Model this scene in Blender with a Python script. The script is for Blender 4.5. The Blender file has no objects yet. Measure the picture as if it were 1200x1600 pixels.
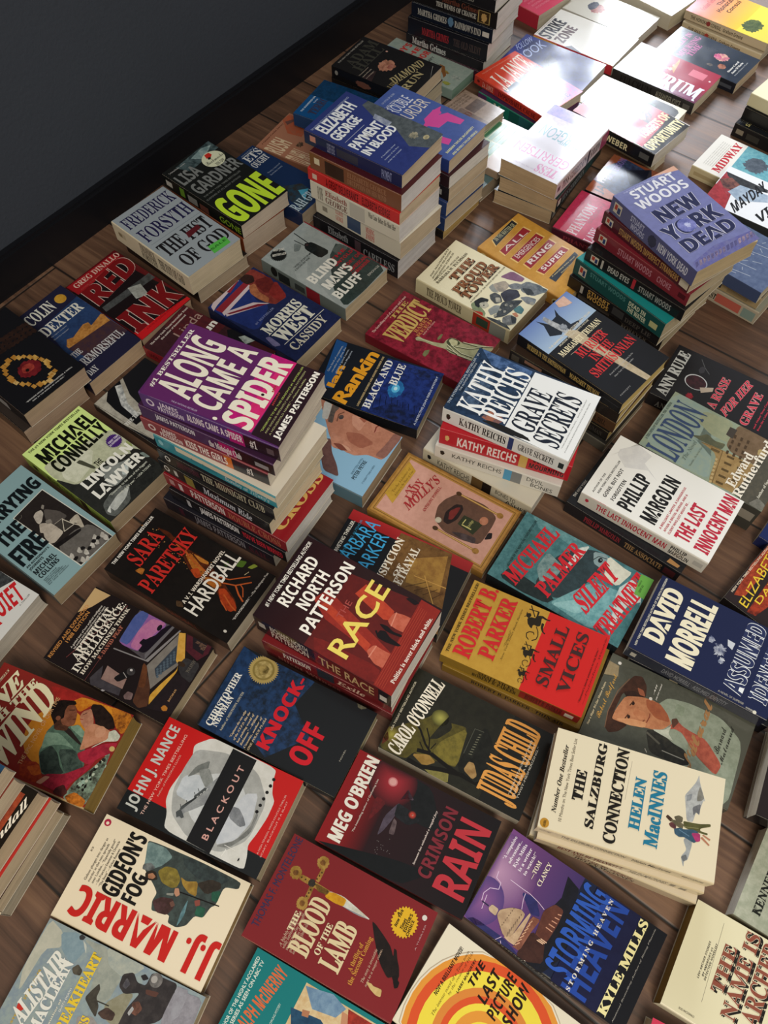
import bpy, math, random, json
from mathutils import Vector, Matrix

# ---------------------------------------------------------------- camera, world, light, exposure
scene = bpy.context.scene
COL = scene.collection
R = math.radians
cam_d = bpy.data.cameras.new('camera')
cam = bpy.data.objects.new('camera', cam_d); COL.objects.link(cam)
cam.location = (0, 0, 0.95627)
cam.rotation_euler = (R(90) - 1.06145, 0, 0)
cam_d.sensor_fit = 'VERTICAL'; cam_d.sensor_height = 36.0
cam_d.lens = 1270.41 * 36.0 / 1600.0
cam_d.clip_start = 0.02
scene.camera = cam
scene.view_settings.view_transform = 'Standard'
scene.view_settings.look = 'None'
scene.view_settings.gamma = 1.0
scene.view_settings.use_curve_mapping = False
scene.view_settings.exposure = 0.37
try:
    scene.cycles.use_denoising = True
    scene.cycles.max_bounces = 6
    scene.cycles.sample_clamp_indirect = 4.0
except Exception:
    pass

world = bpy.data.worlds.new('room_light'); scene.world = world
world.use_nodes = True
bg = world.node_tree.nodes['Background']
bg.inputs[0].default_value = (1.0, .97, .92, 1)
bg.inputs[1].default_value = .33

WALL_P = Vector((-.3919, 1.199, 0)); WD = Vector((.6182, .7860, 0)); WN = Vector((.7860, -.6182, 0))
def wall_pt(t, n=0.0, z=0.0): return WALL_P + WD * t + WN * n + Vector((0, 0, z))
WINS = [(1.17, 1.745, .54, 1.04), (1.75, 2.72, .54, 1.62)]     # window openings in the wall: t0, t1, sill, head

def area(name, loc, direction, sx, sy, power, color):
    l = bpy.data.lights.new(name, 'AREA'); l.shape = 'RECTANGLE'; l.size = sx; l.size_y = sy
    l.energy = power; l.color = color
    o = bpy.data.objects.new(name, l); COL.objects.link(o); o.location = loc
    o.rotation_euler = Vector(direction).to_track_quat('-Z', 'Y').to_euler()
    return o
for w in WINS:
    area('window_daylight', wall_pt((w[0] + w[1]) / 2, -.10, (w[2] + w[3]) / 2), WN, w[1] - w[0], w[3] - w[2], 130 * (w[1] - w[0]) * (w[3] - w[2]) / 1.32, (.86, .92, 1.0))
area('warm_room_fill', (.2, -1.3, 2.25), (-.1, .5, -1), .9, .9, 36, (1.0, .92, .78))  # added warm fill behind the camera, in place of unseen room lamps

# ---------------------------------------------------------------- helpers
def lin(c):
    c = c / 255.0
    return c / 12.92 if c <= .04045 else ((c + .055) / 1.055) ** 2.4
def hexc(h): return (lin(int(h[1:3], 16)), lin(int(h[3:5], 16)), lin(int(h[5:7], 16)), 1.0)

def nodes_of(name):
    m = bpy.data.materials.new(name); m.use_nodes = True
    nt = m.node_tree; p = nt.nodes['Principled BSDF']
    return m, nt, p
def N(nt, kind, **kw):
    n = nt.nodes.new(kind)
    for k, v in kw.items():
        if k.startswith('in_'): n.inputs[int(k[3:])].default_value = v
        else: setattr(n, k, v)
    return n
def L(nt, a, b): nt.links.new(a, b)

# printed cover stock: ink colour from the colour attributes, "Alt" mottled in like brushwork in a painting
def print_material(name, rough, coat):
    m, nt, p = nodes_of(name)
    a = N(nt, 'ShaderNodeAttribute', attribute_name='Col'); b = N(nt, 'ShaderNodeAttribute', attribute_name='Alt')
    tc = N(nt, 'ShaderNodeTexCoord'); oi = N(nt, 'ShaderNodeObjectInfo')
    no = N(nt, 'ShaderNodeTexNoise', noise_dimensions='4D'); no.inputs['Scale'].default_value = 120; no.inputs['Detail'].default_value = 7; no.inputs['Roughness'].default_value = .68
    mu = N(nt, 'ShaderNodeMath', operation='MULTIPLY', in_1=37.0)
    L(nt, oi.outputs['Random'], mu.inputs[0]); L(nt, mu.outputs[0], no.inputs['W']); L(nt, tc.outputs['Object'], no.inputs['Vector'])
    mr = N(nt, 'ShaderNodeMapRange', interpolation_type='SMOOTHSTEP'); mr.inputs['From Min'].default_value = .36; mr.inputs['From Max'].default_value = .66
    L(nt, no.outputs['Fac'], mr.inputs['Value'])
    mx = N(nt, 'ShaderNodeMix', data_type='RGBA')
    L(nt, mr.outputs['Result'], mx.inputs['Factor']); L(nt, a.outputs['Color'], mx.inputs['A']); L(nt, b.outputs['Color'], mx.inputs['B'])
    L(nt, mx.outputs['Result'], p.inputs['Base Color'])
    # faint scuffing in the varnish and a soft waviness of the card
    n2 = N(nt, 'ShaderNodeTexNoise'); n2.inputs['Scale'].default_value = 30; n2.inputs['Detail'].default_value = 5; L(nt, tc.outputs['Object'], n2.inputs['Vector'])
    m2 = N(nt, 'ShaderNodeMapRange'); m2.inputs['To Min'].default_value = rough - .06; m2.inputs['To Max'].default_value = rough + .10
    L(nt, n2.outputs['Fac'], m2.inputs['Value']); L(nt, m2.outputs['Result'], p.inputs['Roughness'])
    n3 = N(nt, 'ShaderNodeTexNoise', noise_dimensions='4D'); n3.inputs['Scale'].default_value = 14; n3.inputs['Detail'].default_value = 1
    L(nt, tc.outputs['Object'], n3.inputs['Vector']); L(nt, mu.outputs[0], n3.inputs['W'])
    bp = N(nt, 'ShaderNodeBump'); bp.inputs['Strength'].default_value = .35; bp.inputs['Distance'].default_value = .004
    L(nt, n3.outputs['Fac'], bp.inputs['Height']); L(nt, bp.outputs['Normal'], p.inputs['Normal'])
    p.inputs['Specular IOR Level'].default_value = coat
    return m
GLOSS = print_material('glossy_printed_card', .16, .29)
SATIN = print_material('satin_printed_card', .36, .28)

PAGES = {}
def page_material(h):
    if h in PAGES: return PAGES[h]
    m, nt, p = nodes_of('page_edges_' + h[1:])
    tc = N(nt, 'ShaderNodeTexCoord'); mp = N(nt, 'ShaderNodeMapping'); mp.inputs['Scale'].default_value = (9, 9, 1500)
    L(nt, tc.outputs['Object'], mp.inputs['Vector'])
    no = N(nt, 'ShaderNodeTexNoise'); no.inputs['Scale'].default_value = 1; no.inputs['Detail'].default_value = 3; L(nt, mp.outputs[0], no.inputs['Vector'])
    n2 = N(nt, 'ShaderNodeTexNoise'); n2.inputs['Scale'].default_value = 35; n2.inputs['Detail'].default_value = 4; L(nt, tc.outputs['Object'], n2.inputs['Vector'])
    c = hexc(h); g = (c[0] + c[1] + c[2]) / 3; c = tuple(x * .8 + g * .2 for x in c[:3])
    mx = N(nt, 'ShaderNodeMix', data_type='RGBA'); mx.inputs['A'].default_value = tuple(x * .80 for x in c[:3]) + (1,); mx.inputs['B'].default_value = tuple(min(1, x * 1.10) for x in c[:3]) + (1,)
    mr = N(nt, 'ShaderNodeMapRange'); mr.inputs['From Min'].default_value = .3; mr.inputs['From Max'].default_value = .7; L(nt, no.outputs['Fac'], mr.inputs['Value'])
    L(nt, mr.outputs['Result'], mx.inputs['Factor'])
    m2 = N(nt, 'ShaderNodeMix', data_type='RGBA', blend_type='MULTIPLY'); m2.inputs['Factor'].default_value = .35
    rp = N(nt, 'ShaderNodeMapRange'); rp.inputs['From Min'].default_value = .35; rp.inputs['From Max'].default_value = .6; rp.inputs['To Min'].default_value = .72; L(nt, n2.outputs['Fac'], rp.inputs['Value'])
    L(nt, mx.outputs['Result'], m2.inputs['A']); L(nt, rp.outputs['Result'], m2.inputs['B'])
    L(nt, m2.outputs['Result'], p.inputs['Base Color']); p.inputs['Roughness'].default_value = .85; p.inputs['Specular IOR Level'].default_value = .2
    bp = N(nt, 'ShaderNodeBump'); bp.inputs['Strength'].default_value = .5; bp.inputs['Distance'].default_value = .0006
    L(nt, no.outputs['Fac'], bp.inputs['Height']); L(nt, bp.outputs['Normal'], p.inputs['Normal'])
    PAGES[h] = m
    return m

# lettering: glyph outlines of the built-in font set, flattened once per word
STY = {'b': (0x1D400, 0x1D41A, 0x1D7CE), 'i': (0x1D434, 0x1D44E, 0), 'bi': (0x1D468, 0x1D482, 0x1D7CE), 'sc': (0x1D4D0, 0x1D4EA, 0x1D7CE),
       'sb': (0x1D5D4, 0x1D5EE, 0x1D7EC), 'sbi': (0x1D63C, 0x1D656, 0x1D7EC)}
def styled(s, st):
    if st not in STY: return s
    up, lo, dg = STY[st]; o = ''
    for ch in s:
        if 'A' <= ch <= 'Z': o += chr(up + ord(ch) - 65)
        elif st == 'i' and ch == 'h': o += '\u210e'
        elif 'a' <= ch <= 'z': o += chr(lo + ord(ch) - 97)
        elif dg and '0' <= ch <= '9': o += chr(dg + ord(ch) - 48)
        else: o += ch
    return o
FC = bpy.data.curves.new('type_setter', 'FONT'); FO = bpy.data.objects.new('type_setter', FC)
FC.resolution_u = 3
GL = {}
def glyphs(s, st):
    k = (s, st)
    if k in GL: return GL[k]
    plus = st.endswith('+'); base = st.rstrip('+'); off = .010 if plus else (.008 if base in ('b', 'sb', 'bi', 'sbi') else 0.0)
    strike = .020 if plus else 0.0
    if base == 'pb': base = 'p'; off += .014
    if base == 'x': base = 'sb'; off = .014; strike += .024
    FC.offset = off
    FC.body = styled('H', base); me = FO.to_mesh(); cap = max(v.co.y for v in me.vertices); FO.to_mesh_clear()
    FC.body = styled(s, base); me = FO.to_mesh()
    vs = [(v.co.x, v.co.y) for v in me.vertices]; fs = [tuple(p.vertices) for p in me.polygons]; FO.to_mesh_clear()
    x0 = min(v[0] for v in vs); x1 = max(v[0] for v in vs)
    GL[k] = ([((x - x0) / (x1 - x0), y / cap) for x, y in vs], fs, strike / (x1 - x0))
    return GL[k]

class Sheet:
    """collects coloured flat shapes printed on one face of a cover"""
    def __init__(s): s.v = []; s.f = []; s.c = []; s.a = []; s.n = 0
    def poly(s, pts, fn, cols, alts):
        s.n += 1; b0 = len(s.v)
        s.v += [fn(x, y, s.n) for x, y in pts]; s.f.append(tuple(range(b0, b0 + len(pts)))); s.c.append(cols); s.a.append(alts)
    def mesh(s, verts, faces, fn, col):
        s.n += 1; b0 = len(s.v)
        s.v += [fn(x, y, s.n) for x, y in verts]
        for f in faces: s.f.append(tuple(b0 + i for i in f)); s.c.append(col); s.a.append(col)
    def face3(s, pts, col):
        b0 = len(s.v); s.v += pts; s.f.append(tuple(range(b0, b0 + len(pts)))); s.c.append(col); s.a.append(col)
    def build(s, name, mat, parent):
        me = bpy.data.meshes.new(name); me.from_pydata(s.v, [], s.f)
        ca = me.color_attributes.new('Col', 'FLOAT_COLOR', 'CORNER'); aa = me.color_attributes.new('Alt', 'FLOAT_COLOR', 'CORNER')
        C = []; A = []
        for f, c, a in zip(s.f, s.c, s.a):
            if isinstance(c, list): C += [x for q in c for x in q]
            else: C += list(c) * len(f)
            if isinstance(a, list): A += [x for q in a for x in q]
            else: A += list(a) * len(f)
        ca.data.foreach_set('color', C); aa.data.foreach_set('color', A)
        me.materials.append(mat); me.validate(); me.update()
        o = bpy.data.objects.new(name, me); COL.objects.link(o); o.parent = parent
        return o

def level(a):
    """square up the small slant of a line of type and keep it on the card"""
    x0, y0, x1, y1, x2, y2 = a
    if abs(y1 - y0) < 6 and abs(x1 - x0) > abs(y1 - y0) * 2:
        m = (y0 + y1) / 2; y2 += m - y0; y0 = y1 = m
        if abs(x2 - x0) < 14 : x0 = (x0 + x2) / 2; x2 = x0
    if abs(x1 - x0) < 8 and abs(y1 - y0) > abs(x1 - x0) * 3:
        m = (x0 + x1) / 2; x2 += m - x0; x0 = x1 = m; y2 = y0
    xs = (x0, x1, x2, x1 + x2 - x0); lo, hi = min(xs), max(xs)
    if lo < 1.5 or hi > 98.5:
        nl, nh = max(lo, 1.5), min(hi, 98.5); k = (nh - nl) / (hi - lo)
        x0, x1, x2 = [nl + (x - lo) * k for x in (x0, x1, x2)]
    ys = (y0, y1, y2, y1 + y2 - y0); lo, hi = min(ys), max(ys)
    if lo < .7 or hi > 99.3:
        nl, nh = max(lo, .7), min(hi, 99.3); k = (nh - nl) / (hi - lo)
        y0, y1, y2 = [nl + (y - lo) * k for y in (y0, y1, y2)]
    return x0, y0, x1, y1, x2, y2

def clamp(p): return [(min(100, max(0, x)), min(100, max(0, y))) for x, y in p]
def draw(sh, op, fn, asp):
    k = op[0]
    if k == 't':
        s, st, col = op[1], op[9], hexc(op[8]); x0, y0, x1, y1, x2, y2 = level(op[2:8])
        vs, fs, k2 = glyphs(s, st)
        for sft in ((-k2, k2) if k2 else (0,)):          # heavy faces are struck twice, a hair apart
            sh.mesh([(x0 + (x1 - x0) * (u + sft) + (x2 - x0) * w, y0 + (y1 - y0) * (u + sft) + (y2 - y0) * w) for u, w in vs], fs, fn, col)
    elif k == 'q':
        if len(op[1]) > 2: sh.poly(clamp(op[1]), fn, hexc(op[2]), hexc(op[3] or op[2]))
    elif k == 'p':                                       # brush shape with a rounded outline
        P = clamp(op[1])
        for _ in range(1 if len(P) < 7 else 2):
            Q = []
            for (xa, ya), (xb, yb) in zip(P, P[1:] + P[:1]): Q += [(xa * .86 + xb * .14, ya * .86 + yb * .14), (xa * .14 + xb * .86, ya * .14 + yb * .86)]
            P = Q
        sh.poly(P, fn, hexc(op[2]), hexc(op[3] or op[2]))
    elif k == 'e' and len(op) > 7:                       # printed glow: ink fades from the middle outwards
        cx, cy, rx, ry = op[1:5]; a, b = hexc(op[7]), hexc(op[5]); n = 28
        ring = clamp([(cx + rx * math.cos(2 * math.pi * i / n), cy + ry * math.sin(2 * math.pi * i / n)) for i in range(n)])
        for i in range(n):
            sh.n += 0 if i else 1; m0 = sh.n
            sh.poly([(cx, cy), ring[i], ring[(i + 1) % n]], fn, [a, b, b], [a, b, b]); sh.n = m0
    elif k == 'g':
        x0, y0, x1, y1 = op[1:5]; a, b = hexc(op[5]), hexc(op[6])
        sh.poly([(x0, y0), (x1, y0), (x1, y1), (x0, y1)], fn, [a, a, b, b], [a, a, b, b])
    elif k == 'h':
        x0, y0, x1, y1 = op[1:5]; a, b = hexc(op[5]), hexc(op[6])
        sh.poly([(x0, y0), (x1, y0), (x1, y1), (x0, y1)], fn, [a, b, b, a], [a, b, b, a])
    elif k in 'ebs':
        cx, cy, rx, ry = op[1:5]; pts = []
        if k == 'e': n = 36; rad = [1] * n; alt = op[6]
        elif k == 'b':
            rg = random.Random(op[7]); n = op[8] * 2; j = op[9]; rad = []
            for i in range(op[8]): rad += [1 - j * rg.random(), 1 - j * rg.random() * .6]
            alt = op[6]
        else: n = op[6] * 2; rad = [1 if i % 2 else .86 for i in range(n)] if op[6] > 8 else [1 if i % 2 else .42 for i in range(n)]; alt = None
        for i in range(n):
            t = 2 * math.pi * i / n; pts.append((cx + rx * rad[i] * math.cos(t), cy + ry * rad[i] * math.sin(t)))
        sh.poly(clamp(pts), fn, hexc(op[5]), hexc(alt or op[5]))
    elif k == 'l':
        P, w, c = op[1], op[2], hexc(op[3])
        for (xa, ya), (xb, yb) in zip(P[:-1], P[1:]):
            dx, dy = (xb - xa), (yb - ya) * asp; d = math.hypot(dx, dy) or 1; nx, ny = -dy / d * w / 2, dx / d * w / 2 / asp
            sh.poly(clamp([(xa + nx, ya + ny), (xb + nx, yb + ny), (xb - nx, yb - ny), (xa - nx, ya - ny)]), fn, c, c)

STEP = .000014
PAPER = hexc('#b9b2a4')
def make_book(x, y, z, th, W, H, T, lift, base, spine, page, alt, gloss, front, side, label, group, n):
    root = bpy.data.objects.new('paperback_book', None); COL.objects.link(root); root.empty_display_size = .05
    cu, su = math.cos(R(th)), math.sin(R(th))
    root.location = (x + cu * W / 2 + su * H / 2, y + su * W / 2 - cu * H / 2, z); root.rotation_euler = (0, 0, R(th))
    root['label'] = label; root['category'] = 'book'; root['group'] = group
    t = .00035; r = min(.0016, T * .12); hw, hh = W / 2, H / 2
    rg = random.Random(n)
    fwd = .0004 + rg.random() * .0006                    # the block sits a little inside the cover
    # cover: one wrapped sheet of card, back - spine - front
    cv = Sheet(); cb, cs = hexc(base), hexc(spine)
    prof = [(hw, 0), (-hw + r, 0)]
    for i in range(1, 4): a = math.pi / 2 * i / 4; prof.append((-hw + r - r * math.sin(a), r - r * math.cos(a)))
    prof += [(-hw, r), (-hw, T - r)]
    for i in range(1, 4): a = math.pi / 2 * i / 4; prof.append((-hw + r - r * math.cos(a), T - r + r * math.sin(a)))
    prof += [(-hw + r, T), (hw, T + lift)]
    inn = []
    for (px, pz) in prof:
        ix = max(px, -hw + t) if px < hw else hw; iz = T - t + lift if pz > T else min(max(pz, t), T - t); inn.append((ix, iz))
    m = len(prof)
    for i in range(m - 1):
        (xa, za), (xb, zb) = prof[i], prof[i + 1]; c = cs if xa < -hw + r * 1.01 and xb < -hw + r * 1.01 else cb
        cv.face3([(xa, -hh, za), (xa, hh, za), (xb, hh, zb), (xb, -hh, zb)], c)
        (ia, ja), (ib, jb) = inn[i], inn[i + 1]
        cv.face3([(ib, -hh, jb), (ib, hh, jb), (ia, hh, ja), (ia, -hh, ja)], PAPER)
        for sy in (-hh, hh):
            q = [(xa, sy, za), (xb, sy, zb), (ib, sy, jb), (ia, sy, ja)]
            cv.face3(q if sy < 0 else q[::-1], c if rg.random() < .4 else PAPER)
    for k in (0, -1):
        q = [(prof[k][0], -hh, prof[k][1]), (prof[k][0], hh, prof[k][1]), (inn[k][0], hh, inn[k][1]), (inn[k][0], -hh, inn[k][1])]
        cv.face3(q, PAPER)
    top = lambda u, v, k: (-hw + u / 100 * W, hh - v / 100 * H, T + lift * (u / 100 * W - r) / (W - r) + STEP * (k + 1))
    edge = lambda u, v, k: (-hw - STEP * (k + 1), hh - u / 100 * H, r + (100 - v) / 100 * (T - 2 * r))
    if alt: cv.poly([(0, 0), (100, 0), (100, 100), (0, 100)], top, cb, hexc(alt))
    mat = GLOSS if gloss >= 1 else SATIN
    parts = []; cur = cv
    for op in front:
        if op[0] == 'part':
            if op[1]: cur = Sheet(); cur.n = cv.n; parts.append((op[1], op[2], cur))
            else: cv.n = cur.n; cur = cv
        else: draw(cur, op, top, H / W)
    cv.n = 0
    for op in side: draw(cv, op, edge, T / H)
    cv.build('cover', mat, root)
    for nm, lb, s in parts:
        o = s.build(nm, SATIN, root); o['label'] = lb
    # page block: slightly hollowed fore-edge, rounded spine side
    vs = []; fs = []; x0, x1, y0, y1, z0, z1 = -hw + t * 1.5, hw - fwd, -hh + fwd, hh - fwd, t * 1.02, T - t * 1.02
    K = 7; lean = (rg.random() - .5) * .0016
    for i in range(K):
        f = i / (K - 1); zz = z0 + (z1 - z0) * f; hol = -.0012 * math.sin(math.pi * f) ; jit = (rg.random() - .5) * .0003
        dy = lean * math.sin(math.pi * f)
        vs += [(x0, y0 + dy + jit, zz), (x1 + hol, y0 + dy + jit, zz), (x1 + hol, y1 + dy - jit, zz), (x0, y1 + dy - jit, zz)]
    for i in range(K - 1):
        b0 = 4 * i
        for j in range(4): fs.append((b0 + j, b0 + (j + 1) % 4, b0 + 4 + (j + 1) % 4, b0 + 4 + j))
    fs += [(3, 2, 1, 0), (4 * K - 4, 4 * K - 3, 4 * K - 2, 4 * K - 1)]
    me = bpy.data.meshes.new('page_block'); me.from_pydata(vs, [], fs); me.materials.append(page_material(page)); me.update()
    o = bpy.data.objects.new('page_block', me); COL.objects.link(o); o.parent = root
    return root

# ---------------------------------------------------------------- the room
def box_mesh(name, boxes, mat, kind='structure'):
    """boxes in wall coordinates (t along the wall, n out of the wall, z up)"""
    vs = []; fs = []
    for t0, t1, n0, n1, z0, z1 in boxes:
        b = len(vs); vs += [tuple(wall_pt(t, n, z)) for z in (z0, z1) for n in (n0, n1) for t in (t0, t1)]
        fs += [tuple(b + i for i in f) for f in ((0, 1, 3, 2), (4, 6, 7, 5), (0, 4, 5, 1), (2, 3, 7, 6), (0, 2, 6, 4), (1, 5, 7, 3))]
    me = bpy.data.meshes.new(name); me.from_pydata(vs, [], fs); me.materials.append(mat); me.update()
    o = bpy.data.objects.new(name, me); COL.objects.link(o); o['kind'] = kind
    return o

def floor_material():
    m, nt, p = nodes_of('oak_floor_boards')
    tc = N(nt, 'ShaderNodeTexCoord'); mp = N(nt, 'ShaderNodeMapping', vector_type='TEXTURE')
    mp.inputs['Rotation'].default_value = (0, 0, R(-37.5)); L(nt, tc.outputs['Object'], mp.inputs['Vector'])
    sp = N(nt, 'ShaderNodeSeparateXYZ'); L(nt, mp.outputs[0], sp.inputs[0])
    def mt(op, a, b=None):
        n = N(nt, 'ShaderNodeMath', operation=op)
        for i, v in enumerate((a, b)):
            if v is None: continue
            if isinstance(v, (int, float)): n.inputs[i].default_value = v
            else: L(nt, v, n.inputs[i])
        return n.outputs[0]
    BW, PH, BL = .1237, .584, 1.15
    row_f = mt('DIVIDE', mt('SUBTRACT', sp.outputs['Y'], PH), BW); row = mt('FLOOR', row_f); fr = mt('FRACT', mt('ADD', row_f, 40))
    rnd = N(nt, 'ShaderNodeTexWhiteNoise', noise_dimensions='1D'); L(nt, mt('ADD', row, 7.31), rnd.inputs['W'])
    along = mt('ADD', mt('DIVIDE', sp.outputs['X'], BL), rnd.outputs['Value']); seg = mt('FLOOR', along); fa = mt('FRACT', mt('ADD', along, 50))
    idw = N(nt, 'ShaderNodeTexWhiteNoise', noise_dimensions='2D'); cmb = N(nt, 'ShaderNodeCombineXYZ'); L(nt, row, cmb.inputs[0]); L(nt, seg, cmb.inputs[1]); L(nt, cmb.outputs[0], idw.inputs['Vector'])
    # grain runs along the board
    gv = N(nt, 'ShaderNodeCombineXYZ'); L(nt, mt('MULTIPLY', sp.outputs['X'], 5), gv.inputs[0]); L(nt, mt('MULTIPLY', sp.outputs['Y'], 90), gv.inputs[1]); L(nt, mt('MULTIPLY', idw.outputs['Value'], 60), gv.inputs[2])
    g1 = N(nt, 'ShaderNodeTexNoise'); g1.inputs['Scale'].default_value = 1; g1.inputs['Detail'].default_value = 6; g1.inputs['Roughness'].default_value = .62; g1.inputs['Distortion'].default_value = .6; L(nt, gv.outputs[0], g1.inputs['Vector'])
    gv2 = N(nt, 'ShaderNodeCombineXYZ'); L(nt, mt('MULTIPLY', sp.outputs['X'], 2.2), gv2.inputs[0]); L(nt, mt('MULTIPLY', sp.outputs['Y'], 16), gv2.inputs[1]); L(nt, mt('MULTIPLY', idw.outputs['Value'], 33), gv2.inputs[2])
    g2 = N(nt, 'ShaderNodeTexNoise'); g2.inputs['Scale'].default_value = 1; g2.inputs['Detail'].default_value = 4; L(nt, gv2.outputs[0], g2.inputs['Vector'])
    cr = N(nt, 'ShaderNodeValToRGB'); e = cr.color_ramp.elements
    e[0].position = .30; e[0].color = hexc('#2f2017'); e[1].position = .72; e[1].color = hexc('#8c6a50'); k = cr.color_ramp.elements.new(.5); k.color = hexc('#624635')
    f = mt('ADD', mt('MULTIPLY', g1.outputs['Fac'], .55), mt('MULTIPLY', g2.outputs['Fac'], .45)); f = mt('ADD', f, mt('MULTIPLY', mt('SUBTRACT', idw.outputs['Value'], .5), .16))
    L(nt, f, cr.inputs['Fac'])
    # knots
    vo = N(nt, 'ShaderNodeTexVoronoi'); vo.inputs['Scale'].default_value = 4.5; L(nt, mp.outputs[0], vo.inputs['Vector'])
    kn = N(nt, 'ShaderNodeMapRange'); kn.inputs['From Min'].default_value = .015; kn.inputs['From Max'].default_value = .04; L(nt, vo.outputs['Distance'], kn.inputs['Value'])
    # seams
    d1 = mt('MINIMUM', fr, mt('SUBTRACT', 1, fr)); s1 = N(nt, 'ShaderNodeMapRange'); s1.inputs['From Min'].default_value = .006; s1.inputs['From Max'].default_value = .022; L(nt, d1, s1.inputs['Value'])
    d2 = mt('MINIMUM', fa, mt('SUBTRACT', 1, fa)); s2 = N(nt, 'ShaderNodeMapRange'); s2.inputs['From Min'].default_value = .0006; s2.inputs['From Max'].default_value = .002; L(nt, d2, s2.inputs['Value'])
    sm = mt('MULTIPLY', mt('MULTIPLY', s1.outputs['Result'], s2.outputs['Result']), mt('ADD', mt('MULTIPLY', kn.outputs['Result'], .6), .4))
    mx = N(nt, 'ShaderNodeMix', data_type='RGBA', blend_type='MIX'); mx.inputs['A'].default_value = hexc('#140c08'); L(nt, sm, mx.inputs['Factor']); L(nt, cr.outputs['Color'], mx.inputs['B'])
    L(nt, mx.outputs['Result'], p.inputs['Base Color'])
    rr = N(nt, 'ShaderNodeMapRange'); rr.inputs['To Min'].default_value = .42; rr.inputs['To Max'].default_value = .66; L(nt, g1.outputs['Fac'], rr.inputs['Value']); L(nt, rr.outputs['Result'], p.inputs['Roughness'])
    hh = mt('ADD', mt('MULTIPLY', sm, 1.0), mt('MULTIPLY', g1.outputs['Fac'], .35))
    bp = N(nt, 'ShaderNodeBump'); bp.inputs['Strength'].default_value = .45; bp.inputs['Distance'].default_value = .0015; L(nt, hh, bp.inputs['Height']); L(nt, bp.outputs['Normal'], p.inputs['Normal'])
    p.inputs['Specular IOR Level'].default_value = .6
    return m
def plain(name, h, rough, spec=.4, bump=0, scale=120, var=.12):
    m, nt, p = nodes_of(name); c = hexc(h)
    tc = N(nt, 'ShaderNodeTexCoord'); no = N(nt, 'ShaderNodeTexNoise'); no.inputs['Scale'].default_value = 3.5; no.inputs['Detail'].default_value = 5; L(nt, tc.outputs['Object'], no.inputs['Vector'])
    mx = N(nt, 'ShaderNodeMix', data_type='RGBA'); mx.inputs['A'].default_value = tuple(x * (1 - var) for x in c[:3]) + (1,); mx.inputs['B'].default_value = tuple(x * (1 + var) for x in c[:3]) + (1,)
    L(nt, no.outputs['Fac'], mx.inputs['Factor']); L(nt, mx.outputs['Result'], p.inputs['Base Color'])
    p.inputs['Roughness'].default_value = rough; p.inputs['Specular IOR Level'].default_value = spec
    if bump:
        n2 = N(nt, 'ShaderNodeTexNoise'); n2.inputs['Scale'].default_value = scale; n2.inputs['Detail'].default_value = 6; L(nt, tc.outputs['Object'], n2.inputs['Vector'])
        b = N(nt, 'ShaderNodeBump'); b.inputs['Strength'].default_value = bump; b.inputs['Distance'].default_value = .002; L(nt, n2.outputs['Fac'], b.inputs['Height']); L(nt, b.outputs['Normal'], p.inputs['Normal'])
    return m
# floor slab: boards run square to the wall
me = bpy.data.meshes.new('floor')
fl = [wall_pt(-2.2, -.2), wall_pt(3.6, -.2), wall_pt(3.6, 2.9), wall_pt(-2.2, 2.9)]
me.from_pydata([(p.x, p.y, z) for z in (-.05, 0) for p in fl], [], [(0, 1, 2, 3), (7, 6, 5, 4), (0, 4, 5, 1), (1, 5, 6, 2), (2, 6, 7, 3), (3, 7, 4, 0)])
me.materials.append(floor_material()); me.update()
fo = bpy.data.objects.new('floor', me); COL.objects.link(fo); fo['kind'] = 'structure'
WALL_M = plain('charcoal_wall_paint', '#393e47', .75, .25, .35, 160, .10)
(a0, a1, s0, h0), (b0, b1, s1, h1) = WINS
box_mesh('wall_left', [(-2.2, 3.6, -.16, 0, 0, s0), (-2.2, a0, -.16, 0, s0, h1), (a1, b0, -.16, 0, s0, h1), (a0, a1, -.16, 0, h0, h1), (b1, 3.6, -.16, 0, s0, h1), (-2.2, 3.6, -.16, 0, h1, 2.5)], WALL_M)
box_mesh('baseboard_left', [(-2.2, 3.6, .0004, .014, 0, .062), (-2.2, 3.6, .0004, .010, .062, .068)], plain('black_baseboard_paint', '#111217', .35, .5))
f = .012; FRAME_M = plain('window_frame_paint', '#2a2a2c', .5)
for k, w in enumerate(WINS):
    box_mesh('window_%d' % (k + 1), [(w[0], w[1], -.06, -.01, w[2], w[2] + f), (w[0], w[1], -.06, -.01, w[3] - f, w[3]), (w[0], w[0] + f, -.06, -.01, w[2] + f, w[3] - f), (w[1] - f, w[1], -.06, -.01, w[2] + f, w[3] - f)], FRAME_M)

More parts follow.
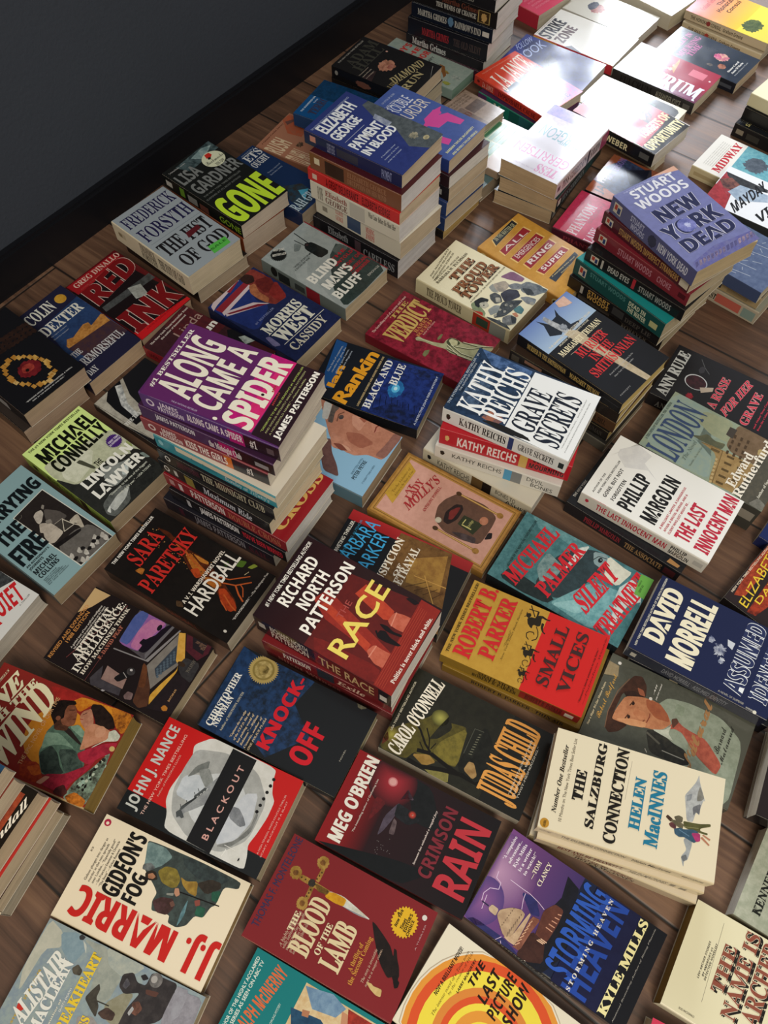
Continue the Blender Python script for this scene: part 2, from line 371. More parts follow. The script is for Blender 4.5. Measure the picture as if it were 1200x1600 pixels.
# ---------------------------------------------------------------- the books
BOOKS = json.loads(r'''
[[[-0.419,1.0222,0,49.4,0.1073,0.1731,0.0261,0],["#241c1c","#1c1616","#b8a488",null,1],[],[],"dark paperback under the silver-grey paperback with green sticker","paperbacks laid singly on the floor"],
[[-0.4289,1.0209,0.0267,48.5,0.1076,0.1807,0.037,0.001],["#9aa4ac","#d8ccb0","#d0bf9c",null,0.7],[["t","FREDERICK",6,22.6,97,18.9,7.5,7.8,"#c8ccd4","b+"],["t","FORSYTH",6,42.9,97.1,45.4,9,26.2,"#c8ccd4","b+"],["t","FREDERICK",6,22.6,97,18.9,7.5,7.8,"#23234a","b"],["t","FORSYTH",6,42.9,97.1,45.4,9,26.2,"#23234a","b"],["l",[[9.8,6.2],[102.3,5.7]],0.5,"#6a7480"],["l",[[7.5,48.5],[103.8,49.8]],0.5,"#6a7480"],["t","THE FIST",5.9,67.2,95.2,73,9.9,50.1,"#1c1a1e","b"],["t","OF GOD",12.3,90.9,96.8,91.3,16,75.5,"#1c1a1e","b"],["q",[[56.1,59.4],[79.5,59.2],[78,64.6],[52.4,66.2]],"#5a1c24",null],["part","price_sticker","bright green price sticker"],["q",[[58.7,85.9],[89,87.7],[86.4,96.8],[55.9,96.2]],"#58b84c",null],["t","SALE",57.3,91.1,85.5,93.1,58.3,88.7,"#2a6a24","sb"],["part",""]],[["t","FREDERICK",36,45,56,45,36,5,"#2a2420","b"],["t","FORSYTH",36,90,56,90,36,50,"#2a2420","b"],["t","THE FIST OF GOD",60,75,92,75,60,20,"#2a2420","b"],["q",[[6,30],[16,30],[16,60],[6,60]],"#c0b498",null],["b",9,45,3,14,"#8a7c60",null,2,10,0.3]],"silver-grey paperback with dark blue letters, cream spine and green sticker","paperbacks laid singly on the floor"],
[[-0.3537,1.1265,0,48,0.0928,0.1734,0.0375,0],["#7a3420","#8a4426","#c4b09a",null,1],[],[],"rust spined paperback under the black neon-titled paperback","paperbacks laid singly on the floor"],
[[-0.3646,1.1333,0.0381,49.2,0.1049,0.1865,0.0252,0.0025],["#1b1d1c","#191b1a","#cdbba6",null,1],[["q",[[22.7,3.8],[100,0],[100,13.3],[33.1,17.4]],"#2a383c","#55686c"],["q",[[52.3,5.6],[79.8,2.2],[96.3,5.7],[66.4,14.8]],"#6a8488","#a0b4b4"],["t","LISA",0.7,28.5,45.3,25.3,8.8,13.6,"#7a7e7e","sb"],["t","GARDNER",3.1,46.6,100.3,45.5,10.3,31.4,"#7a7e7e","sb"],["t","THE NEW YORK TIMES BESTSELLER",5.9,51.7,84.1,51.2,7,49.8,"#6a6e6c","pb"],["t","SUSPENSE AT ITS MOST INTENSE",3.8,56.8,75.8,56,4.9,54.9,"#6a6e6c","pb"],["t","GONE",-0.2,98.8,101.9,95.8,5.9,63,"#c4e83a","sb+"],["t","The National Bestseller—now with a",6.3,8.5,39.7,4.4,6.8,6.9,"#c8c8c8","p"],["part","sticker","round cream sticker"],["e",76.2,21.1,19,10.5,"#d8dcc0",null],["q",[[72.1,11.4],[80.7,11.7],[81.5,15.7],[76.3,17.7],[69.1,16.5]],"#c83028",null],["q",[[71.4,16.2],[76.9,17.3],[73,19.7],[69.2,18.7]],"#1c1c1c",null],["t","Bookmarked",57.4,24.6,99.4,23.8,60.9,19.9,"#3a3c34","sc"],["t","35% OFF",68.8,30.9,86.6,29.6,70.6,27.2,"#3a3c34","pb"],["part",""]],[["t","GONE",72,80,98,80,72,30,"#8ab030","pb"],["q",[[4,25],[12,25],[12,70],[4,70]],"#c8c4bc",null],["q",[[22,10],[28,10],[28,85],[22,85]],"#6a9430",null],["q",[[32,30],[44,30],[44,90],[32,90]],"#8a8a88",null],["q",[[47,40],[58,40],[58,95],[47,95]],"#6a4038",null]],"black paperback with large neon yellow-green title and round cream sticker","paperbacks laid singly on the floor"],
[[-0.278,1.1848,0,53.3,0.081,0.1788,0.0291,0.00104],["#1c3158","#1a2a4c","#b8a488",null,1],[["q",[[34.6,59.5],[70.3,73.2],[65.2,93.7],[9,98.2],[19.3,73.8]],"#2a4458","#34302c"],["q",[[49.9,76.7],[66.7,82.9],[34.5,90.7]],"#4aa0c0",null],["t","ETS",49.5,14.1,99.3,15.1,57.4,4.4,"#d0d4d8","b"],["t","OUGHT",45.9,24.2,94.2,25.8,52.7,16.1,"#d0d4d8","b"],["t","MYSTERY",56.7,4,95.7,4.5,58.3,2.1,"#9aa4b8","p"],["t","“Riveting, a suspense of",50.9,39.5,90.7,39,52.7,37.7,"#9aa8c0","p"],["t","Sherlockian beauty",50.1,43,87.7,43.4,51.8,41.2,"#9aa8c0","p"],["t","RAH GRAVES",1,95,98,95,1,84,"#b8ccd8","b"]],[],"dark blue paperback with white letters tucked beside the neon-titled book","paperbacks laid singly on the floor"],
[[-0.2261,1.2603,0,59.6,0.1069,0.173,0.0202,0.00012],["#a8745c","#8a5c48","#b8a488",null,1],[["q",[[79.5,0],[98.6,1.4],[89.6,29.1],[58,32.3],[54.4,16.5]],"#b0583c","#a06048"],["t","A Vietnam Combat Journey",7.3,3,71.6,6.2,9.2,1,"#5a2c24","bi"],["t","RUSH",-1,29.3,36.9,30,5.2,8.7,"#d8c0a0","sb"],["t","TO HELL",-6.6,61.6,29.7,65.4,-1,33.2,"#d8c0a0","sb"],["b",40.1,37.3,9,4,"#3a2c24","#8a6a50",3,12,0.5],["q",[[77.2,3.9],[90.5,9.6],[84.9,11.9],[72.4,9]],"#6a4a44",null]],[],"terracotta paperback with tan slanted letters near the dark wall","paperbacks laid singly on the floor"],
[[-0.1425,1.3416,0,57.6,0.076,0.173,0.0264,0],["#2c2c30","#24242a","#b8a488",null,1],[],[],"dark paperback under the bright blue paperback near the wall","paperbacks laid singly on the floor"],
[[-0.1597,1.3076,0.027,61.3,0.1074,0.173,0.0244,0.00086],["#17528c","#153c66","#b8a488",null,1],[["t","THE NUMBERED MAN IS BACK",8.8,6.7,78.3,6.7,10.8,4.7,"#c8d8e8","sb"],["t","THE",37,10.6,51.2,11.4,39.4,8.9,"#a8bcd8","sb"],["t","TERROR",8,20.7,70.3,22,16.7,11.3,"#3a3c58","b+"],["q",[[55,0],[100,0],[100,100],[55,100]],"#16426c","#123454"]],[],"bright blue paperback with dark title near the wall, behind the navy-topped stack","paperbacks laid singly on the floor"],
[[-0.0949,1.4207,0,55.1,0.1066,0.1729,0.0234,0],["#c8c4bc","#b0aca4","#cfc6b4",null,1],[],[],"pale paperback at floor in stack under the pale hands cover","paperbacks laid singly on the floor"],
[[-0.0956,1.4159,0.024,55.5,0.1065,0.173,0.0254,0],["#2a2424","#221e1e","#c4b494",null,1],[],[],"paperback with cream pages in middle of stack under the pale hands cover","paperbacks laid singly on the floor"],
[[-0.0942,1.4083,0.0501,57.1,0.1046,0.1688,0.0248,0.00059],["#1b1a1b","#161517","#cdb592",null,1],[["q",[[0,0],[100,0],[100,100],[0,100]],"#1d1c1d",null],["b",50.1,49.4,19,10,"#8a5a48","#c08870",3,14,0.3],["b",52.3,53.7,8,3,"#b0786a","#8a4c40",5,14,0.2],["q",[[16.7,41.9],[29.6,45.4],[0,51],[0,40]],"#3c2c2c","#2a2224"],["t","ADAM",11.6,19.4,96.9,23.5,22,7,"#3c3c36","b"],["t","HALL",9.6,30.8,88.5,34,16.1,19.2,"#3c3c36","b"],["t","THE NEW YORK TIMES BESTSELLER",11.3,3.5,88.6,6.2,13.1,1.6,"#b8b4ac","p"],["e",84.5,36.1,2,1.3,"#c89a8c",null],["t","“An international author of",-2.9,34.2,29.6,36.6,-1.3,32.7,"#c8b8a8","p"],["t","suspense of this quality",-4.2,39,28.3,40.6,-2.7,37.4,"#c8b8a8","p"],["t","is a rare delight.”",-5.6,43.7,27,44.7,-4,42.2,"#c8b8a8","p"],["t","DIAMOND",14.1,74.1,88,83.3,21.8,64.2,"#a89a70","b"],["t","RUN",5.8,87.6,66.1,93.3,14.7,79,"#a89a70","b"],["t","LIES",-5.5,76.8,21.1,76.5,-4.3,69.4,"#8a7c58","b"],["l",[[60.1,100.7],[91.7,91.3]],0.6,"#c8c4bc"]],[["b",40,55,11,30,"#6a4438",null,3,12,0.3],["e",6,40,2,20,"#8a8680",null]],"black paperback with pale hands and gold letters, topmost of stack near wall","paperbacks laid singly on the floor"],
[[-0.0191,1.5264,0,53.9,0.0742,0.1808,0.0198,9e-05],["#a8b8b0","#8aa098","#7aa08c",null,1],[["q",[[0,0],[100,0],[100,100],[0,100]],"#a4b2aa","#94a69e"],["q",[[0,2],[60,2],[60,14],[0,14]],"#7a94b8",null],["t","BOY'S",25.6,21.2,97.6,23.8,33.8,13.3,"#c83c3c","sb+"],["t","THE",28.6,31.2,107.2,35.5,36.5,25.2,"#c83c3c","sb+"],["t","FLOOR",24.1,45,100.4,46.5,32.2,37.3,"#c83c3c","sb+"],["t","KRAFT",46.8,53.6,87.3,53.7,51.9,50.4,"#3a3c3c","sb"],["b",51,76.2,8,6,"#8a6a44","#a8a048",3,14,0.4],["b",15.1,88,7,6,"#a8a84c","#7a8a4c",4,14,0.4],["b",47.9,91.8,9,7,"#b8c0b8","#7a8a84",8,16,0.4],["l",[[71.1,56.2],[67.3,65.4]],0.8,"#2c2c28"],["q",[[71.8,64.2],[70.6,71],[41.4,80.8],[28.8,81]],"#8a5c34",null]],[],"grey-green paperback with red letters and small brown figure, before the dark-spined stack","paperbacks laid singly on the floor"],
[[0.0437,1.5733,0,53.8,0.1065,0.173,0.0211,0],["#4a1c34","#3c1a2c","#d8d4cc",null,1],[],[],"maroon paperback at floor in dark-spined stack at top edge","dark-spined stack at the top edge"],
[[0.0431,1.5694,0.0217,55.6,0.1065,0.1729,0.0187,0],["#1c1a20","#1e1a20","#d8d4cc",null,1],[],[["t","Martha Grimes",8,90,52,90,8,10,"#c8c8c8","b"]],"purple-black spined paperback second from bottom of dark-spined stack","dark-spined stack at the top edge"],
[[0.0456,1.5628,0.041,57.9,0.1066,0.1711,0.0325,0],["#17181f","#1a1a22","#d8d4cc",null,1],[],[["t","MARTHA GRIMES",18,75,52,75,18,30,"#a82c34","b"],["t","THE OLD SILENT",58,75,92,75,58,30,"#4a3c3c","b"]],"black spined paperback with red letters in dark-spined stack at top edge","dark-spined stack at the top edge"],
[[0.0515,1.5635,0.0741,58.1,0.1065,0.171,0.0263,0],["#141c2c","#141a28","#d8d4cc",null,1],[],[["t","MARTHA GRIMES",8,72,44,72,8,25,"#b8b4ac","b"],["t","RAINBOW’S END",54,75,86,75,54,25,"#b8b4ac","b"],["b",49,45,4,42,"#5a7a98","",3,14,0.3],["q",[[88,30],[96,30],[96,68],[88,68]],"#c8c4bc",null]],"navy spined paperback with white letters, third from top of dark-spined stack","dark-spined stack at the top edge"],
[[0.0539,1.5623,0.101,58.4,0.1064,0.1733,0.031,0],["#1c1a1a","#1a181a","#d8d4cc",null,1],[],[["q",[[78,15],[92,15],[92,92],[78,92]],"#a8925c",null],["q",[[79,18],[91,18],[91,89],[79,89]],"#3a2c1c",null],["b",85,55,4,32,"#b8945c","",3,12,0.4],["t","Martha Grimes",35,42,78,42,35,10,"#6a3a2c","b"],["t","THE WINDS OF CHANGE",28,80,76,80,28,50,"#b8b4ac","b"],["e",20,30,3,25,"#c8743c",null]],"black spined paperback with gold picture box, second from top of dark-spined stack","dark-spined stack at the top edge"],
[[0.0509,1.5631,0.1326,56.5,0.1066,0.1729,0.0218,0.00081],["#1c1c20","#1c1c20","#d8d4cc",null,1],[],[["t","MARTHA GRIMES",30,75,75,75,30,25,"#8a8880","b"]],"black spined paperback at top of dark-spined stack at top edge","dark-spined stack at the top edge"],
[[0.185,1.7668,0,45,0.1065,0.173,0.0288,6e-05],["#c83c58","#b02c3c","#cfc2a8",null,1],[["q",[[10,30],[90,30],[90,36],[10,36]],"#d8586c",null],["t","AN EXTRAORDINARY TALE",15,53,80,53,15,50,"#e08a98","p"],["t","AN EXTRAORDINARY TALE",15,59,80,59,15,56,"#e08a98","p"],["t","AN EXTRAORDINARY TALE",15,65,80,65,15,62,"#e08a98","p"],["t","AN EXTRAORDINARY TALE",15,71,80,71,15,68,"#e08a98","p"],["t","AN EXTRAORDINARY TALE",15,77,80,77,15,74,"#e08a98","p"],["t","AN EXTRAORDINARY TALE",15,83,80,83,15,80,"#e08a98","p"],["t","AN EXTRAORDINARY TALE",15,89,80,89,15,86,"#e08a98","p"]],[],"pink-red paperback at top edge right of the dark-spined stack","paperbacks laid singly on the floor"],
[[0.294,1.5969,0,53.9,0.1059,0.1745,0.0198,0.00069],["#cfcac0","#a82c34","#cfc8ba",null,1],[["t","STRIKE",0.4,20.6,68.1,18.3,8.3,4.5,"#1c1a24","sb+"],["t","ZONE",3.9,35.8,62.9,35.1,12.9,22.8,"#4a2c2c","sb+"],["t","THE NEW YORK TIMES BESTSELLING AUTHOR",4.4,3.4,73.4,1.3,6.2,1.5,"#7a3c4c","p"],["q",[[0,39.4],[10.2,45],[0,62.5],[0,57.9]],"#2c2c3c",null],["q",[[0,62.5],[0.9,100],[0,100],[0,66.5]],"#c89a3c",null],["t","BESTSELLER",-1.3,79.5,86,95.6,6.9,74.4,"#c8c4bc","b"]],[["q",[[30,0],[100,0],[100,100],[30,100]],"#b83038",null],["q",[[0,0],[30,0],[30,100],[0,100]],"#d8a83c",null]],"white glaring paperback with bold black letters and red spine, top right","paperbacks laid singly on the floor"],
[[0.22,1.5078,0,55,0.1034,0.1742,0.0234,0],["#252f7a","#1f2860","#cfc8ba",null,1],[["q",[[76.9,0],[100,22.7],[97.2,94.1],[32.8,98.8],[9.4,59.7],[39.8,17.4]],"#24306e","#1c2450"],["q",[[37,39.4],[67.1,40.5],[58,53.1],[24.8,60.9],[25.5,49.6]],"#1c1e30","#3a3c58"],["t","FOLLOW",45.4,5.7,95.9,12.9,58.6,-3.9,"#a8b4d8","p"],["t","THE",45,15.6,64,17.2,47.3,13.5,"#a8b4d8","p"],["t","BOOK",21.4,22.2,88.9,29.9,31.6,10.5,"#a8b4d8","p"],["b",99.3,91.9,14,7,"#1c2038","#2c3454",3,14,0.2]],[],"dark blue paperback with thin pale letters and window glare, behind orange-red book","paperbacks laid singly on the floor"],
[[0.1746,1.4112,0,44.8,0.1066,0.1717,0.0236,0],["#4a2c50","#1f7a68","#b8a890",null,1],[],[["q",[[0,0],[12,0],[12,100],[0,100]],"#5a3460",null],["t","M",22,70,32,70,22,15,"#d8e0c8","b"],["q",[[44,0],[58,0],[58,100],[44,100]],"#1c5a54",null],["q",[[58,0],[100,0],[100,100],[58,100]],"#28666c",null]],"purple and green spined paperback under the orange-red hatted figure book","paperbacks laid singly on the floor"],
[[0.1678,1.4352,0.0242,42.6,0.1081,0.168,0.0164,0.00011],["#d8442c","#c23a2c","#cfc0a4",null,1],[["q",[[3.7,40.9],[97.8,34.4],[100,57.6],[5.1,62.7]],"#2c3c54","#3c5068"],["b",81.7,43.8,11,7,"#6a84a0","#3c5470",4,14,0.3],["b",53.6,48.9,9,5,"#a8a898","#5c6c74",5,12,0.4],["q",[[5.1,62.7],[100,57.6],[98.9,100],[4.1,97.2]],"#b85a98","#8a6ab8"],["t","J.A. JANCE",6.6,41.1,93.2,33.2,10.8,14.5,"#f4e8dc","b"],["t","THE NEW YORK TIMES BESTSELLING AUTHOR",9.6,7.5,78.1,3.6,10,5.9,"#e8a890","p"],["t","IMPROBABLE",10.8,85.2,83.7,65.1,8.9,67.9,"#5a3a8a","b"],["t","CAUSE",22.6,96.5,78.4,93.9,24.8,86.1,"#5a3a8a","b"]],[["t","J.A. JANCE",12,85,28,85,12,20,"#e0b0a0","b"],["q",[[30,0],[36,0],[36,100],[30,100]],"#a83038",null],["t","IMPROBABLE CAUSE",36,82,90,82,36,18,"#4a1420","b"],["e",6,45,2,20,"#6a1c1c",null]],"orange-red paperback with white author letters and hatted figure","paperbacks laid singly on the floor"],
[[0.0724,1.2852,0.0425,48.4,0.11,0.0887,0.0129,0],["#a08a78","#8a7868","#b8a68c",null,1],[["q",[[0,0],[100,0],[100,100],[0,100]],"#9a8474","#85705f"],["q",[[0,30],[60,30],[60,100],[0,100]],"#7a665c","#66564f"],["t","A HISTORY OF THE LOST YEARS",40,12,92,12,40,8,"#4a3c30","pb"],["t","A HISTORY OF THE LOST YEARS",40,19,92,19,40,15,"#4a3c30","pb"],["t","A HISTORY OF THE LOST YEARS",40,26,92,26,40,22,"#4a3c30","pb"],["q",[[62,35],[95,35],[95,60],[62,60]],"#6a5850","#55463f"],["t","LAND",20,60,60,60,20,45,"#6a4038","b"]],[],"small brown tan paperback between pink-figure book and orange-red book","paperbacks laid singly on the floor"],
[[0.0308,1.2516,0,50,0.1065,0.173,0.0267,0],["#5a7478","#4a6064","#a89478",null,1],[],[],"grey-teal paperback at floor under the green striped grid book","paperbacks laid singly on the floor"],
[[0.0593,1.2658,0.0275,52,0.125,0.1668,0.014,0],["#a88c78","#96806c","#b8a68c",null,1],[["q",[[7,6],[93,6],[93,80],[7,80]],"#a8b490",null],["q",[[9,8],[48,8],[48,12.6],[9,12.6]],"#3c7a58","#4a8464"],["q",[[51,8],[91,8],[91,12.6],[51,12.6]],"#3c7a58","#4a8464"],["q",[[9,14],[48,14],[48,18.6],[9,18.6]],"#3c7a58","#4a8464"],["q",[[51,14],[91,14],[91,18.6],[51,18.6]],"#3c7a58","#4a8464"],["q",[[9,20],[48,20],[48,24.6],[9,24.6]],"#3c7a58","#4a8464"],["q",[[51,20],[91,20],[91,24.6],[51,24.6]],"#3c7a58","#4a8464"],["q",[[9,26],[48,26],[48,30.6],[9,30.6]],"#3c7a58","#4a8464"],["q",[[51,26],[91,26],[91,30.6],[51,30.6]],"#3c7a58","#4a8464"],["q",[[9,32],[48,32],[48,36.6],[9,36.6]],"#3c7a58","#4a8464"],["q",[[51,32],[91,32],[91,36.6],[51,36.6]],"#3c7a58","#4a8464"],["q",[[9,38],[48,38],[48,42.6],[9,42.6]],"#3c7a58","#4a8464"],["q",[[51,38],[91,38],[91,42.6],[51,42.6]],"#3c7a58","#4a8464"],["q",[[9,44],[48,44],[48,48.6],[9,48.6]],"#3c7a58","#4a8464"],["q",[[51,44],[91,44],[91,48.6],[51,48.6]],"#3c7a58","#4a8464"],["q",[[9,50],[48,50],[48,54.6],[9,54.6]],"#3c7a58","#4a8464"],["q",[[51,50],[91,50],[91,54.6],[51,54.6]],"#3c7a58","#4a8464"],["q",[[9,56],[48,56],[48,60.6],[9,60.6]],"#3c7a58","#4a8464"],["q",[[51,56],[91,56],[91,60.6],[51,60.6]],"#3c7a58","#4a8464"],["q",[[9,62],[48,62],[48,66.6],[9,66.6]],"#3c7a58","#4a8464"],["q",[[51,62],[91,62],[91,66.6],[51,66.6]],"#3c7a58","#4a8464"],["q",[[9,68],[48,68],[48,72.6],[9,72.6]],"#3c7a58","#4a8464"],["q",[[51,68],[91,68],[91,72.6],[51,72.6]],"#3c7a58","#4a8464"],["q",[[9,74],[48,74],[48,78.6],[9,78.6]],"#3c7a58","#4a8464"],["q",[[51,74],[91,74],[91,78.6],[51,78.6]],"#3c7a58","#4a8464"],["b",60,35,24,18,"#9ac0b0","#5a9074",3,16,0.3]],[],"paperback with green striped grid cover and tan border, behind white lilac book","paperbacks laid singly on the floor"],
[[-0.1159,1.0657,0,52.9,0.106,0.1728,0.0373,0],["#1c1b1f","#1a1a1e","#d8d4d4",null,1],[],[["t","Elizabeth",18,50,42,50,18,10,"#8a8c90","b"],["t","CARELESS",60,75,96,75,60,30,"#8a8c90","b"],["q",[[50,5],[57,5],[57,90],[50,90]],"#4a3a40",null]],"black spined paperback with grey letters at bottom of six-book stack","six-book stack"],
[[-0.1097,1.0733,0.0379,51.2,0.106,0.1733,0.0335,0],["#d8d2c4","#cfc8b6","#cbb594",null,1],[],[["t","ELIZABETH",24,40,33,40,24,10,"#b85a50","b"],["t","GEORGE",24,80,33,80,24,50,"#b85a50","b"],["q",[[38,8],[54,8],[54,92],[38,92]],"#3c4c68",null],["t","MISSING",60,50,70,50,60,15,"#b83c3c","b"],["t","JOSEPH",60,90,70,90,60,55,"#b83c3c","b"],["q",[[8,40],[14,40],[14,70],[8,70]],"#8a8274",null]],"cream spined paperback with blue picture box, fifth from top of six-book stack","six-book stack"],
[[-0.1152,1.0672,0.0719,53.4,0.1066,0.1722,0.0327,0],["#d8d2c4","#d4cdbc","#d8d4d4",null,1],[],[["t","NEW YORK TIMES",8,90,14,90,8,10,"#4a4438","pb"],["t","Elizabeth",17,45,42,45,17,12,"#8a4038","b"],["t","GEORGE",17,92,42,92,17,55,"#6a3c34","b"],["q",[[45,5],[62,5],[62,95],[45,95]],"#bcb6aa",null],["t","What Came",66,40,76,40,66,8,"#3a342c","b"],["t","Before He",77,40,86,40,77,8,"#3a342c","b"],["t","Shot Her",87,40,96,40,87,8,"#3a342c","b"]],"cream spined paperback with brown letters fourth from top of six-book stack","six-book stack"],
[[-0.1173,1.0678,0.1053,53.7,0.1065,0.1738,0.0214,0],["#c82c2c","#c62a2a","#cbb594",null,1],[],[["t","A GREAT DELIVERANCE",20,88,56,88,20,12,"#5a0f12","sb"],["t","ELIZABETH GEORGE",60,88,90,88,60,12,"#6a1416","sb"],["q",[[5,25],[10,25],[10,75],[5,75]],"#d8b8a8",null]],"bright red spined paperback third from top of six-book stack","six-book stack"],
[[-0.1122,1.0654,0.1272,54.6,0.1075,0.1685,0.0295,0],["#4a1c24","#7a4c34","#d4d0d0",null,1],[],[["q",[[5,20],[11,20],[11,60],[5,60]],"#d8c8a8",null],["q",[[17,8],[38,8],[38,95],[17,95]],"#3a2820",null],["t","ELIZABETH GEORGE",42,45,84,45,42,12,"#9a6c50","b"],["t","DECEPTION ON HIS MIND",42,88,84,88,42,55,"#9a6c50","b"]],"brown spined paperback second from top of six-book stack","six-book stack"],
[[-0.1192,1.0834,0.1573,54.9,0.1069,0.177,0.0224,0.003],["#303c78","#262a50","#cbb594",null,1],[["q",[[93.3,22],[100,27.7],[100,96],[8.9,97],[62.5,59.6]],"#323e7c","#2c3770"],["q",[[87.7,22.2],[100,23],[100,37.1],[96.5,49.6],[100,67.6],[100,90.1],[100,100],[66.6,100],[53.5,84.9],[75.2,60.8],[74.9,41.1]],"#5c6468","#474e52"],["b",75.4,80.2,9,4.5,"#a8a088","#6a6c60",3,12,0.5],["q",[[82.6,37.8],[81.1,56.1],[70.1,56.4],[73.2,39.6]],"#a8b0c0","#7a849c"],["e",81.8,90.4,5,2.4,"#c8bc94","#8a8468"],["t","ELIZABETH",5,19.9,81.4,19.3,15.4,7.3,"#e8ecf0","pb+"],["t","GEORGE",4.3,33.5,62.7,33.1,11.1,22.7,"#e8ecf0","pb+"],["t","PAYMENT",6,53.6,70.4,51.9,10,43.1,"#e8ecf0","pb+"],["t","IN BLOOD",2,63.9,74.8,65.3,12.9,54.9,"#e8ecf0","pb+"],["l",[[10.2,38.6],[55,38.7]],0.5,"#c8d0e0"],["t","THE NATIONAL BESTSELLER BY THE AUTHOR OF A GREAT DELIVERANCE",3.9,7,90.8,7.1,5.6,5.1,"#b8c4e0","p"],["t","A fiendishly clever",12.7,75.4,46.2,74,13.6,73.9,"#b8c4e0","p"],["t","mystery of the first",11.4,78.9,44.5,78.2,12.4,77.4,"#b8c4e0","p"],["t","order by a master",10.2,82.4,42.8,82.3,11.1,80.9,"#b8c4e0","p"]],[["q",[[6,15],[12,15],[12,65],[6,65]],"#c88a7c",null],["t","ELIZABETH GEORGE",24,90,32,90,24,15,"#8a8ca8","pb"],["q",[[34,20],[56,20],[56,90],[34,90]],"#3a3a48",null],["t","PAYMENT",80,90,90,90,80,15,"#8a90b8","pb"]],"navy blue paperback with white letters and grey scarf, topmost of six-book stack","six-book stack"],
[[-0.0403,1.1548,0,52.8,0.1066,0.1728,0.0174,0],["#b88a2c","#1f1c1c","#c8a24c",null,1],[],[],"yellow-paged paperback at floor in stack under the pink figure book","stack under the pink figure cover"],
[[-0.0359,1.1587,0.018,50.8,0.1065,0.1733,0.026,0],["#2a3a64","#263660","#cbb594",null,1],[],[],"dark blue spined paperback fifth in stack under the pink figure book","stack under the pink figure cover"],
[[-0.034,1.1648,0.0446,50.5,0.1065,0.1729,0.0255,0],["#3a4c80","#2e4070","#cbb594",null,1],[],[],"medium blue spined paperback fourth in stack under the pink figure book","stack under the pink figure cover"],
[[-0.0323,1.1663,0.0708,50.7,0.1064,0.173,0.0251,0],["#2a2428","#1f1c20","#cbb594",null,1],[],[["q",[[74,30],[92,30],[92,75],[74,75]],"#a8a8a4",null]],"black spined paperback third in stack under the pink figure book","stack under the pink figure cover"],
[[-0.0337,1.1653,0.0965,50.7,0.1062,0.1735,0.0225,0],["#3c1c24","#2a1a1e","#d8d4cc",null,1],[],[["q",[[70,40],[90,40],[90,85],[70,85]],"#a8a8a8",null]],"maroon spined paperback second in stack under the pink figure book","stack under the pink figure cover"],
[[-0.0424,1.1632,0.1196,54.3,0.1051,0.174,0.0232,0.00068],["#4a60a0","#24346c","#cbb594",null,1],[["q",[[0,0],[100,0],[100,100],[0,100]],"#4b60a2","#465a98"],["q",[[55.8,50.2],[80,49.6],[96,52.4],[77.2,57.7],[88.9,62.3],[89.1,80.6],[77.1,80.8],[72.2,69],[52.4,67.8],[45.4,56.8]],"#d04c98",null],["b",78.6,53.7,9,5,"#d04c98",null,4,12,0.3],["q",[[38,75.9],[41.2,86],[28.4,87.7],[26,80.7]],"#d04c98",null],["q",[[37.6,55.4],[53.6,53.4],[49.1,59.9]],"#d04c98",null],["t","TROUBLE",29.9,25.9,85.1,27.4,36.7,13.4,"#d8dce8","p"],["t","MURDER",26.8,41.3,93.8,42.7,35.7,28.1,"#d8d0c8","p"],["t","LIA LITTLE OF GLOBE",47.1,8.9,79.8,6.8,49,6.9,"#b8c4e0","p"],["t","CARLTON",38.6,15,67.8,15.6,42.2,11.7,"#d8dce8","p"],["t","BARBARA TAYLOR McCAFFERTY",10.9,92.5,83.8,94.1,12.7,90.1,"#d8d8a8","sb"],["t","AND BEVERLY TAYLOR HERALD",13.1,98.2,78.3,99.6,15,95.9,"#d8d8a8","sb"]],[],"blue paperback with pink dancing figure, topmost of stack behind grey scarf book","stack under the pink figure cover"],
[[0.2773,1.0876,0,149.2,0.1068,0.173,0.0259,0],["#1c1c1e","#1a1a1c","#b89a70",null,1],[],[["q",[[4,20],[12,20],[12,80],[4,80]],"#8a8c8c",null],["t","TESS",20,80,60,80,20,20,"#3a3c3c","b"]],"black spined paperback at floor in stack under white lilac book","upside-down stack of three"],
[[0.2814,1.0839,0.0265,147.2,0.1073,0.1729,0.0262,0],["#1c3434","#1a2c2e","#b89a70",null,1],[],[["q",[[3,20],[9,20],[9,70],[3,70]],"#c8c4bc",null],["t","TESS GERRITSEN",12,80,60,80,12,25,"#7a8484","b"],["q",[[62,10],[80,10],[80,90],[62,90]],"#244444",null]],"dark green spined paperback in middle of stack under white lilac book","upside-down stack of three"],
[[0.2754,1.0825,0.0532,143.8,0.1066,0.1724,0.0296,0.00132],["#cdc8d2","#c8c0c4","#b89a70",null,1],[["q",[[99.3,99.8],[0.6,100],[12.9,83.3],[100,83.9]],"#7a70b8","#9a84c0"],["q",[[100,83.9],[12.9,83.3],[41.3,72.8],[95,73.5]],"#c8b8d8","#a89ccc"],["t","TESS",13.9,18.4,46.1,13,9.7,6.6,"#c87aa8","b"],["t","GERRITSEN",8.5,32.5,99.9,33.9,5.9,19.7,"#c87aa8","p"],["t","SURGEON",15.1,70,84.8,68,14.1,53.6,"#6a9aa8","p"],["t","THE",33.6,55.6,47.5,54.1,32,51.4,"#6a9aa8","b"],["t","NEW YORK TIMES BESTSELLING AUTHOR",46.3,6,98.2,5.8,45.8,4.3,"#a89ab0","p"]],[["t","TESS GERRITSEN",12,75,58,75,12,22,"#3a343c","b"],["q",[[3,30],[8,30],[8,65],[3,65]],"#5a545c",null],["q",[[60,0],[64,0],[64,100],[60,100]],"#2c2a30",null],["t","SURGEON",66,75,84,75,66,20,"#2c2a38","b"],["q",[[86,0],[100,0],[100,100],[86,100]],"#9a4464",null]],"white and lilac paperback lying upside down, topmost of three, window glare","upside-down stack of three"],
